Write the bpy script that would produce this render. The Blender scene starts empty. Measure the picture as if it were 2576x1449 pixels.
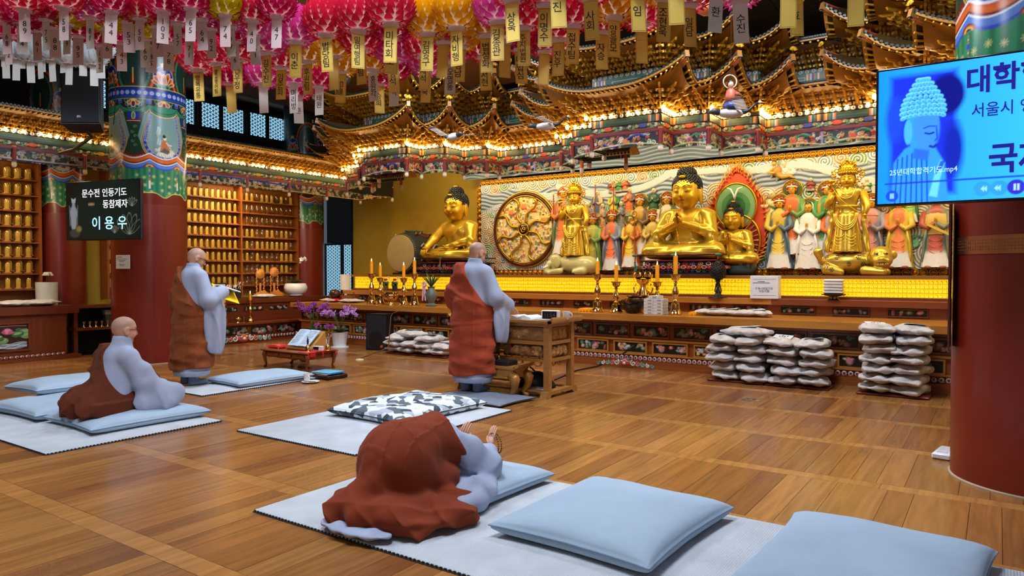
import bpy, math, random
import numpy as np
from mathutils import Vector, Matrix, Euler
random.seed(7); RNG = np.random.default_rng(7)
SC = bpy.context.scene; COL = SC.collection
PI = math.pi
R = math.radians

# ------------------------------------------------------------------ camera, world, large lights, exposure
CAM_H, CAM_F, CAM_YAW, CAM_PITCH = 1.42, 1785.0, 34.4, -1.27
cd = bpy.data.cameras.new('camera'); cam = bpy.data.objects.new('camera', cd); COL.objects.link(cam)
cam.location = (0, 0, CAM_H); cam.rotation_euler = (R(90 + CAM_PITCH), 0, R(CAM_YAW))
cd.sensor_width = 36; cd.lens = CAM_F / 2576 * 36; cd.clip_start = 0.05; cd.clip_end = 100
SC.camera = cam
SC.view_settings.view_transform = 'Standard'; SC.view_settings.look = 'None'
SC.view_settings.gamma = 1; SC.view_settings.use_curve_mapping = False
SC.view_settings.exposure = 0.55
SC.cycles.use_denoising = True
SC.cycles.use_adaptive_sampling = True; SC.cycles.adaptive_threshold = 0.1; SC.cycles.adaptive_min_samples = 12
SC.cycles.max_bounces = 5; SC.cycles.diffuse_bounces = 2; SC.cycles.glossy_bounces = 2
SC.cycles.transmission_bounces = 2; SC.cycles.transparent_max_bounces = 6
SC.cycles.caustics_reflective = False; SC.cycles.caustics_refractive = False
SC.cycles.sample_clamp_indirect = 4
w = bpy.data.worlds.new('World'); SC.world = w; w.use_nodes = True
w.node_tree.nodes['Background'].inputs[0].default_value = (0.55, 0.62, 0.75, 1)
w.node_tree.nodes['Background'].inputs[1].default_value = 0.10

def area(name, loc, target, sx, sy, power, col, spread=180):
    l = bpy.data.lights.new(name, 'AREA'); l.shape = 'RECTANGLE'; l.size = sx; l.size_y = sy
    l.energy = power; l.color = col; l.spread = R(spread)
    o = bpy.data.objects.new(name, l); COL.objects.link(o); o.location = loc
    d = Vector(target) - Vector(loc); o.rotation_euler = d.to_track_quat('-Z', 'Y').to_euler()
    return o
COOL, WARM, NEUT = (0.80, 0.89, 1.0), (1.0, 0.78, 0.45), (1.0, 0.94, 0.84)
# ceiling luminaires over the open hall, daylight from the entrance side, and the altar's own downlights
for cx, cy, p in ((-2.8, 2.4, 140), (-6.6, 1.8, 130), (-2.0, 6.8, 170), (-7.0, 6.8, 170)):
    area('ceiling_light', (cx, cy, 5.45), (cx, cy, 0), 1.6, 1.6, p, COOL)
area('daylight', (4.5, -2.5, 3.2), (-4.5, 5, 0.4), 4.0, 2.6, 50, COOL)
for x0 in (-8.92, -4.3, 0.32):
    area('altar_downlight', (x0, 10.75, 3.70), (x0, 12.0, 2.1), 2.6, 0.3, 36, WARM)
    area('altar_downlight', (x0 + 2.3, 10.75, 3.60), (x0 + 2.3, 12.0, 2.1), 1.8, 0.3, 27, WARM)
area('shelf_downlight', (-13.05, 9.2, 3.34), (-13.7, 9.2, 1.8), 0.3, 3.4, 60, WARM)
area('shelf_downlight', (-13.05, 4.2, 3.34), (-13.7, 4.2, 1.8), 0.3, 3.4, 50, WARM)

# ------------------------------------------------------------------ helpers: colour, materials
def lin(c):
    c = np.asarray(c, float) / 255.0
    return tuple(np.where(c <= 0.04045, c / 12.92, ((c + 0.055) / 1.055) ** 2.4))
MATS = {}
def M(name, col=None, rough=0.5, metal=0.0, var=0.12, scale=8.0, bump=0.0, emit=0.0, stretch=None,
      trans=0.0, alpha=1.0, sheen=0.0, spec=0.5, bscale=None, subs=0.0, coat=0.0):
    """procedural material; col None -> the mesh's 'Col' attribute"""
    if name in MATS: return MATS[name]
    m = bpy.data.materials.new(name); m.use_nodes = True; MATS[name] = m
    nt = m.node_tree; b = nt.nodes['Principled BSDF']
    b.inputs['Roughness'].default_value = rough; b.inputs['Metallic'].default_value = metal
    b.inputs['Transmission Weight'].default_value = trans; b.inputs['Alpha'].default_value = alpha
    b.inputs['Specular IOR Level'].default_value = spec
    if sheen: b.inputs['Sheen Weight'].default_value = sheen
    if coat: b.inputs['Coat Weight'].default_value = coat; b.inputs['Coat Roughness'].default_value = 0.1
    if subs:
        b.inputs['Subsurface Weight'].default_value = subs; b.inputs['Subsurface Radius'].default_value = (0.03, 0.015, 0.01)
    tc = nt.nodes.new('ShaderNodeTexCoord'); mp = nt.nodes.new('ShaderNodeMapping')
    nt.links.new(tc.outputs['Object'], mp.inputs[0])
    if stretch: mp.inputs['Scale'].default_value = stretch
    nz = nt.nodes.new('ShaderNodeTexNoise'); nz.inputs['Scale'].default_value = scale; nz.inputs['Detail'].default_value = 4
    nt.links.new(mp.outputs[0], nz.inputs['Vector'])
    if col is None:
        at = nt.nodes.new('ShaderNodeAttribute'); at.attribute_name = 'Col'; src = at.outputs['Color']
    else:
        rgb = nt.nodes.new('ShaderNodeRGB'); rgb.outputs[0].default_value = (*lin(col), 1); src = rgb.outputs[0]
    mx = nt.nodes.new('ShaderNodeHueSaturation')
    mr = nt.nodes.new('ShaderNodeMapRange'); mr.inputs['From Min'].default_value = 0.3; mr.inputs['From Max'].default_value = 0.7
    mr.inputs['To Min'].default_value = 1 - var; mr.inputs['To Max'].default_value = 1 + var
    nt.links.new(nz.outputs[0], mr.inputs['Value']); nt.links.new(mr.outputs[0], mx.inputs['Value'])
    nt.links.new(src, mx.inputs['Color']); nt.links.new(mx.outputs[0], b.inputs['Base Color'])
    if emit:
        nt.links.new(src, b.inputs['Emission Color']); b.inputs['Emission Strength'].default_value = emit
    if bump:
        n2 = nt.nodes.new('ShaderNodeTexNoise'); n2.inputs['Scale'].default_value = bscale or scale * 4; n2.inputs['Detail'].default_value = 3
        nt.links.new(mp.outputs[0], n2.inputs['Vector'])
        bp = nt.nodes.new('ShaderNodeBump'); bp.inputs['Strength'].default_value = bump; bp.inputs['Distance'].default_value = 0.02
        nt.links.new(n2.outputs[0], bp.inputs['Height']); nt.links.new(bp.outputs[0], b.inputs['Normal'])
    return m

# ------------------------------------------------------------------ helpers: geometry
class G:
    def __init__(s): s.v = []; s.f = []; s.c = []; s.n = 0
    def add(s, V, F, col=(200, 200, 200), M4=None):
        V = np.asarray(V, float).reshape(-1, 3)
        if M4 is not None:
            A = np.array(M4); V = V @ A[:3, :3].T + A[:3, 3]
        o = s.n; s.v.append(V); s.n += len(V)
        s.f += [tuple(int(i) + o for i in f) for f in F]
        c = np.asarray(col, float)
        if c.ndim == 1: c = np.tile(np.array(lin(c)), (len(V), 1))
        s.c.append(c); return s
    def box(s, c, d, col=(200, 200, 200), rz=0, rx=0, ry=0, taper=1.0):
        x, y, z = np.array(d) / 2.0
        V = np.array([(-x, -y, -z), (x, -y, -z), (x, y, -z), (-x, y, -z), (-x, -y, z), (x, -y, z), (x, y, z), (-x, y, z)], float)
        V[4:, :2] *= taper
        Mx = Matrix.Translation(c) @ Euler((rx, ry, rz)).to_matrix().to_4x4()
        return s.add(V, [(0, 3, 2, 1), (4, 5, 6, 7), (0, 1, 5, 4), (1, 2, 6, 5), (2, 3, 7, 6), (3, 0, 4, 7)], col, Mx)
    def bb(s, lo, hi, col=(200, 200, 200)):
        lo = np.array(lo, float); hi = np.array(hi, float); return s.box((lo + hi) / 2, hi - lo, col)
    def rbox(s, c, d, b=0.01, col=(200, 200, 200), rz=0, rx=0, ry=0):
        """box with chamfered vertical edges and top/bottom"""
        x, y, z = np.array(d) / 2.0; b = min(b, x * .9, y * .9, z * .9)
        ring = lambda X, Y, Z: [(-X + b, -Y, Z), (X - b, -Y, Z), (X, -Y + b, Z), (X, Y - b, Z), (X - b, Y, Z), (-X + b, Y, Z), (-X, Y - b, Z), (-X, -Y + b, Z)]
        V = ring(x - b, y - b, -z) + ring(x, y, -z + b) + ring(x, y, z - b) + ring(x - b, y - b, z)
        F = [tuple(range(7, -1, -1)), tuple(range(24, 32))]
        for k in range(3):
            for i in range(8): F.append((k * 8 + i, k * 8 + (i + 1) % 8, k * 8 + 8 + (i + 1) % 8, k * 8 + 8 + i))
        Mx = Matrix.Translation(c) @ Euler((rx, ry, rz)).to_matrix().to_4x4()
        return s.add(V, F, col, Mx)
    def tube(s, P, r, n=8, col=(200, 200, 200), cap=True, flat=1.0, up=(0, 0, 1)):
        P = np.asarray(P, float); m = len(P)
        r = np.full(m, r) if np.isscalar(r) else np.asarray(r, float)
        T = np.gradient(P, axis=0); T /= np.linalg.norm(T, axis=1)[:, None] + 1e-9
        up = np.array(up, float)
        V = []
        a = None
        for i in range(m):
            if a is None:
                a = np.cross(T[i], up)
                if np.linalg.norm(a) < 1e-3: a = np.cross(T[i], (1, 0, 0.01))
            else: a = a - T[i] * a.dot(T[i])
            a = a / (np.linalg.norm(a) + 1e-9); b = np.cross(a, T[i])
            th = np.arange(n) * 2 * PI / n
            V.append(P[i] + r[i] * (np.cos(th)[:, None] * a + flat * np.sin(th)[:, None] * b))
        F = [(i * n + j, (i + 1) * n + j, (i + 1) * n + (j + 1) % n, i * n + (j + 1) % n) for i in range(m - 1) for j in range(n)]
        if cap: F += [tuple(range(n)), tuple(range(m * n - 1, (m - 1) * n - 1, -1))]
        return s.add(np.concatenate(V), F, col)
    def cyl(s, a, b, ra, rb=None, n=12, col=(200, 200, 200)):
        return s.tube([a, b], [ra, ra if rb is None else rb], n, col)
    def lathe(s, prof, c=(0, 0, 0), n=16, col=(200, 200, 200), sx=1.0, sy=1.0, M4=None, lobes=0, amp=0.0, a0=0, a1=2 * PI):
        prof = np.asarray(prof, float); m = len(prof); full = abs(a1 - a0 - 2 * PI) < 1e-6
        k = n if full else n + 1
        th = a0 + (a1 - a0) * np.arange(k) / n
        rr = prof[:, 0][:, None] * (1 + amp * np.cos(lobes * th)[None])
        V = np.stack([rr * np.cos(th) * sx + c[0], rr * np.sin(th) * sy + c[1], np.repeat(prof[:, 1][:, None], k, 1) + c[2]], -1).reshape(-1, 3)
        F = [(i * k + j, i * k + (j + 1) % k, (i + 1) * k + (j + 1) % k, (i + 1) * k + j) for i in range(m - 1) for j in range(n)]
        if full:
            if prof[0, 0] > 1e-6: F.append(tuple(range(k - 1, -1, -1)))
            if prof[-1, 0] > 1e-6: F.append(tuple(range((m - 1) * k, m * k)))
        return s.add(V, F, col, M4)
    def ell(s, c, r, nu=14, nv=9, col=(200, 200, 200), M4=None, rz=0, rx=0, ry=0):
        r = (r, r, r) if np.isscalar(r) else r
        th = np.arange(nu) * 2 * PI / nu; ph = np.linspace(-PI / 2, PI / 2, nv)[1:-1]
        V = [(0, 0, -r[2])] + [(r[0] * math.cos(p) * math.cos(t), r[1] * math.cos(p) * math.sin(t), r[2] * math.sin(p)) for p in ph for t in th] + [(0, 0, r[2])]
        k = nv - 2
        F = [(0, 1 + (j + 1) % nu, 1 + j) for j in range(nu)]
        F += [(1 + i * nu + j, 1 + i * nu + (j + 1) % nu, 1 + (i + 1) * nu + (j + 1) % nu, 1 + (i + 1) * nu + j) for i in range(k - 1) for j in range(nu)]
        F += [(len(V) - 1, 1 + (k - 1) * nu + j, 1 + (k - 1) * nu + (j + 1) % nu) for j in range(nu)]
        Mx = Matrix.Translation(c) @ Euler((rx, ry, rz)).to_matrix().to_4x4()
        if M4 is not None: Mx = Matrix(M4) @ Mx
        return s.add(V, F, col, Mx)
    def prism(s, poly, y0, y1, col=(200, 200, 200), M4=None, plane='xz'):
        n = len(poly); a = np.asarray(poly, float)
        if plane == 'xz': V = np.concatenate([np.c_[a[:, 0], np.full(n, y0), a[:, 1]], np.c_[a[:, 0], np.full(n, y1), a[:, 1]]])
        elif plane == 'yz': V = np.concatenate([np.c_[np.full(n, y0), a], np.c_[np.full(n, y1), a]])
        else: V = np.concatenate([np.c_[a, np.full(n, y0)], np.c_[a, np.full(n, y1)]])
        F = [tuple(range(n)), tuple(range(2 * n - 1, n - 1, -1))] + [(i, i + n, (i + 1) % n + n, (i + 1) % n) for i in range(n)]
        return s.add(V, F, col, M4)
    def torus(s, c, R0, r, n=28, k=8, col=(200, 200, 200), axis='y', sx=1.0, sz=1.0):
        V = []; F = []
        for i in range(n):
            a = 2 * PI * i / n
            for j in range(k):
                b = 2 * PI * j / k; q = R0 + r * math.cos(b)
                p = (q * math.cos(a) * sx, r * math.sin(b), q * math.sin(a) * sz)
                if axis == 'z': p = (p[0], p[2], p[1])
                elif axis == 'x': p = (p[1], p[0], p[2])
                V.append((p[0] + c[0], p[1] + c[1], p[2] + c[2]))
        F = [(i * k + j, i * k + (j + 1) % k, (i + 1) % n * k + (j + 1) % k, (i + 1) % n * k + j) for i in range(n) for j in range(k)]
        return s.add(V, F, col)
    def mesh(s, name, mat, smooth=40):
        me = bpy.data.meshes.new(name)
        V = np.concatenate(s.v) if s.v else np.zeros((0, 3))
        fast_mesh(me, V, s.f)
        a = me.color_attributes.new('Col', 'FLOAT_COLOR', 'POINT')
        a.data.foreach_set('color', np.c_[np.concatenate(s.c), np.ones(len(V))].astype(np.float32).ravel())
        if mat is not None: me.materials.append(mat)
        me.validate()
        if smooth:
            me.shade_smooth()
            if smooth < 180: me.set_sharp_from_angle(angle=R(smooth))
        else: me.shade_flat()
        return me
    def obj(s, name, mat, parent=None, smooth=40, loc=(0, 0, 0), rot=(0, 0, 0)):
        return place(name, s.mesh(name, mat, smooth), parent, loc, rot)

def fast_mesh(me, V, F):
    me.vertices.add(len(V)); me.vertices.foreach_set('co', np.asarray(V, np.float32).ravel())
    ln = np.fromiter((len(f) for f in F), np.int32, len(F)); tot = int(ln.sum())
    me.loops.add(tot); me.loops.foreach_set('vertex_index', np.fromiter((i for f in F for i in f), np.int32, tot))
    me.polygons.add(len(F)); st = np.zeros(len(F), np.int32); st[1:] = np.cumsum(ln)[:-1]
    me.polygons.foreach_set('loop_start', st)
    me.update(calc_edges=True)

def place(name, me, parent=None, loc=(0, 0, 0), rot=(0, 0, 0), scale=None):
    o = bpy.data.objects.new(name, me); COL.objects.link(o); o.location = loc; o.rotation_euler = rot
    if scale is not None: o.scale = (scale,) * 3 if np.isscalar(scale) else scale
    if parent is not None: o.parent = parent
    return o
def tag(o, label=None, cat=None, group=None, kind=None):
    if label: o['label'] = label
    if cat: o['category'] = cat
    if group: o['group'] = group
    if kind: o['kind'] = kind
    return o
def thing(name, label, cat, loc=(0, 0, 0), rz=0, group=None, kind=None):
    o = place(name, None, None, loc, (0, 0, rz)); o.empty_display_size = 0.1
    return tag(o, label, cat, group, kind)
def children(o): return [c for c in o.children]
def copy_tree(o, parent=None):
    c = o.copy(); COL.objects.link(c); c.parent = parent
    for ch in list(o.children): copy_tree(ch, c)
    return c
def ray(px, py):
    c = Vector(((px - 1288) / CAM_F, -(py - 724.5) / CAM_F, -1))
    return Euler((R(90 + CAM_PITCH), 0, R(CAM_YAW))).to_matrix() @ c
def P(px, py, z=None, X=None, Y=None, D=None):
    """a point of the hall seen in direction (px, py), at a known height / wall plane / depth"""
    d = ray(px, py)
    if z is not None: t = (z - CAM_H) / d.z
    elif X is not None: t = X / d.x
    elif Y is not None: t = Y / d.y
    else: t = D
    return Vector((d.x * t, d.y * t, CAM_H + d.z * t))

# text: queued as font curves and turned into meshes in one go at the end
TEXTQ = []
def text(s, size, mat, parent, loc, rot, name='lettering', space=1.0, align='CENTER', bold=0.0, vert=False, ext=0.0004, sx=1.0):
    if vert: s = '\n'.join(s)
    cu = bpy.data.curves.new('lettering', 'FONT'); cu.body = s; cu.size = size; cu.align_x = align; cu.align_y = 'CENTER'
    cu.space_line = space; cu.resolution_u = 2; cu.extrude = ext; cu.offset = bold * size
    o = bpy.data.objects.new(name + '_curve', cu); o.location = loc; o.rotation_euler = rot; o.parent = parent; o.scale = (sx, 1, 1)
    TEXTQ.append((o, mat, name)); return o
def flush_text():
    for o, mat, name in TEXTQ:
        me = bpy.data.meshes.new_from_object(o); me.materials.clear(); me.materials.append(mat)
        if len(me.vertices): place(name, me, o.parent, o.location, o.rotation_euler, tuple(o.scale))
    bpy.data.batch_remove([o for o, _, _ in TEXTQ] + [o.data for o, _, _ in TEXTQ])

# flat paint on a fine grid (column decoration, screens, carved panels): colour and optional relief
class Canvas:
    def __init__(s, w, h, nx, ny, bg=(0, 0, 0), x0=None, z0=0.0):
        s.w, s.h, s.nx, s.ny = w, h, nx, ny; x0 = -w / 2 if x0 is None else x0
        s.X, s.Z = np.meshgrid(x0 + np.linspace(0, w, nx), z0 + np.linspace(0, h, ny))
        s.C = np.tile(np.array(lin(bg)), (ny, nx, 1)); s.H = np.zeros((ny, nx)); s.px = max(w / nx, h / ny)
    def view(s, x0, z0, x1, z1):
        """the part of the canvas inside a box, sharing its arrays"""
        xs, zs = s.X[0], s.Z[:, 0]; m = 2 * s.px
        i0, i1 = np.searchsorted(xs, (x0 - m, x1 + m)); j0, j1 = np.searchsorted(zs, (z0 - m, z1 + m))
        v = Canvas.__new__(Canvas); q = (slice(j0, j1), slice(i0, i1)); v.px = s.px
        v.X, v.Z, v.C, v.H = s.X[q], s.Z[q], s.C[q], s.H[q]; return v
    def paint(s, d, col, hgt=None, soft=1.0, alpha=1.0):
        a = np.clip(0.5 - d / (s.px * soft), 0, 1) * alpha; s.C[...] = s.C * (1 - a[..., None]) + np.array(lin(col)) * a[..., None]
        if hgt is not None: s.H[...] = np.where(a > 0.5, hgt if not callable(hgt) else hgt(-d), s.H)
        return s
    def dell(s, cx, cz, rx, rz, rot=0):
        x, z = s.X - cx, s.Z - cz; c, n = math.cos(rot), math.sin(rot); x, z = c * x + n * z, -n * x + c * z
        k = np.sqrt((x / rx) ** 2 + (z / rz) ** 2); return (k - 1) * min(rx, rz)
    def ell(s, cx, cz, rx, rz, col, rot=0, **k):
        m = max(rx, rz); v = s.view(cx - m, cz - m, cx + m, cz + m); v.paint(v.dell(cx, cz, rx, rz, rot), col, **k); return s
    def dline(s, pts):
        d = np.full(s.X.shape, 1e9)
        for (ax, az), (bx, bz) in zip(pts[:-1], pts[1:]):
            ux, uz = bx - ax, bz - az; L = ux * ux + uz * uz + 1e-12
            t = np.clip(((s.X - ax) * ux + (s.Z - az) * uz) / L, 0, 1)
            d = np.minimum(d, (s.X - ax - t * ux) ** 2 + (s.Z - az - t * uz) ** 2)
        return np.sqrt(d)
    def box_of(s, pts, r=0):
        a = np.asarray(pts, float); return s.view(a[:, 0].min() - r, a[:, 1].min() - r, a[:, 0].max() + r, a[:, 1].max() + r)
    def line(s, pts, r, col, **k):
        v = s.box_of(pts, r)
        if v.X.size: v.paint(v.dline(pts) - r, col, **k)
        return s
    def dpoly(s, pts):
        ins = np.zeros(s.X.shape, bool); n = len(pts)
        for i in range(n):
            (ax, az), (bx, bz) = pts[i], pts[(i + 1) % n]
            if az == bz: continue
            ins ^= ((s.Z < az) != (s.Z < bz)) & (s.X < (bx - ax) * (s.Z - az) / (bz - az) + ax)
        d = s.dline(list(pts) + [pts[0]]); return np.where(ins, -d, d)
    def poly(s, pts, col, **k):
        v = s.box_of(pts)
        if v.X.size: v.paint(v.dpoly(pts), col, **k)
        return s
    def rect(s, x0, z0, x1, z1, col, **k):
        d = np.maximum(np.maximum(x0 - s.X, s.X - x1), np.maximum(z0 - s.Z, s.Z - z1)); return s.paint(d, col, **k)
    def spiral(s, cx, cz, r, turns, th0, lw, col, sgn=1, **k):
        a = np.linspace(0, 1, 14 * int(max(1, turns)) + 8)
        return s.line([(cx + r * (1 - t) * math.cos(th0 + sgn * t * turns * 2 * PI), cz + r * (1 - t) * math.sin(th0 + sgn * t * turns * 2 * PI)) for t in a], lw, col, **k)
    def mesh(s, name, mat, fn, smooth=True):
        """fn(X, Z, H) -> (N,3) positions"""
        V = fn(s.X.ravel(), s.Z.ravel(), s.H.ravel()); nx, ny = s.nx, s.ny
        i = (np.arange(ny - 1)[:, None] * nx + np.arange(nx - 1)[None]).ravel()
        F = np.stack([i, i + 1, i + nx + 1, i + nx], 1).astype(np.int32)
        me = bpy.data.meshes.new(name); me.vertices.add(len(V)); me.vertices.foreach_set('co', V.astype(np.float32).ravel())
        me.loops.add(F.size); me.loops.foreach_set('vertex_index', F.ravel()); me.polygons.add(len(F))
        me.polygons.foreach_set('loop_start', np.arange(len(F), dtype=np.int32) * 4); me.update(calc_edges=True)
        a = me.color_attributes.new('Col', 'FLOAT_COLOR', 'POINT')
        a.data.foreach_set('color', np.c_[s.C.reshape(-1, 3), np.ones(len(V))].astype(np.float32).ravel())
        me.materials.append(mat)
        if smooth: me.shade_smooth()
        return me

# signed-distance bodies: smooth unions on a grid, surface nets
def sd_cap(Pn, a, b, ra, rb):
    a = np.array(a, np.float32); b = np.array(b, np.float32); ab = b - a
    q = Pn - a; t = np.clip((q @ ab) / (ab @ ab + 1e-9), 0, 1)
    return np.linalg.norm(q - t[..., None] * ab, axis=-1) - (ra + t * (rb - ra))
def sd_ell(Pn, c, r, rot=None):
    q = Pn - np.array(c, np.float32)
    if rot is not None: q = q @ np.array(Euler(rot).to_matrix(), np.float32)
    r = np.array(r, np.float32); k0 = np.linalg.norm(q / r, axis=-1); k1 = np.linalg.norm(q / (r * r), axis=-1) + 1e-9
    return k0 * (k0 - 1) / k1
def sd_box(Pn, c, r, rnd=0.0, rot=None):
    q = Pn - np.array(c, np.float32)
    if rot is not None: q = q @ np.array(Euler(rot).to_matrix(), np.float32)
    q = np.abs(q) - (np.array(r, np.float32) - rnd)
    return np.linalg.norm(np.maximum(q, 0), axis=-1) + np.minimum(q.max(-1), 0) - rnd
def smin(a, b, k): 
    if k <= 0: return np.minimum(a, b)
    h = np.clip(0.5 + 0.5 * (b - a) / k, 0, 1); return b + (a - b) * h - k * h * (1 - h)
def smax(a, b, k): return -smin(-a, -b, k)
def sunion(k, *ds):
    d = ds[0]
    for e in ds[1:]: d = smin(d, e, k)
    return d
def sd_arrays(fn, lo, hi, h):
    lo = np.array(lo, np.float32); hi = np.array(hi, np.float32); n = np.ceil((hi - lo) / h).astype(int) + 1
    B = 6; nb = -(-n // B); F = np.empty(nb * B, np.float32)       # evaluate finely only in blocks near the surface
    cb = np.stack(np.meshgrid(*[lo[i] + h * (B * np.arange(nb[i]) + (B - 1) / 2) for i in range(3)], indexing='ij'), -1).astype(np.float32)
    Fc = fn(cb).astype(np.float32); near = np.abs(Fc) < 1.5 * B * h + .03
    F[...] = np.repeat(np.repeat(np.repeat(Fc, B, 0), B, 1), B, 2)
    o3 = np.stack(np.meshgrid(*[np.arange(B)] * 3, indexing='ij'), -1).reshape(-1, 3); bi = np.argwhere(near)
    for k in range(0, len(bi), 1500):
        ii = (bi[k:k + 1500, None] * B + o3[None]).reshape(-1, 3); F[tuple(ii.T)] = fn((lo + h * ii).astype(np.float32))
    F = np.ascontiguousarray(F[:n[0], :n[1], :n[2]])
    F[0] = F[-1] = 1; F[:, 0] = F[:, -1] = 1; F[:, :, 0] = F[:, :, -1] = 1
    S = F < 0; c = n - 1
    pos = np.zeros((*c, 3), np.float32); cnt = np.zeros(c, np.float32)
    cor = [(i, j, k) for i in (0, 1) for j in (0, 1) for k in (0, 1)]
    sl = lambda o: tuple(slice(o[i], o[i] + c[i]) for i in range(3))
    for a in cor:
        for d in range(3):
            if a[d]: continue
            b = list(a); b[d] = 1; b = tuple(b)
            Fa, Fb = F[sl(a)], F[sl(b)]; cr = (Fa < 0) != (Fb < 0)
            t = np.where(cr, Fa / np.where(cr, Fa - Fb, 1), 0)
            for q in range(3): pos[..., q] += cr * (a[q] + (t if q == d else 0))
            cnt += cr
    act = cnt > 0; idx = np.full(c, -1, np.int64); idx[act] = np.arange(act.sum())
    V = lo + h * (np.argwhere(act) + pos[act] / cnt[act][:, None])
    quads = []
    for d in range(3):
        e, g = [(1, 2), (2, 0), (0, 1)][d]
        A = S; sh = [slice(None)] * 3; sh2 = [slice(None)] * 3; sh[d] = slice(0, -1); sh2[d] = slice(1, None)
        cr = S[tuple(sh)] != S[tuple(sh2)]; ii = np.argwhere(cr)
        ok = (ii[:, e] > 0) & (ii[:, g] > 0) & (ii[:, e] < c[e]) & (ii[:, g] < c[g]); ii = ii[ok]
        ins = S[tuple(ii.T)]
        def cell(de, dg):
            q = ii.copy(); q[:, e] += de; q[:, g] += dg; return idx[tuple(q.T)]
        Q = np.stack([cell(-1, -1), cell(0, -1), cell(0, 0), cell(-1, 0)], 1)
        Q[~ins] = Q[~ins][:, ::-1]; quads.append(Q)
    Q = np.concatenate(quads); Q = Q[(Q >= 0).all(1)].astype(np.int32)
    return V, Q
def sd_mesh(name, fn, lo, hi, h, mat, col=None, colfn=None, smooth=True):
    V, Q = sd_arrays(fn, lo, hi, h)
    me = bpy.data.meshes.new(name); me.vertices.add(len(V)); me.vertices.foreach_set('co', V.astype(np.float32).ravel())
    me.loops.add(Q.size); me.loops.foreach_set('vertex_index', Q.ravel()); me.polygons.add(len(Q))
    me.polygons.foreach_set('loop_start', np.arange(len(Q), dtype=np.int32) * 4); me.update(calc_edges=True)
    cc = np.tile(np.array(lin(col if col is not None else (200, 200, 200))), (len(V), 1))
    if colfn is not None: cc = colfn(V, cc)
    a = me.color_attributes.new('Col', 'FLOAT_COLOR', 'POINT'); a.data.foreach_set('color', np.c_[cc, np.ones(len(V))].astype(np.float32).ravel())
    me.materials.append(mat)
    if smooth: me.shade_smooth()
    return me
# ------------------------------------------------------------------ materials used widely
def wood(name, col, rough=0.4, var=0.18, axis='x', coat=0.0, sc=6.0):
    st = {'x': (0.12, 1, 1), 'y': (1, 0.12, 1), 'z': (1, 1, 0.12)}[axis]
    return M(name, col, rough=rough, var=var, scale=sc * 3, stretch=st, bump=0.08, coat=coat)
VC = M('painted_wood', None, rough=0.42, var=0.05, scale=30)
VCG = M('lacquered_paint', None, rough=0.22, var=0.04, scale=30)
VCM = M('matte_paint', None, rough=0.7, var=0.05, scale=20)
GOLD = M('gold_leaf', (212, 160, 32), rough=0.30, metal=0.85, var=0.08, scale=6, bump=0.05, bscale=40)
GOLDB = M('gilded_timber', (226, 168, 44), rough=0.36, metal=0.3, var=0.15, scale=14)
GOLDD = M('aged_gilding', (150, 104, 26), rough=0.42, metal=0.5, var=0.18, scale=12)
BRASS = M('polished_brass', (214, 176, 110), rough=0.12, metal=1.0, var=0.05, scale=10)
BLACK = M('black_plastic', (16, 18, 24), rough=0.45, var=0.1, scale=30)
DARK = M('dark_void', (12, 11, 12), rough=0.8, var=0.1)
REDP = M('red_lacquer', (118, 31, 19), rough=0.33, var=0.06, scale=3, coat=0.15)
YELW = M('ochre_plaster', (196, 158, 44), rough=0.75, var=0.05, scale=4, bump=0.05)
WOODR = wood('altar_wood_x', (150, 78, 32), 0.33, 0.16, 'x', 0.2)
WOODY = wood('altar_wood_y', (118, 56, 26), 0.35, 0.16, 'y', 0.2)
WOODZ = wood('altar_wood_z', (138, 70, 30), 0.38, 0.16, 'z')
WOODL = wood('light_ledge_wood', (184, 118, 46), 0.3, 0.14, 'x', 0.3)
DESKW = wood('desk_wood', (176, 122, 60), 0.4, 0.14, 'x', 0.1)
WHITE = M('white_ceramic', (235, 236, 238), rough=0.2, var=0.03)
PAPER = M('paper', (232, 236, 242), rough=0.8, var=0.03)
INK = M('ink', (22, 20, 20), rough=0.7, var=0.05)
def glassmat(name, col, fac):
    m = bpy.data.materials.new(name); m.use_nodes = True; nt = m.node_tree; nt.nodes.clear()
    o = nt.nodes.new('ShaderNodeOutputMaterial'); a = nt.nodes.new('ShaderNodeBsdfTransparent'); g = nt.nodes.new('ShaderNodeBsdfGlossy')
    g.inputs['Roughness'].default_value = 0.08; g.inputs['Color'].default_value = (*lin(col), 1)
    fr = nt.nodes.new('ShaderNodeLayerWeight'); fr.inputs[0].default_value = 0.35
    mr = nt.nodes.new('ShaderNodeMapRange'); mr.inputs['To Min'].default_value = fac; mr.inputs['To Max'].default_value = 0.8
    nt.links.new(fr.outputs['Facing'], mr.inputs['Value'])
    mx = nt.nodes.new('ShaderNodeMixShader'); nt.links.new(mr.outputs[0], mx.inputs[0])
    nt.links.new(a.outputs[0], mx.inputs[1]); nt.links.new(g.outputs[0], mx.inputs[2]); nt.links.new(mx.outputs[0], o.inputs[0])
    return m
GLASS = glassmat('clear_glass', (255, 240, 215), 0.10)

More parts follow.
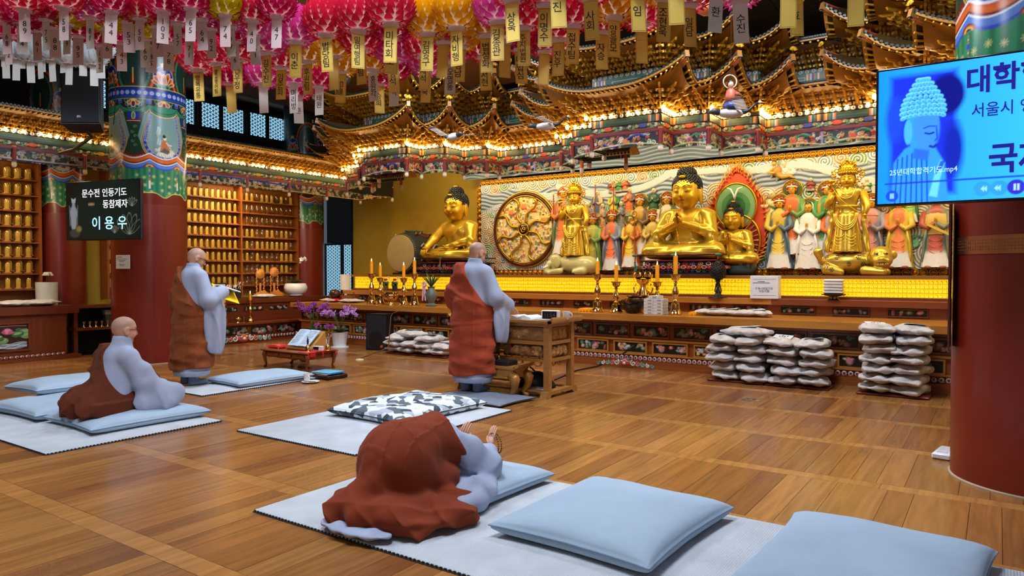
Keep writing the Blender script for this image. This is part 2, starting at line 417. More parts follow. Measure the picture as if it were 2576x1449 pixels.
# ------------------------------------------------------------------ floor: boards between cross strips
def floor_mat():
    m = bpy.data.materials.new('floor_timber'); m.use_nodes = True; nt = m.node_tree; b = nt.nodes['Principled BSDF']
    at = nt.nodes.new('ShaderNodeAttribute'); at.attribute_name = 'Col'
    ge = nt.nodes.new('ShaderNodeNewGeometry'); mp = nt.nodes.new('ShaderNodeMapping'); mp.inputs['Scale'].default_value = (14, 0.9, 1)
    nt.links.new(ge.outputs['Position'], mp.inputs[0])
    ad = nt.nodes.new('ShaderNodeVectorMath'); ad.operation = 'MULTIPLY_ADD'; ad.inputs[1].default_value = (37, 91, 53)
    nt.links.new(at.outputs['Color'], ad.inputs[0]); nt.links.new(mp.outputs[0], ad.inputs[2])
    nz = nt.nodes.new('ShaderNodeTexNoise'); nz.inputs['Scale'].default_value = 1.6; nz.inputs['Detail'].default_value = 6; nz.inputs['Distortion'].default_value = 0.6
    nt.links.new(ad.outputs[0], nz.inputs['Vector'])
    mr = nt.nodes.new('ShaderNodeMapRange'); mr.inputs['From Min'].default_value = 0.3; mr.inputs['From Max'].default_value = 0.72
    mr.inputs['To Min'].default_value = 0.72; mr.inputs['To Max'].default_value = 1.2; nt.links.new(nz.outputs[0], mr.inputs['Value'])
    hs = nt.nodes.new('ShaderNodeHueSaturation'); nt.links.new(at.outputs['Color'], hs.inputs['Color']); nt.links.new(mr.outputs[0], hs.inputs['Value'])
    nt.links.new(hs.outputs[0], b.inputs['Base Color'])
    b.inputs['Roughness'].default_value = 0.22; b.inputs['Specular IOR Level'].default_value = 0.45
    return m
FLOORM = floor_mat()
floor = place('floor', None); tag(floor, 'brown varnished timber floor laid in boards between cross strips', kind='structure')
g = G(); g.bb((-15.2, -4.2, -0.06), (6, 13.6, -0.022), (60, 34, 16)); g.obj('subfloor', M('subfloor', (52, 30, 16), rough=0.8), floor)
strips = [-1.3, -0.2, 0.9, 1.95, 2.98, 4.1, 5.25, 6.4, 7.55, 8.7, 9.8]
boards = []
for a, b in zip(strips[:-1], strips[1:]):
    sw = 0.065
    x = -12.9 + random.random() * 0.1
    while x < 4.5:
        wd = random.choice((0.15, 0.16, 0.17, 0.3))
        boards.append((x, a + sw, x + wd, b - sw)); x += wd
    x = -12.9
    while x < 4.5:
        L = random.uniform(0.9, 1.6); boards.append((x, b - sw, x + L, b + sw, 1)); x += L
tones = [(176, 112, 48), (170, 106, 45), (182, 118, 52), (166, 102, 43), (174, 109, 48), (160, 96, 41), (186, 122, 56), (146, 86, 40)]
rs = random.Random(3); rest = G(); near = []
for bd in boards:
    cx, cy = (bd[0] + bd[2]) / 2, (bd[1] + bd[3]) / 2
    dpt = -0.565 * cx + 0.825 * cy; lat = 0.825 * cx + 0.565 * cy
    vis = dpt > 2.6 and abs(lat) < dpt * 0.76
    near.append((dpt if vis else 99, bd))
near.sort(key=lambda q: q[0])
for k, (d, bd) in enumerate(near):
    c = (np.array(tones[min(7, int(rs.random() ** 1.3 * 8))]) * (.90, .93, 1.0) + (0, 1, 6)) * rs.uniform(0.93, 1.05)
    if len(bd) > 4: c = np.array((172, 118, 62)) * rs.uniform(.97, 1.03)
    q = G() if k < 300 else rest
    q.bb((bd[0] + .0012, bd[1] + .0012, -0.022), (bd[2] - .0012, bd[3] - .0012, rs.uniform(-.0008, 0)), c)
    if k < 300: q.obj('plank', FLOORM, floor, 0)
tag(rest.obj('far_planks', FLOORM, floor, 0), kind='stuff')

# ------------------------------------------------------------------ walls, ceiling
def struct(name, g, mat, label=None, smooth=0):
    o = g.obj(name, mat, None, smooth); tag(o, label, kind='structure'); return o
g = G(); g.bb((-14.2, -4, 0), (-13.85, 11.3, 3.85)); struct('wall_left', g, YELW, 'ochre yellow plaster wall behind the memorial shelves')
g = G(); g.bb((-15.3, -4, 3.9), (-15.05, 13.6, 5.5)); g.bb((-15.3, -4, 3.86), (-13.85, 11.3, 3.95)); struct('wall_clerestory', g, M('dark_timber', (20, 12, 12), rough=0.6), 'dark timber wall around the high lattice windows')
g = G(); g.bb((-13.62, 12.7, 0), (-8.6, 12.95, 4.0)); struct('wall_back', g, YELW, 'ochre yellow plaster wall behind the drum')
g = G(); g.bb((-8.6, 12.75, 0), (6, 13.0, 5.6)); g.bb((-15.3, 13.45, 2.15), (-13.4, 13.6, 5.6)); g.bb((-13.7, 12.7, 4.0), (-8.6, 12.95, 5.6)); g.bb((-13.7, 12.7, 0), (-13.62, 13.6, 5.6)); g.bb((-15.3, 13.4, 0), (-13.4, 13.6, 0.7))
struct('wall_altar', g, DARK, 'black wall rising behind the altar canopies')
g = G(); g.bb((5.6, -4.2, 0), (5.8, 13.6, 5.6)); struct('wall_right', g, M('cream_wall', (190, 170, 140), rough=0.8))
g = G(); g.bb((-15.2, -4.3, 0), (6, -4.1, 5.6)); struct('wall_front', g, M('cream_wall', (190, 170, 140), rough=0.8))
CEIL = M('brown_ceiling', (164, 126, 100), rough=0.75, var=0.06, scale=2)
ce = place('ceiling', None); tag(ce, 'brown panelled ceiling above the lanterns', kind='structure')
for i, x in enumerate(np.arange(-15.3, 6, 1.775)):
    for y in np.arange(-4.3, 13.6, 1.79):
        g = G(); g.bb((x + .006, y + .006, 5.5), (x + 1.769, y + 1.784, 5.56)); g.obj('ceiling_panel', CEIL if y < 7.5 or x < -9 else DARK, ce, 0)  # near-black panels by the altar: darkness overhead is put into their colour
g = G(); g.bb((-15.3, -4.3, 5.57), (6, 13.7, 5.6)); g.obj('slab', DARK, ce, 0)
g = G(); g.bb((-13.4, 8.3, 5.2), (-12.2, 11.6, 5.5)); g.obj('dropped_beam', CEIL, ce, 0)
g = G(); g.bb((-12.2, -4, 5.28), (-11.3, 9.9, 5.5)); g.obj('dropped_beam', CEIL, ce, 0)

# ------------------------------------------------------------------ lattice windows (paper panes lit by daylight)
PANE = M('daylit_paper', (150, 205, 235), rough=0.6, var=0.06, scale=3, emit=0.85)
FRAMEB = M('dark_window_frame', (16, 18, 22), rough=0.5)
def lattice(w, h, cell):
    g = G(); hw, hh = w / 2, h / 2
    for ang in (90, 30, -30):
        a = R(ang); d = np.array((math.cos(a), math.sin(a))); nrm = np.array((-d[1], d[0])); step = cell * 0.866
        for k in range(-60, 61):
            c = nrm * k * step; t0, t1 = -9.0, 9.0
            for q, lim in ((0, hw), (1, hh)):
                if abs(d[q]) < 1e-6:
                    if abs(c[q]) > lim: t0, t1 = 1, 0
                else:
                    u0, u1 = sorted(((-lim - c[q]) / d[q], (lim - c[q]) / d[q])); t0, t1 = max(t0, u0), min(t1, u1)
            if t1 - t0 > 0.01:
                p0, p1 = c + d * t0, c + d * t1
                g.tube([(p0[0], 0, p0[1]), (p1[0], 0, p1[1])], 0.007, 4)
    return g
def window(n, w, h, loc, rz, label):
    t = place('window_%d' % n, None, None, loc, (0, 0, rz)); tag(t, label, kind='structure')
    g = G(); g.bb((-w / 2, 0.012, -h / 2), (w / 2, 0.022, h / 2)); g.obj('pane', PANE, t, 0)
    tag(lattice(w, h, 0.085).obj('lattice', FRAMEB, t, 0))
    g = G()
    for s in (-1, 1): g.box((s * (w / 2 + .02), 0, 0), (.05, .05, h + .09)); g.box((0, 0, s * (h / 2 + .02)), (w, .05, .05))
    g.obj('frame', FRAMEB, t, 0)
n = 1
for k, nth in enumerate(('behind the wall speaker', 'hidden by the left column', 'right of the painted left column', 'beside the far column', 'past the far column')):
    y = 6.85 + 1.27 * k
    window(n, 0.46, 0.56, (-15.0, y + .23, 5.02), PI / 2, 'high lattice window, left leaf of the pair ' + nth); n += 1
    window(n, 0.56, 0.56, (-15.0, y + .82, 5.02), PI / 2, 'high lattice window, right leaf of the pair ' + nth); n += 1
window(n, 0.6, 1.5, (-15.1, 13.36, 1.42), 0, 'tall blue lattice door leaf next to the far red column'); n += 1
window(n, 0.62, 1.5, (-14.4, 13.36, 1.42), 0, 'tall blue lattice door leaf in the middle behind the candles'); n += 1
window(n, 0.36, 1.5, (-13.85, 13.36, 1.42), 0, 'narrow blue lattice door leaf beside the yellow wall'); n += 1
g = G(); g.bb((-15.3, 13.3, 2.22), (-13.65, 13.34, 3.7)); t = g.obj('dark_glass_panel', M('black_glass', (8, 10, 14), rough=0.1), None, 0)
tag(t, 'large dark glass panel above the blue lattice doors', 'panel')
t = thing('paper_notice', 'blank white notice taped to the blue lattice door post', 'notice', (-14.06, 13.27, 1.82)); g = G(); g.rbox((0, 0, 0), (.2, .004, .2), .002); g.obj('sheet', PAPER, t)
g = G(); g.box((0, -.004, .09), (.06, .003, .02), (225, 225, 215)); g.obj('tape', VC, t)

# ------------------------------------------------------------------ painted columns
def column_canvas():
    per = 0.864; cv = Canvas(per, 2.6, 128, 370, (28, 66, 58), z0=2.46)
    X, Z = cv.X, cv.Z
    GR1, GR2, GR3 = (24, 62, 54), (58, 140, 112), (110, 170, 140); BL, BL2, OR, RD, GD, WH = (26, 52, 160), (86, 130, 214), (226, 104, 32), (120, 30, 22), (236, 206, 110), (232, 236, 240)
    def alt(f):
        for dx in (-per, 0, per): f(dx)
    # top zone: dark swirling green, orange arcs
    for dx in (-.432, .432):
        for k, c in enumerate((OR, RD, GR2, GR1)): cv.paint(np.abs(cv.dell(dx, 4.5, .30 - .035 * k, .44 - .04 * k)) - .016, c)
        cv.poly([(dx - .05, 4.28), (dx, 4.5), (dx + .05, 4.28)], RD); cv.line([(dx, 4.3), (dx, 4.52)], .008, GD)
    for k in range(15):
        a = PI * k / 14; cv.line([(0.13 * math.cos(a), 4.36 + .13 * math.sin(a)), (.25 * math.cos(a), 4.36 + .3 * math.sin(a))], .007, (40, 96, 84))
    # lotus on blue disc
    cv.ell(0, 4.42, .155, .17, WH); cv.ell(0, 4.42, .148, .163, BL)
    for a, L, wd in ((-75, .17, .04), (75, .17, .04), (-50, .18, .045), (50, .18, .045), (-24, .2, .05), (24, .2, .05), (0, .16, .05)):
        r = R(a); c0 = (L / 2 * math.sin(r), 4.3 + L / 2 * math.cos(r))
        for q, c in ((1.18, GD), (1.05, WH), (.95, OR), (.5, RD)): cv.ell(c0[0], c0[1], wd * q * .8, L / 2 * q, c, rot=-r)
    for sx in (-1, 0, 1):
        cv.ell(sx * .055, 4.275, .045, .04, GR3); cv.ell(sx * .055, 4.275, .035, .03, GR2); cv.ell(sx * .055, 4.27, .018, .016, GR1)
    cv.poly([(-.03, 4.56), (0, 4.6), (.03, 4.56), (.05, 4.62), (0, 4.65), (-.05, 4.62)], GD)
    # roundel band
    cv.rect(-1, 4.05, 1, 4.245, GD); cv.rect(-1, 4.06, 1, 4.235, GR1); cv.rect(-1, 4.075, 1, 4.222, BL); cv.rect(-1, 4.08, 1, 4.10, (54, 84, 190)); 
    for k in range(-5, 6):
        x = k * per / 10
        for r_, c in ((.04, (70, 110, 210)), (.03, (150, 176, 226)), (.02, WH), (.009, (30, 20, 50))): cv.ell(x, 4.15, r_, r_, c)
    # flowers and valance
    cv.rect(-1, 3.78, 1, 4.05, (44, 40, 44))
    cv.rect(-1, 3.0, 1, 3.86, (122, 156, 158))
    sc = 3.93 - .10 * np.abs(np.cos(X * PI / .432)) ** .6
    for o, c in ((-.035, GD), (-.02, GR1), (-.012, GR2), (.02, GR1), (.03, GR2), (.06, (44, 40, 44))): cv.paint(np.maximum(sc + o - Z, Z - 4.05), c)
    for cx in (-.432, 0, .432):
        for k in range(7):
            a = PI + PI * k / 6; cv.ell(cx + .11 * math.cos(a), 4.03 + .11 * math.sin(a), .03, .03, GR3); cv.ell(cx + .11 * math.cos(a), 4.03 + .11 * math.sin(a), .02, .02, GR1)
        for a, c in ((-60, OR), (60, OR), (0, RD)):
            r = R(a); cv.ell(cx + .05 * math.sin(r), 4.03 - .05 * math.cos(r), .034, .055, WH, rot=r); cv.ell(cx + .05 * math.sin(r), 4.03 - .05 * math.cos(r), .026, .047, c, rot=r)
        cv.ell(cx, 4.035, .03, .02, GD)
    for cx in (-.216, .216): cv.rect(cx - .035, 3.99, cx + .035, 4.05, BL2); cv.rect(cx - .03, 4.0, cx + .03, 4.02, (40, 70, 190))
    # hourglass between the medallions
    for s in (-1, 1):
        x0 = s * .432
        cv.poly([(x0 - .16, 3.86), (x0 + .16, 3.86), (x0 + .06, 3.5), (x0 + .2, 3.12), (x0 - .2, 3.12), (x0 - .06, 3.5)], (34, 66, 50))
        cv.poly([(x0 - .1, 3.85), (x0 + .1, 3.85), (x0 + .07, 3.74), (x0 - .07, 3.74)], BL)
        cv.ell(x0, 3.8, .03, .06, GD); cv.ell(x0, 3.8, .02, .05, GR2)
        cv.rect(x0 - .1, 3.70, x0 + .1, 3.745, RD); cv.rect(x0 - .1, 3.718, x0 + .1, 3.724, WH)
        for k in range(5): cv.spiral(x0 + .02 * (-1) ** k, 3.63 - .07 * k, .028, 1.2, 0, .004, (110, 150, 110), sgn=(-1) ** k)
        cv.poly([(x0 - .17, 3.28), (x0, 3.2), (x0 + .17, 3.28), (x0 + .2, 3.16), (x0, 3.08), (x0 - .2, 3.16)], RD)
        for k in range(-3, 4): cv.spiral(x0 + k * .045, 3.2 - .012 * (3 - abs(k)), .018, 1.3, 0, .004, (190, 110, 70))
    # teardrop medallions
    def tear(o):
        pts = [((.30 + o) * math.cos(a), 3.43 + (.29 + o) * math.sin(a)) for a in np.linspace(PI, 2 * PI, 24)]
        side = [((.30 + o) * (1 - .42 * u ** 1.4 * (1.6 - .6 * u)), 3.43 + .5 * u) for u in np.linspace(0, 1, 14)]
        return pts + side + [(-x, z) for x, z in reversed(side)]
    for o, c in ((.03, GD), (.022, (30, 70, 60)), (.010, GD), (.002, BL)): cv.poly(tear(o), c)
    band = tear(-.025)
    for k in range(0, len(band) - 14, 2): cv.spiral(band[k][0], band[k][1], .02, 1.3, k, .0045, (130, 160, 226))
    for k in range(24, 38): [cv.spiral(s_ * band[k][0], band[k][1], .02, 1.3, k, .0045, (130, 160, 226)) for s_ in (-1, 1)]
    for o, c in ((-.048, GD), (-.056, (60, 100, 100)), (-.062, (124, 160, 160))): cv.poly(tear(o), c)
    m = np.maximum(sc + .0 - Z, Z - 4.05)
    for o, c in ((-.035, GD), (-.02, GR1), (-.012, GR2), (.02, GR1), (.03, GR2), (.06, (44, 40, 44))):
        cv.paint(np.maximum(np.maximum(sc + o - Z, Z - 3.96), np.abs(X) - .2), c) if o < .06 else None
    # seated flying musician on a cloud
    for k in range(6): cv.line([(-.07 + .012 * math.sin(t * 2 + k) - .006 * k, 3.38 + .06 * t) for t in np.linspace(0, 4.5, 14)], .0035, (200, 216, 214))
    for k in range(34):
        a = R(200 + k * 10); rr = .05 + .055 * ((k * 7) % 5) / 4; cv.ell(.01 + 1.3 * rr * math.cos(a), 3.27 + .7 * rr * math.sin(a), .024, .022, (236, 234, 216)); cv.spiral(.01 + 1.3 * rr * math.cos(a), 3.27 + .7 * rr * math.sin(a), .018, 1.2, a, .0025, (96, 120, 124))
    cv.paint(np.abs(cv.dell(-.01, 3.5, .075, .055)) - .007, (150, 170, 130))
    cv.poly([(-.07, 3.28), (-.05, 3.4), (-.015, 3.46), (.03, 3.44), (.05, 3.36), (.1, 3.33), (.06, 3.27)], (196, 116, 58)); cv.poly([(-.07, 3.27), (.0, 3.34), (.09, 3.29), (.05, 3.245)], (112, 92, 96))
    cv.ell(.008, 3.485, .024, .03, (240, 226, 208)); cv.ell(-.002, 3.508, .026, .02, (28, 24, 30)); cv.ell(-.004, 3.53, .012, .012, (28, 24, 30)); cv.ell(.085, 3.385, .035, .012, (236, 230, 216)); cv.line([(.03, 3.42), (.08, 3.38)], .01, (236, 216, 196))
    # orange / blue swags
    def swag(zt, th, cols, off):
        for cx in ((-.432, 0, .432) if not off else (-.648, -.216, .216, .648)):
            z = zt - .075 * np.cos(np.clip((X - cx) / .216, -1, 1) * PI / 2)
            for k, c in enumerate(cols):
                d = np.maximum(np.abs(Z - (z - th * (k + .5) / len(cols))) - th / len(cols) / 2 - .001, np.abs(X - cx) - .216); cv.paint(d, c)
    cv.rect(-1, 2.6, 1, 3.03, GR2)
    swag(3.245, .115, (WH, (214, 90, 34), OR, OR, RD, WH), False)
    swag(3.135, .13, (BL2, BL2, (46, 78, 196), BL2, WH), False)
    # curtain: folds, stars, tassels, scalloped hem
    cur = Z < 3.06 - .075 * np.abs(np.cos(X * PI / .432))
    f = 0.5 + 0.5 * np.sin(X * 2 * PI / .0864 + np.sin(X * 40) * .4)
    base = np.array(lin((40, 134, 92))) * (0.72 + .5 * f[..., None]); cv.C = np.where((cur & (Z > 2.46))[..., None], base, cv.C)
    rr = random.Random(4)
    for k in range(22):
        x, z = -.41 + .82 * (k % 8) / 7 + rr.uniform(-.02, .02), 2.66 + .11 * (k // 8) + rr.uniform(-.03, .03)
        for q in range(4): a = q * PI / 4; cv.line([(x - .026 * math.cos(a), z - .026 * math.sin(a)), (x + .026 * math.cos(a), z + .026 * math.sin(a))], .003, (214, 214, 140))
    for cx in (-.432, 0, .432):
        for k in range(3): cv.paint(np.maximum(np.abs(cv.dell(cx + .1, 2.56, .09 - .025 * k, .07 - .02 * k)) - .004, 2.57 - Z), (150, 190, 130))
    for cx in (-.216, .216):
        for k in range(6): cv.ell(cx, 3.0 - .022 * k, .008, .008, (230, 200, 110) if k % 2 else (216, 120, 70))
        cv.ell(cx, 2.93, .016, .02, (50, 80, 200)); cv.ell(cx, 2.84, .016, .024, OR); cv.rect(cx - .014, 2.70, cx + .014, 2.82, (232, 226, 218))
        for r_, c in ((.075, RD), (.06, OR), (.045, GD), (.03, GR1)): cv.paint(np.maximum(cv.dell(cx, 3.03, r_, r_ * .7), 3.03 - Z), c)
    hem = 2.57 + .07 * np.abs(np.sin((X) * PI / .432)) ** 3 - .015 * np.cos(X * 4 * PI / .432)
    for o, c in ((.02, GD), (.006, (40, 20, 14)), (-.006, (118, 32, 20))): cv.paint(Z - hem - o, c)
    return cv
CVC = column_canvas()
def column_mesh(r):
    cv = Canvas(4 * CVC.w, CVC.h, CVC.nx * 4 - 3, CVC.ny, (0, 0, 0), z0=2.46)
    i = np.arange(cv.nx) % (CVC.nx - 1); cv.C = CVC.C[:, i]
    th = lambda X: -(X / CVC.w) * PI / 2
    return cv.mesh('painted_band', VCG, lambda X, Z, H: np.c_[r * np.sin(-th(X)), -r * np.cos(th(X)), Z])
COLM = column_mesh(0.55)
def column(loc, r, label, turn=0):
    t = thing('column', label, 'column', (*loc, 0), turn); s = r / .55
    place('painted_band', COLM, t, scale=(s, s, 1))
    g = G(); g.lathe([(r, 0.012), (r, 2.47)], n=64); g.obj('shaft', REDP, t, 60)
    g = G(); g.lathe([(r + .012, 0), (r + .012, .01), (r, .016)], n=64); g.obj('base_ring', M('base_ring_metal', (170, 150, 120), rough=.4), t)
    g = G(); g.lathe([(r, 5.05), (r, 5.49)], n=48); g.obj('head', M('column_head', (40, 28, 24), rough=.5), t, 60)
    return t
LC = column((-11.2, 6.1), .55, 'thick red column with painted lotus and medallion bands, left screen mounted on it', R(40))
RC = column((.28, 5.98), .55, 'thick dark red column at the right edge with a copper band', R(10))
column((-13.95, 5.95), .42, 'red painted column between the yellow wall strips behind the left screen', R(30))
column((-13.9, 11.38), .46, 'far red painted column beside the blue lattice doors', R(62))
# ------------------------------------------------------------------ carved and painted panels (shared relief meshes)
PAL_F = [(206, 106, 116), (226, 160, 150), (60, 122, 84), (86, 150, 110), (190, 196, 190), (196, 120, 60), (60, 84, 120), (220, 190, 110)]
def carved(w, h, seed, bg=(22, 18, 16), pal=PAL_F, n=None, dens=0.011, depth=.016):
    rr = random.Random(seed); cv = Canvas(w, h, max(12, int(w / dens)), max(10, int(h / dens)), bg, z0=-h / 2)
    cv.H[:] = 0
    n = n or int(w * h * 220)
    for k in range(n):
        x, z = rr.uniform(-w / 2 + .03, w / 2 - .03), rr.uniform(-h / 2 + .025, h / 2 - .025); c = rr.choice(pal); q = rr.random()
        if q < .55:
            r_ = rr.uniform(.025, .055) * min(1, h / .17); cv.spiral(x, z, r_, 1.3, rr.uniform(0, 6), .0075, c, sgn=rr.choice((-1, 1)), hgt=depth * .6)
            cv.spiral(x, z, r_, 1.3, rr.uniform(0, 6), .003, tuple(min(255, v + 50) for v in c), hgt=depth * .8)
        elif q < .8:
            a = rr.uniform(0, PI); cv.ell(x, z, .04, .014, c, rot=a, hgt=depth * .8); cv.ell(x, z, .03, .006, tuple(v * .7 for v in c), rot=a, hgt=depth)
        else:
            for p in range(6): a = p * PI / 3; cv.ell(x + .02 * math.cos(a), z + .016 * math.sin(a), .014, .011, c, hgt=depth)
            cv.ell(x, z, .009, .008, (236, 214, 120), hgt=depth * 1.2)
    e = np.minimum(np.minimum(cv.X + w / 2, w / 2 - cv.X), np.minimum(cv.Z + h / 2, h / 2 - cv.Z)); cv.H[e < .006] = 0
    return cv.mesh('carving', VC, lambda X, Z, H: np.c_[X, -H, Z])
BROWNP = [(120, 70, 50), (150, 84, 70), (90, 100, 70), (70, 60, 52), (170, 120, 100), (100, 54, 44)]
PAN_A = [carved(.53, .15, 10 + k, pal=BROWNP + PAL_F[:4]) for k in range(3)]
PAN_B = [carved(.50, .14, 20 + k) for k in range(4)]
PAN_C = [carved(.46, .085, 30 + k, pal=[(96, 150, 120), (60, 110, 84), (216, 150, 150), (150, 190, 160)] if k % 2 else [(170, 170, 176), (206, 110, 80), (120, 120, 130), (190, 150, 120)]) for k in range(4)]

# ------------------------------------------------------------------ lower altar along the back wall
AX0, AX1 = -12.2, 4.2
LY, LZ = 9.75, .70
al = thing('lower_altar', 'long carved wooden altar table with painted flower panels along the back wall', 'altar', (-4.3, LY, 0))
def L(x): return x + 4.3
g = G(); g.bb((L(AX0) + .1, .06, .06), (L(AX1), 1.2, LZ)); g.obj('body', WOODR, al, 0)
g = G(); g.bb((L(AX0), -.14, LZ), (L(AX1), 1.15, LZ + .092)); g.obj('ledge', WOODL, al, 0)
g = G(); g.bb((L(AX0) + .04, -.08, LZ - .035), (L(AX1), .1, LZ)); g.obj('ledge_moulding', WOODY, al, 0)
g = G(); g.bb((L(AX0), -.05, 0), (L(AX1), .2, .05)); g.bb((L(AX0), -.02, .05), (L(AX1), .2, .105)); g.obj('plinth', WOODR, al, 0)
g = G(); g.bb((L(AX0) + .08, .02, .40), (L(AX1), .08, .43)); g.bb((L(AX0) + .08, .02, .185), (L(AX1), .08, .205)); g.obj('rail', WOODL, al, 0)
def framed(parent, me, loc, w, h, fmat, fw=.022):
    g = G()
    for s in (-1, 1): g.box((s * (w / 2 + fw / 2), -.012, 0), (fw, .03, h + 2 * fw)); g.box((0, -.012, s * (h / 2 + fw / 2)), (w, .03, fw))
    f = g.obj('panel_frame', fmat, parent, 0, loc)
    place('carved_panel', me, f, (0, -.004, 0)); return f
fmA = {}
for k in range(25):
    x = -12.2 + .42 + .63 * k
    if x > 3.8: break
    framed(al, PAN_A[k % 3], (L(x), .055, .545), .53, .15, WOODY)
    if k % 1 == 0: framed(al, PAN_B[k % 4], (L(x + .3), .05, .297), .50, .14, WOODL)
# lotus petal band (white and red petals), one part
g = G()
for k in range(int((AX1 - AX0) / .075)):
    x = L(AX0) + .04 + .075 * k
    g.ell((x, -.012, .145), (.034, .022, .034), 8, 5, (214, 200, 200)); g.ell((x, -.026, .150), (.018, .014, .018), 6, 5, (176, 44, 32))
tag(g.obj('petal_band', VC, al), kind='stuff')
# sea-creature scroll carving at the foot of the altar
def floor_scroll(loc, rz, sc, label):
    t = thing('scroll_carving', label, 'carving', loc, rz); g = G()
    g.ell((0, 0, .07), (.11, .03, .065), 14, 8, (206, 84, 64)); g.ell((0, -.03, .06), (.03, .02, .025), 8, 6, (226, 226, 216))
    for s in (-1, 1):
        g.ell((s * .045, -.03, .09), (.02, .012, .016), 8, 6, (240, 236, 226)); g.ell((s * .045, -.042, .09), (.009, .006, .009), 6, 5, (20, 20, 24))
        g.ell((s * .06, -.01, .125), (.03, .02, .02), 8, 6, (60, 130, 110))
    g.obj('face', VC, t)
    for s in (-1, 1):
        for k in range(5):
            c = ((226, 222, 220), (214, 130, 120), (120, 190, 180), (226, 222, 220), (96, 160, 150))[k]; cx = s * (.15 + .085 * k); r = .05 - .005 * k
            p = [(cx + s * r * (1 - a / 2.2) * math.cos(a * 4.4 + 2), 0, .065 - .008 * k + r * (1 - a / 2.2) * math.sin(a * 4.4 + 2)) for a in np.linspace(0, 2, 18)]
            q = G(); q.tube(p, np.linspace(.013, .005, 18), 6, c); q.obj('scroll', VC, t)
    t.scale = (sc,) * 3
floor_scroll(P(1572, 908, Y=9.62) * 1, 0, .9, 'red and white painted scroll carving at the foot of the main altar')
bpy.data.objects['scroll_carving'].location.z = .02
# ------------------------------------------------------------------ upper altar tier
UY = 10.9
ua = thing('upper_altar', 'upper wooden altar step with small carved panels and a gold row of tiny Buddhas', 'altar', (-4.3, UY, .792))
g = G(); g.bb((L(AX0) + .3, 0, 0), (L(AX1), .12, .16)); g.obj('riser', WOODR, ua, 0)
g = G(); g.bb((L(AX0) + .3, -.12, .15), (L(-2.75), .25, .235)); g.obj('ledge', WOODL, ua, 0)
g = G(); g.bb((L(-2.745), -.12, .15), (L(AX1), .25, .235)); g.obj('ledge', wood('ledge_red_wood', (128, 62, 28), .35, .15, 'x', .2), ua, 0)
for k in range(22):
    x = -11.5 + .70 * k
    if x > 3.8: break
    framed(ua, PAN_C[k % 4], (L(x), -.005, .075), .46, .085, WOODY, .012)
g = G(); g.bb((L(AX0) + .3, .16, .235), (L(AX1), .30, .275)); g.obj('skirting', WOODY, ua, 0)
BGLOW = M('glowing_amber', (250, 205, 20), rough=.4, var=.03, emit=.55)  # yellow glow is put into the material; nothing lights it from behind
g = G(); g.bb((L(AX0) + .35, .2, .275), (L(AX1), .26, .53)); g.obj('glowing_panel', BGLOW, ua, 0)
BG2 = M('tiny_buddha_gold', (255, 214, 40), rough=.25, metal=.4, var=.05, emit=.18)  # the gold figures get a faint glow of their own too
g = G(); n = 0
for r_ in range(4):
    z = .285 + .062 * r_
    g.bb((L(AX0) + .35, .175, z - .008), (L(AX1), .2, z), (150, 100, 20))
    for k in range(int((AX1 - AX0 - .4) / .052)):
        x = L(AX0) + .4 + .052 * k
        if x > L(1.2): break
        g.lathe([(.021, 0), (.019, .012), (.009, .024), (.012, .034), (.0, .045)], (x, .184, z), 5, (230, 180, 40))
tag(g.obj('tiny_buddhas', BG2, ua, 60), kind='stuff')
g = G(); g.bb((L(AX0) + .3, .14, .53), (L(AX1), 1.8, .58)); g.obj('platform', wood('platform_wood', (150, 96, 36), .35, .12, 'x', .2), ua, 0)
PZ = .792 + .58          # platform top, 1.372

# ------------------------------------------------------------------ altar canopies: stepped eaves, brackets, lamps, painted friezes
CGR, CTEAL, CRED, CORG, CBLU, CCRM, CLIL = (30, 66, 46), (70, 140, 110), (120, 26, 30), (214, 96, 44), (40, 56, 140), (238, 214, 190), (150, 146, 186)
def bracket_mesh(angs, reach=1.0, tiers=5, name='bracket'):
    g = G()
    for a in angs:
        A = Matrix.Rotation(a, 4, 'Z')
        for k in range(tiers):
            z = k * .048; r_ = (.05 + .085 * k) * reach
            g.prism([(.05, z), (-r_, z), (-r_ - .03, z + .012), (-r_ - .052, z + .046), (-r_ - .03, z + .040), (-r_ + .015, z + .034), (.05, z + .034)], -.013, .013, (212, 160, 50), A, 'yz')
            if k < tiers - 1:
                g.add(*_blk((0, -r_ + .01, z + .04), (.1, .022, .02)), (190, 136, 40), A)
                for s in (-1, 1): g.add(*_blk((s * .04, -r_ + .01, z + .024), (.026, .03, .02)), (224, 176, 70), A)
    return g.mesh(name, GOLDB, 0)
def _blk(c, d):
    x, y, z = np.array(d) / 2; V = np.array([(-x, -y, -z), (x, -y, -z), (x, y, -z), (-x, y, -z), (-x, -y, z), (x, -y, z), (x, y, z), (-x, y, z)]) + np.array(c)
    return V, [(0, 3, 2, 1), (4, 5, 6, 7), (0, 1, 5, 4), (1, 2, 6, 5), (2, 3, 7, 6), (3, 0, 4, 7)]
BR_S = bracket_mesh((0,)); BR_C = bracket_mesh([R(a) for a in (-50, -25, 0, 25, 50)], 1.15, name='corner_bracket')
gg = G(); gg.tube([(0, 0, 0), (0, 0, .72), (0, 0, 1)], [.017, .0165, .013], 8); RAFT = gg.mesh('rafter', GOLDB, 60)
RAFT_D = gg.mesh('rafter', GOLDD, 60)
BULB = M('lamp_glow', (255, 214, 140), emit=42, var=.02)
gg = G(); gg.lathe([(.0, -.034), (.014, -.03), (.021, -.012), (.018, .008), (.011, .02)], n=10); BULBM = gg.mesh('lamp_bulb', BULB, 180)
gg = G(); gg.lathe([(.016, -.16), (.028, -.15), (.036, -.12), (.03, -.095), (.034, -.085)], n=10, col=CCRM, lobes=5, amp=.10)
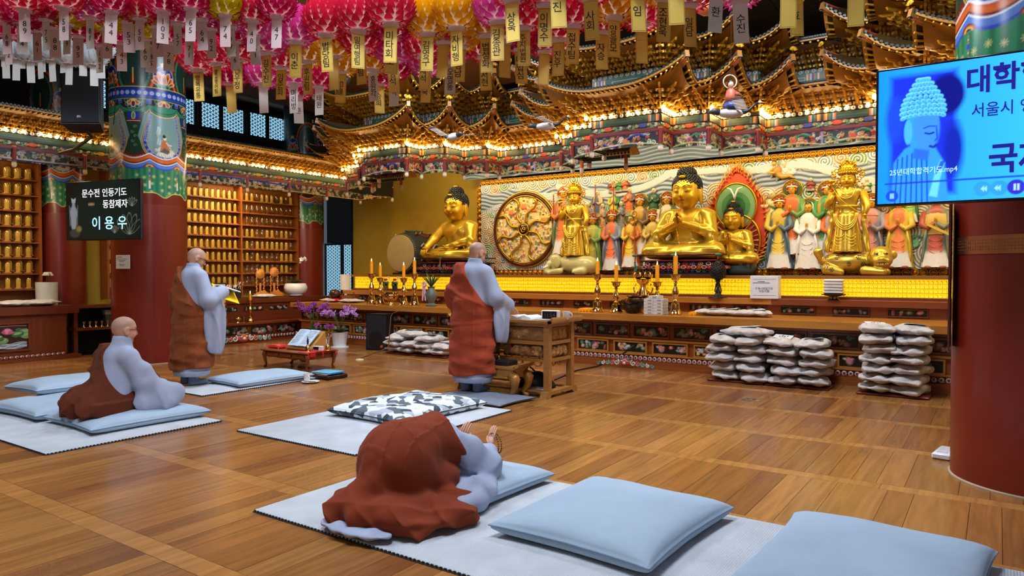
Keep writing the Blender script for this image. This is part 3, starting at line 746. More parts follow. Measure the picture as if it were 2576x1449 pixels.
gg.lathe([(.036, -.085), (.036, -.07)], n=10, col=CTEAL); gg.lathe([(.033, -.07), (.033, .14)], n=10, col=CRED)
gg.lathe([(.037, .14), (.037, .165)], n=10, col=CORG); gg.lathe([(.038, .165), (.038, .18)], n=10, col=CGR); POSTM = gg.mesh('hanging_post', VC, 40)
gg = G()
for k in range(7):
    a = R(-66 + 22 * k); gg.ell((.035 * math.sin(a), 0, .03 + .035 * math.cos(a)), (.012, .01, .03), 6, 5, (230, 186, 90), ry=a)
ORN = gg.mesh('ridge_flower', GOLDB, 180)
FRZ = {}
def frieze_panel(w, h, kind):
    key = (round(w, 2), round(h, 2), kind)
    if key in FRZ: return FRZ[key]
    rr = random.Random(int(w * 100) + kind * 17); cv = Canvas(w, h, max(14, int(w / .0085)), max(12, int(h / .0085)), (34, 30, 30), z0=-h / 2)
    if kind == 0:        # beam: dark green with coloured end stripes
        cv.rect(-9, -9, 9, 9, (26, 50, 40)); cv.rect(-w / 2 + .02, -h * .3, w / 2 - .02, h * .32, (36, 78, 60)); cv.rect(-w * .28, -h * .22, w * .28, h * .24, (24, 44, 40))
        cv.rect(-w * .25, -h * .1, w * .25, h * .12, (50, 84, 80))
        for s in (-1, 1):
            for k, c in enumerate((CORG, (206, 180, 90), CRED, (56, 120, 90), CBLU, (150, 170, 210), CORG)):
                x = s * (w / 2 - .03 - .022 * k)
                if abs(x) > w * .26: cv.rect(x - .008, -h * .45, x + .008, h * .45, c)
    elif kind == 1:      # fan lotus in scrolls, openwork look
        n = max(1, round(w / .5))
        for k in range(n):
            cx = -w / 2 + (k + .5) * w / n; col = ((206, 80, 40), (60, 70, 150), (190, 150, 60))[k % 3]
            cv.ell(cx, 0, w / n * .47, h * .5, (200, 176, 110), hgt=.006); cv.ell(cx, 0, w / n * .45, h * .44, (48, 52, 40), hgt=.002)
            for q in range(7): a = R(-66 + 22 * q); cv.ell(cx + .045 * math.sin(a), -h * .3 + .05 * math.cos(a), .012, .04, col, rot=-a, hgt=.01)
            for s in (-1, 1):
                for q in range(3): cv.spiral(cx + s * (.09 + .05 * q), (-1) ** q * .012, .026, 1.2, q * 2, .006, ((206, 190, 120), (110, 170, 130), (220, 220, 200))[q], sgn=s, hgt=.008)
    elif kind == 2:      # lilac-framed carved board
        pal = ([(190, 190, 196), (200, 170, 120), (60, 110, 84), (214, 206, 190)], [(206, 160, 70), (60, 120, 80), (190, 80, 50), (220, 210, 190)])[int(w * 50) % 2]
        for k in range(int(w * 60)):
            x, z = rr.uniform(-w / 2, w / 2), rr.uniform(-h / 2, h / 2); cv.spiral(x, z, rr.uniform(.02, .045), 1.3, rr.uniform(0, 6), .006, rr.choice(pal), sgn=rr.choice((-1, 1)), hgt=.007)
        pts = [(x, .35 * h * math.sin(x / w * 9)) for x in np.linspace(-w * .32, w * .32, 24)]; cv.line(pts, .015, rr.choice(((46, 62, 150), (196, 150, 60), (60, 130, 90))), hgt=.012); cv.ell(pts[-1][0], pts[-1][1], .028, .02, (196, 60, 40), hgt=.014)
        cv.ell(0, -h * .05, .035, .035, rr.choice(((206, 60, 40), (60, 70, 150), (214, 130, 60))), hgt=.012)
        for k in range(6): a = k * PI / 3; cv.ell(.032 * math.cos(a), -h * .05 + .032 * math.sin(a), .016, .012, (214, 96, 60), hgt=.012)
        d = -np.minimum(np.minimum(cv.X + w / 2, w / 2 - cv.X), np.minimum(h / 2 - cv.Z, cv.Z + h)) ; cv.paint(-(-d - .016) if False else (np.minimum(np.minimum(cv.X + w / 2, w / 2 - cv.X), h / 2 - cv.Z) - .016), CLIL, hgt=.010)
        sc = cv.Z + h / 2 - .05 * np.abs(np.cos(cv.X / w * PI * 1)); cv.paint(np.abs(sc) - .008, (200, 180, 110), hgt=.01)
    elif kind == 3:      # upper-tier frieze: teal with stripes and roundels
        cv.rect(-9, -9, 9, 9, (52, 116, 96)); cv.rect(-w / 2 + .1, -h * .3, w / 2 - .1, h * .1, (40, 84, 76)); cv.rect(-w * .2, -h * .22, w * .2, h * .02, (206, 196, 120)); cv.rect(-w * .19, -h * .19, w * .19, -h * .01, (40, 90, 90))
        for s in (-1, 1):
            for k, c in enumerate(((196, 40, 34), (230, 214, 150), (52, 116, 96), CORG, CBLU, (190, 206, 230), CORG, (230, 214, 150))):
                x = s * (w / 2 - .03 - .024 * k)
                if s * x > .05: cv.rect(x - .009, -h * .42, x + .009, h * .2, c)
        cv.line([(x, -h * .42 + .012 * abs(math.sin(x * 20))) for x in np.linspace(-w / 2, w / 2, 40)], .006, (220, 206, 150)); 
        for k in range(int(w / .085) + 1):
            x = -w / 2 + .04 + .085 * k; cv.ell(x, h * .36, .028, .026, (226, 226, 216), hgt=.008); cv.ell(x, h * .36, .014, .013, (190, 60, 50), hgt=.01)
    me = cv.mesh('painted_board', VC, lambda X, Z, H: np.c_[X, -H, Z]); FRZ[key] = me; return me
gg = G(); gg.lathe([(0, .012), (.016, .01), (.03, 0)], n=8, col=(226, 216, 206), M4=Matrix.Rotation(PI / 2, 4, 'X')); gg.lathe([(0, .02), (.012, .012)], n=6, col=(190, 60, 44), M4=Matrix.Rotation(PI / 2, 4, 'X')); ROUND = gg.mesh('roundel', VC, 60)

def eave(parent, path, z0, mats=(GOLDB, RAFT), lamps=True, frieze=True, upper=False, spacing=.118, dark=False, first=True):
    """path: beam line in plan, room on its right-hand side; z0: top of the beam, where the brackets start"""
    n = len(path); pts = [Vector(p) for p in path]
    dirs = [(pts[i + 1] - pts[i]).normalized() for i in range(n - 1)]; nor = [Vector((d.y, -d.x)) for d in dirs]
    def conv(i):  # +1 convex towards the room
        if i == 0 or i == n - 1: return 0
        return 1 if dirs[i - 1].cross(dirs[i]) > 0 else -1
    def off(i, o):
        if i == 0: return pts[0] + nor[0] * o
        if i == n - 1: return pts[-1] + nor[-1] * o
        return pts[i] + (nor[i - 1] + nor[i]) * o
    OV, ze, LIFT = .56, z0 + .205, .27
    tg, fg, rg, sg = G(), G(), G(), G()
    raft = RAFT_D if dark else RAFT
    for i in range(n - 1):
        A, B, d, nn = pts[i], pts[i + 1], dirs[i], nor[i]; Ls = (B - A).length; rz = math.atan2(d.y, d.x)
        oa, ob = off(i, OV), off(i + 1, OV); Lo = (ob - oa).length; ca, cb = conv(i), conv(i + 1)
        Lc = min(.95, max(.3, Lo))
        def lift(u):
            q = 0
            if ca > 0: q += max(0, 1 - u * Lo / Lc) ** 2.2
            if cb > 0: q += max(0, 1 - (1 - u) * Lo / Lc) ** 2.2
            return LIFT * q
        # rafters
        m = max(2, int(Lo / .07))
        for k in range(m):
            u = (k + .5) / m; e = oa.lerp(ob, u); t = min(max((e - A).dot(d), .02 if ca <= 0 else 0.03), Ls - .02); t = min(max(t, 0.0), Ls)
            inn = A + d * t + nn * .05; p0 = Vector((inn.x, inn.y, z0 + .265)); p1 = Vector((e.x, e.y, ze + lift(u)))
            v = p1 - p0; o = place('rafter', raft, parent, p0); o.rotation_mode = 'QUATERNION'; o.rotation_quaternion = v.to_track_quat('Z', 'Y'); o.scale = (1, 1, v.length)
        # fascia, tile edge, roof skin
        S = max(6, int(Lo / .05)); prev = None
        for k in range(S + 1):
            u = k / S; e = oa.lerp(ob, u) + nn * .02; z = ze + lift(u) + .028; inn = A.lerp(B, u) - nn * .02
            cur = (Vector((e.x, e.y, z)), Vector((inn.x, inn.y, z0 + .40)))
            if prev:
                p, q = prev[0], cur[0]
                fg.add([p + Vector((0, 0, -.014)), q + Vector((0, 0, -.014)), q + Vector((0, 0, .016)), p + Vector((0, 0, .016)), p - Vector((nn.x, nn.y, 0)) * .04 + Vector((0, 0, -.014)), q - Vector((nn.x, nn.y, 0)) * .04 + Vector((0, 0, -.014))], [(0, 1, 2, 3), (0, 4, 5, 1)], (176, 124, 44))
                c = (p + q) / 2; tg.add([c + Vector((d.x * .022 * math.cos(a), d.y * .022 * math.cos(a), .024 + .022 * math.sin(a))) for a in np.arange(6) * PI / 3] + [c + Vector((d.x * .022 * math.cos(a) - nn.x * .05, d.y * .022 * math.cos(a) - nn.y * .05, .030 + .022 * math.sin(a))) for a in np.arange(6) * PI / 3],
                    [(0, 1, 2, 3, 4, 5)] + [(j, j + 6, (j + 1) % 6 + 6, (j + 1) % 6) for j in range(6)], (18, 40, 34))
                sg.add([Vector((A.lerp(B, (k - 1) / S).x, A.lerp(B, (k - 1) / S).y, z0 + .12)), Vector((A.lerp(B, u).x, A.lerp(B, u).y, z0 + .12)), q - Vector((nn.x, nn.y, 0)) * .10 + Vector((0, 0, -.03)), p - Vector((nn.x, nn.y, 0)) * .10 + Vector((0, 0, -.03))], [(0, 1, 2, 3)], (176, 122, 36))
                rg.add([p + Vector((0, 0, .02)), q + Vector((0, 0, .02)), cur[1], prev[1], p - Vector((nn.x, nn.y, 0)) * .03 + Vector((0, 0, -.012)), q - Vector((nn.x, nn.y, 0)) * .03 + Vector((0, 0, -.012)), cur[1] + Vector((0, 0, -.06)), prev[1] + Vector((0, 0, -.06))], [(0, 1, 2, 3), (4, 7, 6, 5)], (70, 52, 24))
            prev = cur
        # brackets and lamps along the beam
        nb = max(1, int(Ls / spacing)); step = Ls / nb
        for k in range(nb):
            c = A + d * (step * (k + .5)); place('bracket', BR_S, parent, (c.x, c.y, z0), (0, 0, rz))
            if lamps and (k % 4 != 3): q = c + nn * .05; place('lamp_bulb', BULBM, parent, (q.x, q.y, z0 + .005))
        if frieze and not upper:
            mid = (A + B) / 2
            for zc, h, kind, pr in ((z0 - .105, .10, 0, .012), (z0 - .2, .085, 1, 0.0), (z0 - .375, .19, 2, 0.0)):
                q = mid + nn * (pr + .002); place('painted_board', frieze_panel(Ls, h, kind), parent, (q.x, q.y, zc), (0, 0, rz))
            for zc, hh, cc, dd in ((z0 - .265, .04, CRED, .05), (z0 - .02, .05, (40, 34, 34), .03)):
                q = G(); q.box((mid.x, mid.y, zc), (Ls + .04, dd, hh), cc, rz=rz); q.obj('rail', VC, parent, 0)
            q = G(); q.box((mid.x - nn.x * .02, mid.y - nn.y * .02, z0 - .23), (Ls, .02, .44), (28, 22, 22), rz=rz); q.obj('backing_board', VC, parent, 0)
            for k in range(int(Ls / .085)): q = A + d * (.045 + .085 * k) + nn * .018; place('roundel', ROUND, parent, (q.x, q.y, z0 - .022), (0, 0, rz))
            for k in range(int(Ls / 1.0)) : 
                if k: q = A + d * (Ls * k / int(Ls / 1.0)); place('hanging_post', POSTM, parent, (q.x, q.y, z0 - .40))
        if frieze and upper:
            mid = (A + B) / 2 + nn * .004; place('painted_board', frieze_panel(Ls, .2, 3), parent, (mid.x, mid.y, z0 - .10), (0, 0, rz))
            q = G(); q.box((mid.x - nn.x * .03, mid.y - nn.y * .03, z0 - .13), (Ls, .04, .26), (28, 40, 36), rz=rz); q.obj('backing_board', VC, parent, 0)
    for i in range(1, n - 1):
        if frieze and not upper: place('hanging_post', POSTM, parent, (pts[i].x, pts[i].y, z0 - .40))
        if conv(i) > 0:
            dd = (nor[i - 1] + nor[i]).normalized(); rz = math.atan2(dd.y, dd.x) + PI / 2
            place('corner_bracket', BR_C, parent, (pts[i].x, pts[i].y, z0), (0, 0, rz))
            tip = off(i, OV + .03); p0 = Vector((pts[i].x, pts[i].y, z0 + .27)); p1 = Vector((tip.x, tip.y, ze + LIFT + .035)); v = p1 - p0
            q = G(); Lr = v.length
            q.box((0, .012, Lr / 2), (.055, .09, Lr), (176, 120, 60)); q.box((0, .059, Lr * .55), (.036, .006, Lr * .85), (226, 150, 130)); 
            for s in (-1, 1): q.box((s * .027, 0, Lr * .55), (.004, .03, Lr * .85), (40, 96, 60)); q.box((s * .027, -.024, Lr * .55), (.004, .012, Lr * .85), (190, 50, 40))
            o = q.obj('corner_rafter', VC, parent, 0); o.location = p0; o.rotation_mode = 'QUATERNION'; o.rotation_quaternion = Matrix((Vector((dd.y, -dd.x, 0)), v.normalized().cross(Vector((dd.y, -dd.x, 0))), v.normalized())).transposed().to_quaternion()
            for zz in (Lr - .02, Lr * .66):
                f = G(); f.lathe([(0, .008), (.022, .006), (.027, 0)], n=8, col=(18, 18, 22), M4=Matrix.Rotation(-PI / 2, 4, 'X'))
                for a in range(6): f.ell((.012 * math.cos(a * PI / 3), .009, .012 * math.sin(a * PI / 3)), (.004, .003, .004), 5, 4, (230, 226, 214))
                f.obj('flower_boss', VC, o, 60, (0, .06, zz))
            place('ridge_flower', ORN, parent, p1 + Vector((0, 0, .035)), (0, 0, rz))
            if lamps: q = pts[i] + dd * .09; place('lamp_bulb', BULBM, parent, (q.x, q.y, z0 + .005), scale=1.3)
    tag(tg.obj('tile_ends', VC, parent, 60), kind='stuff'); fg.obj('fascia', VC, parent, 60); rg.obj('roof_skin', VC, parent, 60); sg.obj('soffit', VC, parent, 60)

a1, a2, a3 = .52, 1.05, 1.56
y1, y2, y3, y4 = 9.07, 9.45, 9.98, 10.35
HB = 4.62 / 2
CY0 = 10.35
def lp(p): return [(x, y - CY0) for x, y in p]
left_steps = [(-a3, y4), (-a3, y3), (-a2, y3), (-a2, y2), (-a1, y2), (-a1, y1)]
right_steps = [(-x, y) for x, y in reversed(left_steps)]
BZ = 3.62
pav = thing('altar_canopy', 'gilded stepped canopy roof in the middle above the praying main Buddha', 'canopy', (-4.3, CY0, 0), 0, 'gilded canopies over the altar')
path = lp([(-HB, y4)] + left_steps + right_steps + [(HB, y4)])
eave(pav, path, BZ); eave(pav, path, BZ + .57, lamps=False, upper=True)
# little inner hall with yellow tiled roof and lotus columns, hung inside the canopy
def inner_hall(parent, x, y, z):
    g = G()
    for k in range(9): 
        xx = -.45 + .1 * k; g.prism([(-.2, .0), (-.1, .09), (0, .13), (.1, .09), (.2, .0), (.18, -.015), (0, .11), (-.18, -.015)], xx, xx + .09, (206, 160, 50) if k % 2 else (186, 138, 40), None, 'yz')
    h = g.obj('inner_roof', VC, parent, 60, (x, y, z))
    g = G(); g.box((0, -.19, -.035), (.92, .03, .035), (226, 214, 170)); 
    for k in range(16): g.box((-.43 + .058 * k, -.207, -.035), (.022, .006, .03), (40, 40, 44))
    g.box((0, -.17, -.085), (.88, .03, .05), (52, 96, 84))
    for k, c in enumerate((CORG, CBLU, CCRM, CRED)): g.box((-.35 + .025 * k, -.187, -.085), (.016, .004, .045), c); g.box((.35 - .025 * k, -.187, -.085), (.016, .004, .045), c)
    g.obj('inner_beam', VC, h, 0)
    for s in (-1, 1):
        g = G(); g.cyl((s * .38, -.17, -.2), (s * .38, -.17, -.06), .028, n=8, col=CORG); g.lathe([(.014, -.3), (.03, -.28), (.034, -.24), (.03, -.2)], (s * .38, -.17, 0), 8, CCRM, lobes=5, amp=.1); g.obj('lotus_column', VC, h)
inner_hall(pav, -.75, -.30, 3.26)
for x, lab in ((-8.92, 'gilded stepped canopy roof on the left above the earth-touching Buddha'), (.32, 'gilded stepped canopy roof at the right, partly hidden by the blue screen')):
    c = copy_tree(pav); c.location.x = x; c['label'] = lab
le = thing('side_eave', 'long straight gilded eave with white lamps above the memorial shelves on the left wall', 'eave', (-12.3, 0, 0))
eave(le, [(0, 1.6), (0, 11.7), (1.02, 11.7), (1.02, 10.35), (1.07, 10.35)], BZ - .05)
g = G(); g.bb((-1.6, 1.6, BZ + .30), (-.1, 11.7, BZ + .36), (40, 60, 54)); g.obj('roof_deck', VC, le, 0)
# ------------------------------------------------------------------ carved mural behind the statues
MX0, MX1, MY = -9.0, .45, 12.0
MCX = (MX0 + MX1) / 2
mural = thing('relief_mural', 'wide painted relief of saints and swirling clouds in a beaded gold frame', 'mural', (MCX, MY, PZ))
mw, mz0, mz1 = MX1 - MX0, 1.47, 3.24
def mxz(px, py, y=MY - .1): p = P(px, py, Y=y); return p.x - MCX, p.z
def mural_canvas():
    cv = Canvas(mw, mz1 - mz0, 1000, 190, (206, 200, 178), z0=mz0); X, Z = cv.X, cv.Z; rr = random.Random(11)
    cen = []
    for k in range(240):
        x, z = rr.uniform(-mw / 2, mw / 2), rr.uniform(mz0, 2.75); cen.append((x, z, rr.uniform(.08, .17)))
    for k in range(40): cen.append((-mw / 2 + (k + .5) * mw / 40, 3.17 + rr.uniform(-.04, .04), rr.uniform(.07, .11)))
    wx, wz = mxz(1316, 577)
    best = np.full(X.shape, 1e9); D = np.zeros(X.shape); T = np.zeros(X.shape); I = np.zeros(X.shape, int)
    for i, (x, z, r) in enumerate(cen):
        d = np.hypot(X - x, Z - z); q = d / r; m = q < best
        best = np.where(m, q, best); D = np.where(m, d, D); I = np.where(m, i, I); T = np.where(m, np.arctan2(Z - z, X - x), T)
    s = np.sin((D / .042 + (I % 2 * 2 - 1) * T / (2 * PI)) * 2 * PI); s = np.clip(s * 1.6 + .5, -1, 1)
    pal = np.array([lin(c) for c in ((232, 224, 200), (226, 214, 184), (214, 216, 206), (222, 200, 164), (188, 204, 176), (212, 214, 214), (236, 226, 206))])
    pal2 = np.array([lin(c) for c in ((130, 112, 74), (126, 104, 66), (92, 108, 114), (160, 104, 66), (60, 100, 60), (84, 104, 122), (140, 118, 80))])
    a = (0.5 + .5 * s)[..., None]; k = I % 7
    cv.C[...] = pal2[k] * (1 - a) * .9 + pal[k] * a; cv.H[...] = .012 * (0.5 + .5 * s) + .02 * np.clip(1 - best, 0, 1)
    # sky: blue-grey streaks above
    sky = Z - (2.78 + .10 * np.sin(X * 1.7 + .6) + .06 * np.sin(X * 4.1)); top = 3.10 + .03 * np.sin(X * 6)
    m = (sky > 0) & (Z < top); st = .5 + .5 * np.sin(Z * 80 + np.sin(X * 3) * 6 + np.sin(X * 11) * 1.5)
    c = np.array(lin((52, 78, 104))) * (1 - st[..., None]) + np.array(lin((176, 186, 190))) * st[..., None]; w_ = np.clip(np.minimum(sky, top - Z) / .05, 0, 1)[..., None] * m[..., None]
    cv.C[...] = cv.C * (1 - w_) + c * w_; cv.H[...] = np.where(m, .004 + .004 * st, cv.H)
    # white ribbons of light sweeping across the sky
    def ribbon(pts, r):
        v = cv.box_of(pts, r); d = v.dline(pts); q = .5 + .5 * np.cos(d / r * 14); v.paint(d - r, (226, 226, 216), hgt=.03); mm = d < r
        v.C[...] = np.where(mm[..., None], np.array(lin((150, 156, 154))) * (1 - q[..., None]) + np.array(lin((238, 236, 226))) * q[..., None], v.C)
    def qb(a, b, c): t = np.linspace(0, 1, 16); return [tuple((1 - u) ** 2 * np.array(a) + 2 * u * (1 - u) * np.array(b) + u * u * np.array(c)) for u in t]
    ribbon(qb(mxz(1250, 560), mxz(1300, 460), mxz(1440, 510)), .07)
    ribbon(qb(mxz(1400, 470), mxz(1560, 520), mxz(1690, 430)), .06); ribbon(qb(mxz(1690, 440), mxz(1780, 420), mxz(1990, 430)), .05); ribbon(qb(mxz(1880, 430), mxz(2060, 380), mxz(2200, 480)), .055); ribbon(qb(mxz(2010, 400), mxz(2100, 450), mxz(2250, 460)), .05)
    # green and orange accents low down
    for px, py, r, c in ((1920, 640, .16, (66, 130, 70)), (1895, 665, .14, (60, 120, 66)), (1262, 560, .1, (110, 170, 100)), (1290, 680, .12, (130, 160, 90)), (1390, 660, .12, (140, 160, 96)), (2300, 610, .12, (70, 140, 80))):
        x, z = mxz(px, py)
        for q in range(3): cv.spiral(x, z, r * (1 - .25 * q), 1.6, q * 1.4, .016, tuple(min(255, v + 26 * q) for v in c), hgt=.035)
    # wheel face
    cv.ell(wx, wz, .72, .72, (214, 188, 120), hgt=.05)
    for k in range(330):
        a, r_ = rr.uniform(0, 2 * PI), .15 + .53 * math.sqrt(rr.random()); x, z = wx + r_ * math.cos(a), wz + r_ * math.sin(a)
        c = rr.choice(((196, 70, 44), (226, 196, 120), (110, 140, 70), (226, 222, 206), (90, 110, 130), (206, 130, 60), (236, 210, 150), (150, 120, 80)))
        cv.ell(x, z, rr.uniform(.014, .03), rr.uniform(.018, .04), c, hgt=.06); cv.ell(x, z + .035, .011, .013, (236, 206, 160), hgt=.065)
        if k % 3 == 0: cv.line([(x - .05, z - .03), (x + .05, z - .025)], .006, (150, 120, 70), hgt=.055)
    for a in (90, 62, 128, 24):
        x, z = wx + .5 * math.cos(R(a)), wz + .5 * math.sin(R(a)) - .03
        for dx, dz, rx, rz, c in ((0, .04, .07, .1, (226, 190, 90)), (0, -.04, .07, .03, (214, 90, 60)), (0, .01, .055, .05, (206, 130, 70)), (0, .07, .03, .035, (240, 206, 120)), (0, .1, .028, .016, (30, 26, 30))): cv.ell(x + dx, z + dz, rx, rz, c, hgt=.075)
    return cv
cvm = mural_canvas()
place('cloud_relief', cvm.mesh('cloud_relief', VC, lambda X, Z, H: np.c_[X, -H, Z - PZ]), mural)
g = G(); g.bb((-mw / 2, .002, mz0 - PZ - .02), (mw / 2, .08, mz1 - PZ)); g.obj('backing', WOODY, mural, 0)
# frame beads
FRM = M('amber_gold', (206, 128, 24), rough=.28, metal=.6, var=.1); DKF = M('frame_groove', (84, 40, 16), rough=.5)
gg = G(); gg.ell((0, 0, 0), (.046, .035, .038), 12, 8); BEAD = gg.mesh('bead', FRM, 180)
gg = G(); gg.torus((0, -.01, 0), .051, .008, 16, 5, axis='y', sz=.86); BEADR = gg.mesh('bead_ring', GOLD, 180)
g = G()
for z in (mz1 - PZ + .05, mz0 - PZ - .05): g.box((0, .03, z), (mw + .2, .06, .115))
for s in (-1, 1): g.box((s * (mw / 2 + .05), .03, (mz0 + mz1) / 2 - PZ), (.115, .06, mz1 - mz0))
g.obj('frame', DKF, mural, 0)
nb = int((mw + .1) / .118)
for k in range(nb):
    for z in (mz1 - PZ + .05, mz0 - PZ - .05):
        b = place('bead', BEAD, mural, (-mw / 2 - .02 + (k + .5) * (mw + .04) / nb, -.005, z)); place('bead_ring', BEADR, b)
for k in range(15): b = place('bead', BEAD, mural, (-mw / 2 - .05, -.005, mz0 - PZ + (k + .5) * (mz1 - mz0) / 15), (0, PI / 2, 0)); place('bead_ring', BEADR, b)
# sky boards above the frame
cv = Canvas(mw + 1, .5, 260, 34, (70, 90, 108), z0=0); st = .5 + .5 * np.sin(cv.Z * 90 + np.sin(cv.X * 4) * 3 + np.sin(cv.X * 9)); cv.C[...] = np.array(lin((60, 78, 96))) * (1 - st[..., None]) + np.array(lin((150, 164, 172))) * st[..., None]; cv.H[...] = .02 * st
place('cloud_board', cv.mesh('cloud_board', VC, lambda X, Z, H: np.c_[X, -H + .1, Z + mz1 - PZ + .16]), mural)
# wheel rim, hub, spokes
wx, wz = mxz(1316, 577); wz -= PZ
wheel = place('dharma_wheel', None, mural, (wx, -.06, wz)); tag(wheel, 'large gold eight-spoked wheel filled with tiny painted scenes')
g = G(); g.torus((0, 0, 0), .715, .035, 56, 8, (74, 36, 18)); g.obj('rim', VCG, wheel, 180)
g = G(); g.torus((0, -.012, 0), .675, .014, 56, 6); g.torus((0, .02, 0), .755, .022, 56, 6); g.obj('rim_gilding', GOLD, wheel, 180)
for k in range(8):
    a = R(22.5 + 45 * k); u = np.linspace(.13, .68, 12); p = [(r_ * math.cos(a + .16 * math.sin((r_ - .13) / .55 * 2 * PI)), -.02, r_ * math.sin(a + .16 * math.sin((r_ - .13) / .55 * 2 * PI))) for r_ in u]
    g = G(); g.tube(p, [.017 + .012 * abs(2 * i / 11 - 1) for i in range(12)], 6); g.obj('spoke', GOLD, wheel, 180)
g = G(); g.lathe([(0, .05), (.09, .045), (.12, .02), (.135, 0)], n=24, M4=Matrix.Rotation(PI / 2, 4, 'X'), col=(36, 18, 12)); g.obj('hub', VCG, wheel, 60)
g = G(); g.torus((0, -.03, 0), .118, .016, 28, 6); g.tube([(-.05, -.055, .03), (-.02, -.055, -.05), (.03, -.055, -.05), (.045, -.055, 0), (.0, -.055, .0), (0, -.055, .05)], .012, 6); g.tube([(.01, -.055, .05), (.05, -.055, .03), (.07, -.055, -.02)], .01, 6); g.obj('hub_emblem', GOLD, wheel, 180)

# ------------------------------------------------------------------ relief saints
SKIN_G, SKIN_P = (222, 170, 50), (226, 206, 156)
def face_bits(g, c, s, dark=(60, 34, 16)):
    x, y, z = c
    g.ell((x, y - .98 * s, z - .05 * s), (.13 * s, .22 * s, .3 * s), 6, 6, None or SK[0])
    for q in (-1, 1):
        g.tube([(x + q * .12 * s, y - .9 * s, z + .16 * s), (x + q * .34 * s, y - .93 * s, z + .2 * s), (x + q * .55 * s, y - .74 * s, z + .12 * s)], .035 * s, 4, dark)
        g.tube([(x + q * .16 * s, y - .94 * s, z - .02 * s), (x + q * .34 * s, y - .93 * s, z - .04 * s), (x + q * .5 * s, y - .8 * s, z - .01 * s)], .03 * s, 4, dark)
    g.tube([(x - .18 * s, y - .9 * s, z - .5 * s), (x, y - .97 * s, z - .52 * s), (x + .18 * s, y - .9 * s, z - .5 * s)], .045 * s, 4, (170, 60, 40))
SK = [SKIN_G]
def saint(px, ptop, pbot, kind, A, B, Cc=(228, 224, 214), yy=-.10, label=None, hands=True):
    """kind: 'bodhi' crowned with halo, 'monk' bald, 'hood' white-robed, 'guard' armoured, 'ksit' halo with green cap"""
    xt, zt = mxz(px, ptop, MY + yy); xb, zb = mxz(px, pbot, MY + yy); H = zt - zb
    hs = .058 * (H if kind != 'monk' or H > .5 else H * 1.6) / 1.0 * (1.35 if kind in ('bodhi', 'hood', 'ksit') else 1.55); hs = min(hs, .075)
    o = place('saint_figure', None, mural, (xt, yy, zb - PZ)); tag(o, label)
    g = G(); zh = H - hs * 1.15; sh = zh - hs * 1.35          # head centre, shoulder height
    W = max(.1, H * .155) if kind != 'monk' else hs * 1.9
    n = 28
    prof = [(W * 1.25, 0), (W * 1.15, sh * .12), (W * 1.05, sh * .35), (W * .95, sh * .6), (W * 1.0, sh * .85), (W * .8, sh * .97), (W * .35, sh + hs * .4)]
    rows = []
    for i, (r_, z) in enumerate(prof):
        rows.append((r_, z))
    pr = np.array(rows); zz = np.linspace(0, 1, 18); zi = np.interp(zz, np.linspace(0, 1, len(pr)), pr[:, 1]); ri = np.interp(zz, np.linspace(0, 1, len(pr)), pr[:, 0])
    th = np.arange(n) * 2 * PI / n; V = []; Ccol = []
    for r_, z in zip(ri, zi):
        f = 1 + .07 * np.sin(th * 9 + z * 6) * (1 - z / max(sh, .01) * .6)
        for t, q in zip(th, f):
            V.append((r_ * q * math.cos(t), r_ * q * math.sin(t) * .55, z))
            xx = math.cos(t); front = math.sin(t) < .2
            c = A if abs(xx) < .5 + .15 * math.sin(z * 9) and front else B
            if z < sh * .22 and abs(xx) < .8: c = Cc
            elif abs(xx) < .3 and front and z < sh * .7: c = tuple(min(255, v * 1.12) for v in A)
            if kind == 'hood': c = Cc
            Ccol.append(lin(c))
    F = [(i * n + j, i * n + (j + 1) % n, (i + 1) * n + (j + 1) % n, (i + 1) * n + j) for i in range(17) for j in range(n)] + [tuple(range(17 * n, 18 * n))]
    g.add(V, F, np.array(Ccol))
    skin = SKIN_P if kind == 'monk' else SKIN_G; SK[0] = skin
    for s in (-1, 1):     # sleeves meeting at the chest, hanging drapes, sash
        sl = A if s < 0 else B
        if kind == 'hood': sl = Cc
        g.tube([(s * W * .85, 0, sh * .93), (s * W * 1.12, -W * .25, sh * .72), (s * W * .55, -W * .62, sh * .66), (s * W * .14, -W * .72, sh * .74)], [W * .3, W * .3, W * .26, W * .15], 8, sl)
        if kind != 'monk': g.tube([(s * W * .62, -W * .5, sh * .66), (s * W * .85, -W * .42, sh * .45), (s * W * .95, -W * .36, sh * .22), (s * W * 1.0, -W * .3, sh * .08)], [W * .2, W * .24, W * .2, W * .07], 8, B if kind != 'hood' else Cc, flat=.5)
        if kind in ('bodhi', 'hood', 'guard', 'ksit'): g.ell((s * W * .55, -W * .5, .0), (W * .34, W * .3, W * .14), 8, 6, (150, 84, 50))
    if hands:
        for s in (-1, 1): g.ell((s * W * .07, -W * .82, sh * .8), (W * .07, W * .1, W * .24), 8, 6, skin, rx=.2)
    for k in range(3): g.tube([(W * .5 * math.cos(a), -W * .5 - .01, sh * (.5 - .1 * k) + W * .35 * math.sin(a)) for a in np.linspace(PI, 2 * PI, 9)], W * .035, 4, tuple(min(255, v * 1.2) for v in A) if kind != 'hood' else (206, 206, 206))
    g.obj('robe', VC, o, 180)
    g = G(); g.cyl((0, 0, sh), (0, 0, zh), hs * .45, n=8, col=skin); g.ell((0, -hs * .1, zh), (hs * .8, hs * .88, hs), 14, 10, skin)
    for s in (-1, 1): g.ell((s * hs * .8, 0, zh - hs * .1), (hs * .12, hs * .2, hs * .38), 6, 6, skin)
    face_bits(g, (0, -hs * .1, zh), hs); g.obj('head', VC, o, 180)
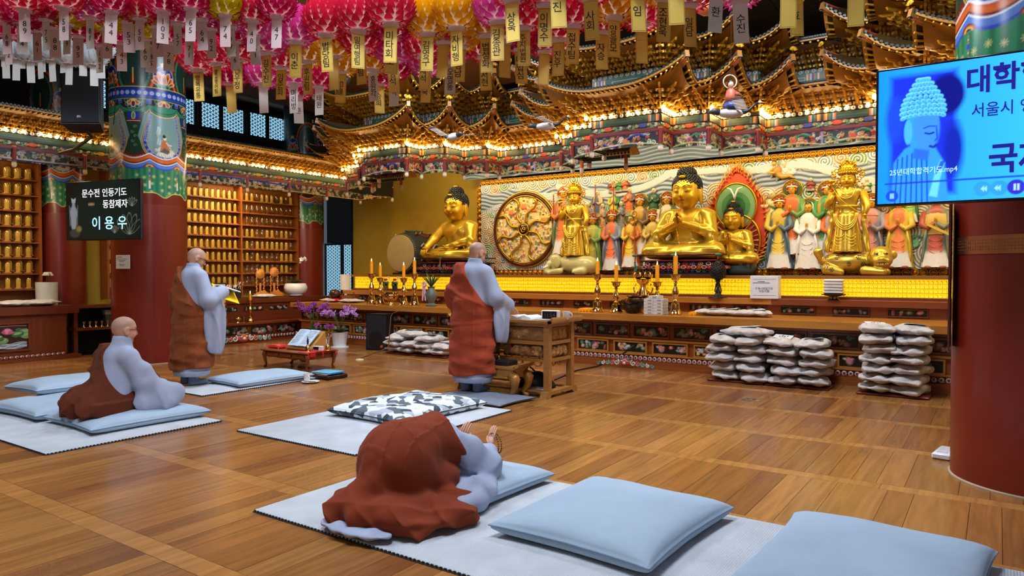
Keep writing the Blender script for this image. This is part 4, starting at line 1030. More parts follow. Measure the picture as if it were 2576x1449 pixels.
    if kind in ('bodhi', 'ksit', 'hood'):
        g = G(); g.lathe([(0, .008), (hs * 1.95, .008), (hs * 1.95, 0)], n=28, col=(70, 104, 66), M4=Matrix.Translation((0, .03, zh + hs * .15)) @ Matrix.Rotation(PI / 2, 4, 'X'))
        h = g.obj('halo', VC, o, 60); g = G(); g.torus((0, .02, zh + hs * .15), hs * 2.0, hs * .13, 28, 6); g.torus((0, .018, zh + hs * .15), hs * 1.75, hs * .05, 28, 5); g.obj('halo_ring', GOLD, h, 180)
    g = G()
    if kind == 'bodhi':
        g.ell((0, hs * .1, zh + hs * .25), (hs * .86, hs * .85, hs * .85), 12, 8, (30, 24, 24))
        g.tube([(hs * 1.0 * math.cos(a), -hs * .75 * math.sin(a) - hs * .1, zh + hs * (.55 + .12 * math.sin(a))) for a in np.linspace(0, PI, 12)], hs * .2, 6, (230, 214, 200))
        for k, (dx, dz) in enumerate(((-.95, .35), (.95, .35), (-1.0, .95), (1.0, .95), (-.5, 1.25), (.5, 1.25), (0, 1.55), (0, 1.15), (-.85, -.2), (.85, -.2))): g.ell((dx * hs, -hs * .45, zh + dz * hs), (hs * .26, hs * .25, hs * .24), 8, 6, (216, 84, 40) if k % 3 else (190, 50, 30))
        g.ell((0, -hs * .8, zh + hs * .95), (hs * .16, hs * .16, hs * .22), 6, 6, (240, 190, 70)); g.obj('crown', VC, o, 180)
    elif kind == 'hood':
        g.lathe([(hs * 1.55, -hs * 2.2), (hs * 1.3, -hs), (hs * 1.12, 0), (hs * 1.02, hs * .7), (hs * .7, hs * 1.25), (0, hs * 1.45)], (0, hs * .18, zh), 20, (232, 232, 230), sy=.8, a0=-PI * .22, a1=PI * 1.22); g.ell((0, -hs * .75, zh + hs * 1.0), (hs * .2, hs * .15, hs * .25), 6, 6, (190, 80, 50)); g.obj('veil', VC, o, 180)
    elif kind == 'ksit':
        g.ell((0, hs * .05, zh + hs * .35), (hs * .88, hs * .92, hs * .8), 12, 8, (58, 110, 84)); g.obj('cap', VC, o, 180)
        g = G(); g.cyl((W * .9, -W * .8, .02), (W * .75, -W * .7, zh + hs * .6), .008, n=6); g.torus((W * .75, -W * .7, zh + hs * 1.2), hs * .55, .009, 16, 5); g.obj('ringed_staff', GOLD, o)
    elif kind == 'guard':
        g.ell((0, hs * .05, zh + hs * .5), (hs * .95, hs * .95, hs * .75), 12, 8, (150, 110, 60)); g.ell((0, 0, zh + hs * 1.3), (hs * .2, hs * .2, hs * .35), 8, 6, (196, 60, 40)); g.obj('helmet', VC, o, 180)
        g = G(); g.lathe([(W * 1.0, sh * .55), (W * 1.08, sh * .7), (W * .95, sh * .88), (W * .6, sh * .95)], n=18, col=(206, 170, 80), sy=.62); g.box((W * .3, -W * .9, sh * .62), (W * 2.2, .02, .035), (214, 180, 70), ry=.5); g.obj('armour', VC, o, 60)
    return o
OR_, GN, YL, BLU, PK, GRY, LG, RB = (206, 100, 40), (70, 130, 60), (214, 180, 60), (80, 98, 118), (222, 150, 140), (130, 126, 130), (150, 180, 90), (140, 60, 44)
SAINTS = [
 (1492, 545, 680, 'bodhi', (206, 196, 90), LG, 'carved saint in green and yellow robes nearest the elephant statue'),
 (1541, 536, 680, 'bodhi', (222, 110, 60), (124, 134, 150), 'carved saint in blue-grey and orange robes'),
 (1588, 540, 672, 'ksit', YL, (200, 110, 40), 'carved saint with a green cap and ringed staff'),
 (1643, 536, 668, 'bodhi', (206, 176, 90), (190, 168, 90), 'carved saint in pale gold robes beside the main Buddha'),
 (1611, 497, 640, 'bodhi', (196, 150, 70), (120, 96, 60), 'carved crowned saint in the upper row'),
 (1679, 492, 640, 'bodhi', (214, 196, 170), (110, 120, 80), 'carved crowned saint half behind the main Buddha'),
 (1962, 500, 675, 'bodhi', (206, 176, 60), (84, 106, 120), 'carved saint in yellow and blue robes right of the flame halo'),
 (1993, 464, 640, 'bodhi', OR_, (110, 150, 80), 'carved saint in orange and green robes in the upper row'),
 (2034, 510, 676, 'hood', (230, 230, 228), (230, 230, 228), 'carved saint veiled all in white'),
 (2082, 466, 640, 'bodhi', (70, 140, 70), (196, 160, 60), 'carved saint in green robes left of the standing statue'),
 (2101, 505, 676, 'bodhi', OR_, (170, 170, 176), 'carved saint mostly hidden by the standing statue'),
 (2192, 498, 676, 'bodhi', PK, (150, 146, 156), 'carved saint in pink robes right of the standing statue'),
 (2262, 496, 672, 'bodhi', (214, 120, 60), YL, 'carved saint in orange and yellow robes under the blue screen'),
 (2356, 490, 672, 'guard', (170, 80, 60), (120, 130, 110), 'carved armoured guardian with a sword'),
 (1418, 478, 640, 'bodhi', (206, 110, 60), (110, 130, 100), 'carved saint behind the elephant rider'),
 (2290, 450, 560, 'bodhi', LG, GN, 'carved saint in green behind the blue screen'),
]
for px, a, b, k, A, B, lab in SAINTS: saint(px, a, b, k, A, B, label=lab, yy=-.10 if b > 660 else -.05)
MONKS = [(1480, 508, RB, GRY), (1503, 478, BLU, (196, 170, 130)), (1545, 478, YL, GN), (1584, 470, OR_, (110, 90, 80)), (1563, 505, GRY, (90, 90, 96)), (1645, 472, (50, 90, 60), (40, 76, 54)), (1516, 510, (196, 150, 90), GRY), (1541, 451, RB, OR_), (1557, 449, GN, GN), (1574, 447, OR_, RB),
         (1940, 478, (214, 200, 150), LG), (2040, 446, RB, (120, 50, 40)), (2181, 448, (206, 180, 140), GN), (2222, 455, OR_, YL)]
for k, (px, a, A, B) in enumerate(MONKS): saint(px, a, a + (74 if a > 456 else 34), 'monk', A, B, (150, 140, 120), -.03, label='carved shaven-headed disciple among the clouds', hands=a > 456)
# tridents held by two disciples, musician in the sky
for px, py0, py1 in ((1500, 465, 560), (1546, 470, 560), (1395, 490, 580)):
    x0, z0 = mxz(px, py0); x1, z1 = mxz(px, py1); g = G(); g.cyl((x1, -.14, z1 - PZ), (x0, -.14, z0 - PZ), .010, n=6, col=(140, 60, 40))
    for s in (-1, 0, 1): g.cyl((x0 + s * .02, -.14, z0 - PZ - .01), (x0 + s * .035, -.14, z0 - PZ + .07), .008, .002, n=5, col=(214, 190, 110))
    g.obj('trident', VC, mural)
x, z = mxz(1952, 432); o = place('flying_musician', None, mural, (x, -.04, z - PZ)); tag(o, 'carved flying musician in gold and orange in the sky')
g = G(); g.ell((0, 0, .02), (.07, .05, .09), 12, 8, (206, 130, 60), ry=.5); g.tube([(0, 0, -.02), (.09, 0, -.08), (.2, 0, -.07), (.28, 0, -.12)], [.05, .045, .035, .01], 8, (196, 150, 70)); g.tube([(-.05, -.03, .06), (-.12, -.06, .0), (-.02, -.08, -.02)], .02, 6, SKIN_G); g.ell((-.04, -.03, .14), .036, 10, 8, SKIN_G); g.ell((-.04, -.01, .165), (.036, .034, .026), 10, 6, (40, 30, 26)); g.obj('body', VC, o, 180)
g = G()
for k in range(7): a = R(50 * k); g.tube([(.05 + .16 * math.cos(a) * (1 - t / 2.4), 0.01, .02 + .12 * math.sin(a) + .06 * (1 - t / 2.4) * math.sin(t * 4 + k)) for t in np.linspace(0, 2, 12)], .014, 5, ((226, 220, 200), (206, 180, 130), (130, 160, 130))[k % 3])
g.obj('scarf', VC, o, 180)
# ------------------------------------------------------------------ flame mandorla with seated Buddha (statue added with the others)
fx, fz0 = mxz(1852, 690, 11.9); 
man = place('flame_mandorla', None, mural, (fx, -.10, .02)); tag(man, 'pointed orange flame halo with green nimbus behind the small gold Buddha')
def mand(u, k=1.0):    # outline, u in 0..1
    a = -PI / 2 + 2 * PI * u; x = .50 * k * math.cos(a); z = .80 + .86 * k * math.sin(a)
    if math.sin(a) > 0: x *= 1 - .45 * math.sin(a) ** 3; z += .10 * k * math.sin(a) ** 4
    return x, z
out = [mand(i / 60) for i in range(60)]
g = G(); g.prism(out, .0, .05, (206, 74, 30)); g.obj('flame_field', VC, man, 0)
for i in range(54):
    u = (i + .5) / 54
    if .5 - .46 < u < .5 + .46:
        for q, (k, sc, c) in enumerate(((1.0, 1.0, (236, 150, 40)), (.93, .8, (226, 96, 30)))):
            x, z = mand(u, k); x2, z2 = mand(u + .015, k + .02); d = Vector((x, z - .8)).normalized(); up = Vector((0.0, 1.0)); dd = (d * .55 + up * .75).normalized()
            p = [Vector((x, z)) + dd * t * .13 * sc + Vector((-dd.y, dd.x)) * .018 * math.sin(t * 5 + i) for t in np.linspace(0, 1, 6)]
            f = G(); f.tube([(v.x, -.012 - .012 * q, v.y) for v in p], [.028 * sc, .032 * sc, .027 * sc, .019 * sc, .011 * sc, .002], 6, c, flat=.5); f.obj('flame', VC, man, 180)
g = G(); g.lathe([(0, .02), (.33, .02), (.34, 0)], n=36, col=(120, 160, 110), M4=Matrix.Translation((0, -.03, 1.13)) @ Matrix.Rotation(PI / 2, 4, 'X') @ Matrix.Scale(1.12, 4, (0, 1, 0))); g.lathe([(0, .022), (.24, .02)], n=30, col=(70, 130, 76), M4=Matrix.Translation((0, -.034, 1.12)) @ Matrix.Rotation(PI / 2, 4, 'X')); g.lathe([(0, .022), (.16, .02)], n=24, col=(40, 96, 54), M4=Matrix.Translation((0, -.04, 1.12)) @ Matrix.Rotation(PI / 2, 4, 'X')); g.obj('green_nimbus', VC, man, 60)
g = G(); g.torus((0, -.05, 1.13), .335, .018, 40, 6, sz=1.12); g.torus((0, -.04, .55), .40, .02, 40, 6, sz=1.1); g.obj('nimbus_ring', GOLD, man, 180)
g = G()
for k in range(30): a = 2 * PI * k / 30; g.tube([(.1 * math.cos(a), -.03, .55 + .1 * math.sin(a)), (.38 * math.cos(a), -.035, .55 + .42 * math.sin(a))], [.008, .03], 5, (206, 130, 96) if k % 2 else (226, 176, 150), flat=.5)
g.obj('ray_nimbus', VC, man, 60)
g = G()
for s in (-1, 1): g.tube([(0, -.12, 1.22), (s * .02, -.13, 1.32), (s * .06, -.14, 1.40), (s * .13, -.12, 1.43)], [.012, .016, .016, .006], 6, (236, 236, 230))
g.obj('white_rays', VC, man, 180)
g = G()
for k in range(13): a = R(-84 + 14 * k); g.ell((.34 * math.sin(a), -.16 - .10 * math.cos(a), .17), (.06, .03, .10), 8, 6, (70, 96, 110) if k % 2 else (130, 140, 146), rz=a, rx=.3)
g.lathe([(.30, .0), (.36, .08), (.33, .2)], (0, -.12, 0), 20, (60, 90, 84), sy=.5); g.obj('lotus_seat', VC, man, 180)
# ------------------------------------------------------------------ gold statues
GSAT = M('satin_gold', (214, 166, 34), rough=.38, metal=.42, var=.05, scale=5)
GROB = M('bright_gold_robe', (226, 186, 60), rough=.27, metal=.6, var=.05, scale=5)
HAIR = M('blue_black_hair', (20, 22, 26), rough=.5, var=.1)
def head_sdf(Pn, c, s):
    x, y, z = c
    d = sd_ell(Pn, (x, y, z + .02 * s), (.155 * s, .168 * s, .185 * s))
    d = smin(d, sd_ell(Pn, (x, y - .02 * s, z - .09 * s), (.128 * s, .135 * s, .125 * s)), .06 * s)
    d = smin(d, sd_cap(Pn, (x, y - .155 * s, z + .05 * s), (x, y - .186 * s, z - .045 * s), .016 * s, .026 * s), .025 * s)
    for q in (-1, 1):
        d = smin(d, sd_cap(Pn, (x + q * .025 * s, y - .160 * s, z + .055 * s), (x + q * .10 * s, y - .128 * s, z + .06 * s), .012 * s, .010 * s), .02 * s)
        d = smin(d, sd_ell(Pn, (x + q * .062 * s, y - .142 * s, z + .012 * s), (.034 * s, .02 * s, .018 * s)), .015 * s)
        d = smin(d, sd_ell(Pn, (x + q * .075 * s, y - .105 * s, z - .065 * s), (.05 * s, .05 * s, .045 * s)), .04 * s)
        d = smin(d, sd_ell(Pn, (x + q * .162 * s, y + .02 * s, z - .06 * s), (.022 * s, .04 * s, .115 * s)), .012 * s)
    d = smin(d, sd_ell(Pn, (x, y - .158 * s, z - .085 * s), (.040 * s, .02 * s, .012 * s)), .012 * s)
    d = smin(d, sd_ell(Pn, (x, y - .152 * s, z - .108 * s), (.032 * s, .02 * s, .012 * s)), .012 * s)
    d = smin(d, sd_ell(Pn, (x, y - .13 * s, z - .16 * s), (.04 * s, .03 * s, .03 * s)), .03 * s)
    return d
def face_lines(parent, c, s, lips=(150, 60, 30), dark=(54, 34, 12)):
    x, y, z = c; g = G()
    for q in (-1, 1):
        g.tube([(x + q * .022 * s, y - .176 * s, z + .062 * s), (x + q * .06 * s, y - .163 * s, z + .078 * s), (x + q * .11 * s, y - .126 * s, z + .062 * s)], .004 * s, 5, dark)
        g.tube([(x + q * .030 * s, y - .160 * s, z + .006 * s), (x + q * .06 * s, y - .163 * s, z + .000 * s), (x + q * .098 * s, y - .134 * s, z + .010 * s)], .0045 * s, 5, dark)
    g.tube([(x - .04 * s, y - .164 * s, z - .095 * s), (x, y - .181 * s, z - .098 * s), (x + .04 * s, y - .164 * s, z - .095 * s)], .006 * s, 5, lips)
    g.ell((x, y - .172 * s, z + .105 * s), .010 * s, 8, 6, (226, 220, 210)); g.obj('face_lines', VC, parent, 180)
def fingers(g, base, dirs, r, col):
    for p, q1, q2, q3 in dirs: g.tube([p, q1, q2, q3], [r, r * .95, r * .85, r * .6], 7, col)
def buddha_body(kind):
    def fn(Pn):
        X, Y, Z = Pn[..., 0], Pn[..., 1], Pn[..., 2]
        d = sd_ell(Pn, (0, -.06, .10), (.58, .36, .15))
        for s in (-1, 1):
            d = smin(d, sd_cap(Pn, (s * .18, .06, .17), (s * .53, -.20, .14), .19, .13), .06); d = smin(d, sd_cap(Pn, (s * .53, -.20, .12), (-s * .06, -.37, .10), .12, .085), .05)
        d = smin(d, sd_ell(Pn, (0, .06, .36), (.27, .20, .32)), .08); d = smin(d, sd_ell(Pn, (0, .03, .68), (.33, .20, .25)), .1)
        d = smin(d, sd_cap(Pn, (-.26, .05, .84), (.26, .05, .84), .12, .12), .08); d = smin(d, sd_cap(Pn, (0, .03, .88), (0, 0, 1.05), .10, .092), .05)
        for s in (-1, 1):
            if kind == 'pray' or s > 0:
                el = (s * .42, -.10, .47); h = (s * .06, -.33, .64) if kind == 'pray' else (.02, -.30, .31)
            else: el = (-.47, -.14, .52); h = (-.46, -.40, .30)
            d = smin(d, sd_cap(Pn, (s * .33, .04, .80), el, .12, .098), .05); d = smin(d, sd_cap(Pn, el, h, .098, .058), .03)
        return d
    return fn
def robe_sdf(kind):
    body = buddha_body(kind)
    def fn(Pn):
        X, Y, Z = Pn[..., 0], Pn[..., 1], Pn[..., 2]; b = body(Pn)
        fold = .006 * np.sin(30 * (Z * .45 + np.abs(X)) + 6 * Y)
        legf = .007 * np.sin(40 * np.hypot(X * .55, Z + .3) + 4 * Y)
        d = b - .014 - np.where(Z > .32, fold, legf)
        if kind == 'pray': up = .10 + .20 * (Z - .45) - np.abs(X)
        else: up = .02 + .95 * (Z - .62) - X * 1.0
        up = np.where(kind == 'pray', np.maximum(up, -10), up)
        reg = np.minimum(np.maximum(up, Z - .93), Z - .28)       # shoulder drape, or the lap
        d = smax(d, reg, .012)
        d = np.where((np.abs(X) < .30) & (Y < -.27) & (Z > .40), np.maximum(d, .02), d)
        for s in ((-1, 1) if kind == 'pray' else (1,)):          # hanging sleeves
            d = smin(d, sd_ell(Pn, (s * .44, -.08, .33), (.085, .15, .20)) - .006 * np.sin(60 * Y + 20 * Z), .03)
        return d
    return fn
BM = {}
for kd in ('pray', 'earth'):
    BM[kd] = (sd_mesh('body', buddha_body(kd), (-.72, -.55, -.08), (.72, .36, 1.12), .014, GSAT), sd_mesh('robe', robe_sdf(kd), (-.76, -.6, -.1), (.76, .4, 1.02), .0125, GROB))
HEADM = sd_mesh('head', lambda Q: head_sdf(Q, (0, 0, 0), 1), (-.22, -.24, -.24), (.22, .22, .24), .0085, GSAT)
def hair_mesh():
    g = G(); k = 0
    g.ell((0, .025, .06), (.163, .165, .165), 20, 14, (20, 22, 26)); g.ell((0, .03, .20), (.105, .105, .09), 16, 10, (20, 22, 26))
    for i in range(520):
        ph = math.acos(1 - 2 * (i + .5) / 520); th = PI * (1 + 5 ** .5) * i; v = np.array((math.sin(ph) * math.cos(th), math.sin(ph) * math.sin(th), math.cos(ph)))
        p = v * (.165, .167, .167) + (0, .025, .06)
        if p[2] < .095 + .0 and p[1] < -.04: continue
        if p[2] < -.04 or (p[1] < .03 and p[2] < .02): continue
        g.ell(p, .0155, 6, 5, (22, 24, 30))
    for i in range(90):
        ph = math.acos(1 - (i + .5) / 90 * 1.0); th = PI * (1 + 5 ** .5) * i; g.ell((.106 * math.sin(ph) * math.cos(th), .03 + .106 * math.sin(ph) * math.sin(th), .20 + .092 * math.cos(ph)), .0145, 6, 5, (22, 24, 30))
    return g.mesh('hair', HAIR, 180)
HAIRM = hair_mesh()
gg = G(); gg.ell((0, -.125, .175), (.045, .03, .022), 12, 8, (214, 170, 40)); gg.ell((0, .03, .30), (.05, .05, .022), 12, 8, (214, 170, 40)); JEWM = gg.mesh('hair_jewels', GOLD, 180)
def hands_mesh(kind):
    g = G()
    if kind == 'pray':
        for s in (-1, 1):
            g.ell((s * .034, -.375, .685), (.030, .048, .075), 12, 9, rx=.15); 
            for k in range(4):
                y = -.345 - .024 * k; L = (.10, .125, .13, .11)[k]
                g.tube([(s * .032, y, .73), (s * .028, y - .008, .73 + L * .5), (s * .012, y - .016, .73 + L * .85), (-s * .012, y - .03, .73 + L)], [.0145, .014, .013, .010], 7)
            g.tube([(s * .045, -.40, .67), (s * .05, -.445, .70), (s * .035, -.455, .74), (s * .02, -.45, .765)], [.018, .017, .015, .011], 7)
    else:
        g.ell((-.46, -.45, .27), (.055, .06, .03), 12, 9, rx=-.7)
        for k in range(4): x = -.505 + .028 * k; L = (.13, .155, .16, .14)[k]; g.tube([(x, -.475, .25), (x, -.505, .20), (x, -.515, .25 - L * .8), (x, -.505, .25 - L)], [.016, .0155, .014, .010], 7)
        g.tube([(-.405, -.44, .26), (-.385, -.475, .22), (-.385, -.49, .18), (-.39, -.495, .15)], [.019, .018, .016, .011], 7)
        g.ell((.0, -.33, .285), (.09, .06, .028), 12, 9)
        for k in range(4): y = -.30 - .027 * k; g.tube([(-.06, y, .285), (-.11, y, .295), (-.15, y - .004, .30), (-.18, y - .006, .305)], [.0155, .015, .013, .010], 7)
        g.tube([(.02, -.36, .30), (-.03, -.365, .33), (-.07, -.345, .345), (-.09, -.33, .35)], [.018, .016, .014, .011], 7)
    return g.mesh('hands', GSAT, 180)
HANDM = {k: hands_mesh(k) for k in ('pray', 'earth')}
def seated_buddha(name, kind, loc, sc, label, cat='statue', parent=None, mats=None):
    t = place(name, None, parent, loc, (0, 0, 0), sc)
    if parent is None: tag(t, label, cat)
    else: t['label'] = label
    [place(nm, me_, t, scale=(1, 1, .86)) for nm, me_ in (('body', BM[kind][0]), ('robe', BM[kind][1]), ('hands', HANDM[kind]))]
    h = place('head', HEADM, t, (0, -.03, 1.10), (R(6), 0, 0), 1.38); 
    if parent is None: place('hair', HAIRM, h); place('hair_jewels', JEWM, h); face_lines(h, (0, 0, 0), 1)
    else: place('hair', HAIRM, t, (0, -.03, 1.10), (R(6), 0, 0), 1.38); place('hair_jewels', JEWM, t, (0, -.03, 1.10), (R(6), 0, 0), 1.38)
    return t
BYY = 11.45
mb = P(1728, 640, Y=BYY); b1 = P(1150, 640, Y=BYY)
PEDZ = 1.665
seated_buddha('buddha_statue', 'pray', (mb.x, BYY, PEDZ), (1.04, 1.04, 1.0), 'large gold seated Buddha with hands clasped at the chest')
seated_buddha('buddha_statue', 'earth', (b1.x, BYY, PEDZ), (1.04, 1.04, 1.0), 'large gold seated Buddha touching the ground beside the drum')
seated_buddha('small_gold_buddha', 'pray', (0, -.16, .19), .66, 'small gold seated Buddha inside the flame halo', parent=man)
# pedestals
def pedestal(x, label):
    t = thing('statue_pedestal', label, 'pedestal', (x, BYY - .02, PZ)); tiers = ((0, .05, .66, .46), (.05, .11, .60, .40), (.11, .15, .68, .47), (.15, .22, .58, .40), (.22, .25, .66, .46))
    cols = ((30, 26, 40), (26, 28, 60), (120, 30, 24), (34, 22, 24), (90, 26, 22))
    for (z0, z1, hx, hy), c in zip(tiers, cols): g = G(); g.rbox((0, 0, (z0 + z1) / 2), (2 * hx, 2 * hy, z1 - z0), .012, c); g.obj('tier', VCG, t)
    for z, c2, n in ((.08, [(60, 80, 180), (206, 190, 120), (70, 140, 110), (190, 60, 40)], 12), (.13, [(196, 60, 44), (206, 150, 130)], 16), (.185, [(226, 226, 220), (206, 60, 44), (90, 90, 170), (214, 170, 90)], 9)):
        g = G(); hx, hy = [(q[2], q[3]) for q in tiers if q[0] <= z <= q[1]][0]
        for k in range(n):
            u = -hx + (k + .5) * 2 * hx / n; g.torus((u, -hy - .004, z), .024, .007, 12, 5, c2[k % len(c2)], 'y', sx=1.5); g.ell((u, -hy - .004, z), (.014, .008, .012), 6, 5, c2[(k + 1) % len(c2)])
            if abs(u) < hy: g.torus((hx + .004, u, z), .024, .007, 12, 5, c2[k % len(c2)], 'x', sx=1.5); g.ell((hx + .004, u, z), (.008, .014, .012), 6, 5, c2[(k + 1) % len(c2)])
        g.obj('painted_ornament', VCG, t, 180)
    rail = G(); 
    for s in (-1, 1): rail.cyl((s * .70, -.5, .33), (s * .70, .4, .33), .013, n=8, col=(74, 26, 26)); 
    rail.cyl((-.74, -.5, .33), (.74, -.5, .33), .013, n=8, col=(74, 26, 26)); rail.obj('railing', VCG, t, 180)
    for x2 in (-.70, -.02, .70):
        g = G(); g.cyl((x2, -.5, .22), (x2, -.5, .34), .014, n=8, col=(196, 90, 50)); g.ell((x2, -.5, .325), (.06, .03, .022), 10, 6, (40, 110, 84)); g.cyl((x2, -.505, .12), (x2, -.505, .22), .008, .02, n=8, col=(90, 130, 110)); g.obj('rail_post', VCG, t, 60)
    for s in (-1, 1):
        g = G(); g.tube([(s * .66, -.47, .02), (s * .70, -.5, .08), (s * .66, -.5, .13), (s * .70, -.5, .18)], [.03, .025, .02, .01], 6, (50, 120, 100)); g.obj('corner_dragon', VCG, t, 180)
pedestal(mb.x, 'dark painted tiered pedestal with green-capped railing under the main Buddha'); pedestal(b1.x, 'dark painted tiered pedestal with railing under the left Buddha')

# standing bodhisattvas
def bodhi_sdf(Pn):
    X, Y, Z = Pn[..., 0], Pn[..., 1], Pn[..., 2]
    Q = Pn * np.array((1, 1.3, 1), np.float32)
    d = sd_cap(Q, (0, 0, .0), (0, 0, .55), .22, .125)
    d = d - .009 * np.sin(np.arctan2(X, -Y) * 15 + Z * 3) * np.clip((.62 - Z) * 4, 0, 1)
    d = smin(d, sd_ell(Pn, (0, 0, .70), (.125, .10, .20)), .05); d = smin(d, sd_ell(Pn, (0, -.01, .80), (.15, .11, .11)), .05)
    d = smin(d, sd_cap(Pn, (-.14, 0, .87), (.14, 0, .87), .06, .06), .05); d = smin(d, sd_cap(Pn, (0, 0, .88), (0, -.01, 1.0), .055, .05), .03)
    d = smin(d, sd_cap(Pn, (-.06, -.12, .02), (-.05, -.08, .5), .09, .07), .03); d = smin(d, sd_cap(Pn, (.06, -.12, .02), (.05, -.08, .5), .09, .07), .03)
    for s in (-1, 1):
        d = smin(d, sd_cap(Pn, (s * .19, .02, .84), (s * .21, .0, .45), .035, .03) + .004 * np.sin(Z * 40), .02)
        d = smin(d, sd_cap(Pn, (s * .21, .0, .45), (s * .27, -.02, .04), .03, .045) + .006 * np.sin(Z * 26 + X * 60), .02)
    return smax(d, -Z, .01)
BODM = sd_mesh('robed_body', bodhi_sdf, (-.36, -.3, -.02), (.36, .3, 1.04), .0095, GROB)
def standing(loc, label, flip=1, h0=.0):
    t = thing('bodhisattva_statue', label, 'statue', loc); place('robed_body', BODM, t)
    s = .62; hz = 1.06; h = place('head', HEADM, t, (0, -.01, hz), (R(4), 0, 0), s)
    face_lines(h, (0, 0, 0), 1); g = G(); g.ell((0, .03, .04), (.168, .16, .17), 18, 12); g.obj('hair', HAIR, h, 180)
    g = G(); z = hz + .06
    g.lathe([(.105, 0), (.112, .03), (.118, .07), (.11, .12), (.07, .17), (.0, .20)], (0, 0, z), 20)
    for r_ in range(4):
        n = 13 - 2 * r_
        for k in range(n):
            a = -PI * 1.1 + PI * 1.2 * (k + .5) / n; q = .118 - .012 * r_
            g.ell((q * math.cos(a), q * math.sin(a), z + .025 + .045 * r_), (.02, .02, .026), 7, 5); g.torus((q * 1.08 * math.cos(a), q * 1.08 * math.sin(a), z + .045 + .045 * r_), .014, .005, 8, 4, axis='y')
    for k in range(7): a = R(-66 + 22 * k); g.cyl((.1 * math.sin(a), -.06, z + .10 + .05 * math.cos(a)), (.13 * math.sin(a), -.06, z + .13 + .10 * math.cos(a)), .014, .003, n=6)
    g.ell((0, -.09, z + .20), (.022, .02, .035), 8, 6); g.obj('crown', GOLD, t, 180)
    g = G()
    for s2 in (-1, 1):
        for k in range(9):
            u = k / 8; g.torus((s2 * (.15 + .05 * math.sin(u * 6)), -.03, hz + .13 - .26 * u), .026, .007, 10, 4, axis='y'); g.ell((s2 * (.17 + .04 * math.cos(u * 7)), -.03, hz + .12 - .26 * u), (.012, .01, .018), 6, 5)
    g.obj('side_ornaments', GOLD, t, 180)
    g = G()
    for k, (w_, dz) in enumerate(((.075, .05), (.10, .09), (.125, .15))): g.tube([(w_ * math.cos(a), -.13 - .01 * k + .03 * abs(math.cos(a)), .92 - dz + dz * (1 - abs(math.sin(a))) ** 1) for a in np.linspace(PI, 2 * PI, 13)], .007, 5)
    for k, (w_, dz) in enumerate(((.13, .18), (.145, .21), (.16, .24))): g.tube([(w_ * math.cos(a), -.19 - .005 * k + .05 * abs(math.cos(a)), .56 - dz * math.sin(-a) ) for a in np.linspace(PI, 2 * PI, 15)], .010, 6)
    for s2 in (-1, 1):
        for k in range(4): g.tube([(s2 * .075 + .06 * math.cos(a), -.20 + .02 * abs(math.cos(a)), .26 - .045 * k + .045 * math.sin(a)) for a in np.linspace(PI, 2 * PI, 9)], .007, 5)
    g.torus((0, -.01, .66), .155, .018, 24, 6, axis='z', sz=.85); g.obj('necklaces_and_swags', GROB, t, 180)
    # arms and hands: one raised with a stem, one lowered
    g = G(); ra, la = flip, -flip
    g.tube([(ra * .20, 0, .86), (ra * .27, -.06, .68), (ra * .22, -.17, .72), (ra * .16, -.20, .82)], [.055, .048, .04, .028], 10); g.tube([(la * .20, 0, .86), (la * .27, -.05, .66), (la * .25, -.15, .54)], [.055, .048, .03], 10)
    for (bx, by, bz, up) in ((ra * .15, -.205, .85, 1), (la * .25, -.17, .51, -1)):
        g.ell((bx, by, bz), (.024, .018, .034), 8, 6)
        for k in range(4): g.tube([(bx - .018 + .012 * k, by, bz + up * .02), (bx - .02 + .013 * k, by - .015, bz + up * .055), (bx - .018 + .012 * k, by - .035, bz + up * (.07 - .004 * k))], [.0065, .006, .004], 6)
        g.tube([(bx + .022, by - .005, bz), (bx + .035, by - .02, bz + up * .025), (bx + .03, by - .03, bz + up * .045)], [.008, .007, .005], 6)
    g.obj('arms', GSAT, t, 180)
    g = G(); g.tube([(ra * .17, -.23, .95), (ra * .10, -.24, .80), (-.0, -.25, .70), (la * .22, -.2, .52), (la * .42, -.16, .50)], .006, 5)
    for k in range(9): a = k * .7; g.ell((ra * .18 + .03 * math.cos(a), -.23 + .02 * math.sin(a), .97 + .05 * math.sin(a * 1.7)), (.02, .015, .026), 6, 5)
    g.obj('lotus_stem', GOLD, t, 180)
    g = G()
    for s2 in (-1, 1): g.ell((s2 * .085, -.13, .018), (.045, .085, .03), 10, 7); [g.ell((s2 * .085 - .03 + .015 * k, -.205, .014), .011, 6, 5) for k in range(5)]
    g.obj('feet', GSAT, t, 180); return t
s1, s2_ = P(1440, 640, Y=11.4), P(2135, 640, Y=11.3)
JADE = M('pale_jade', (196, 184, 118), rough=.25, var=.12, scale=4, subs=.2)
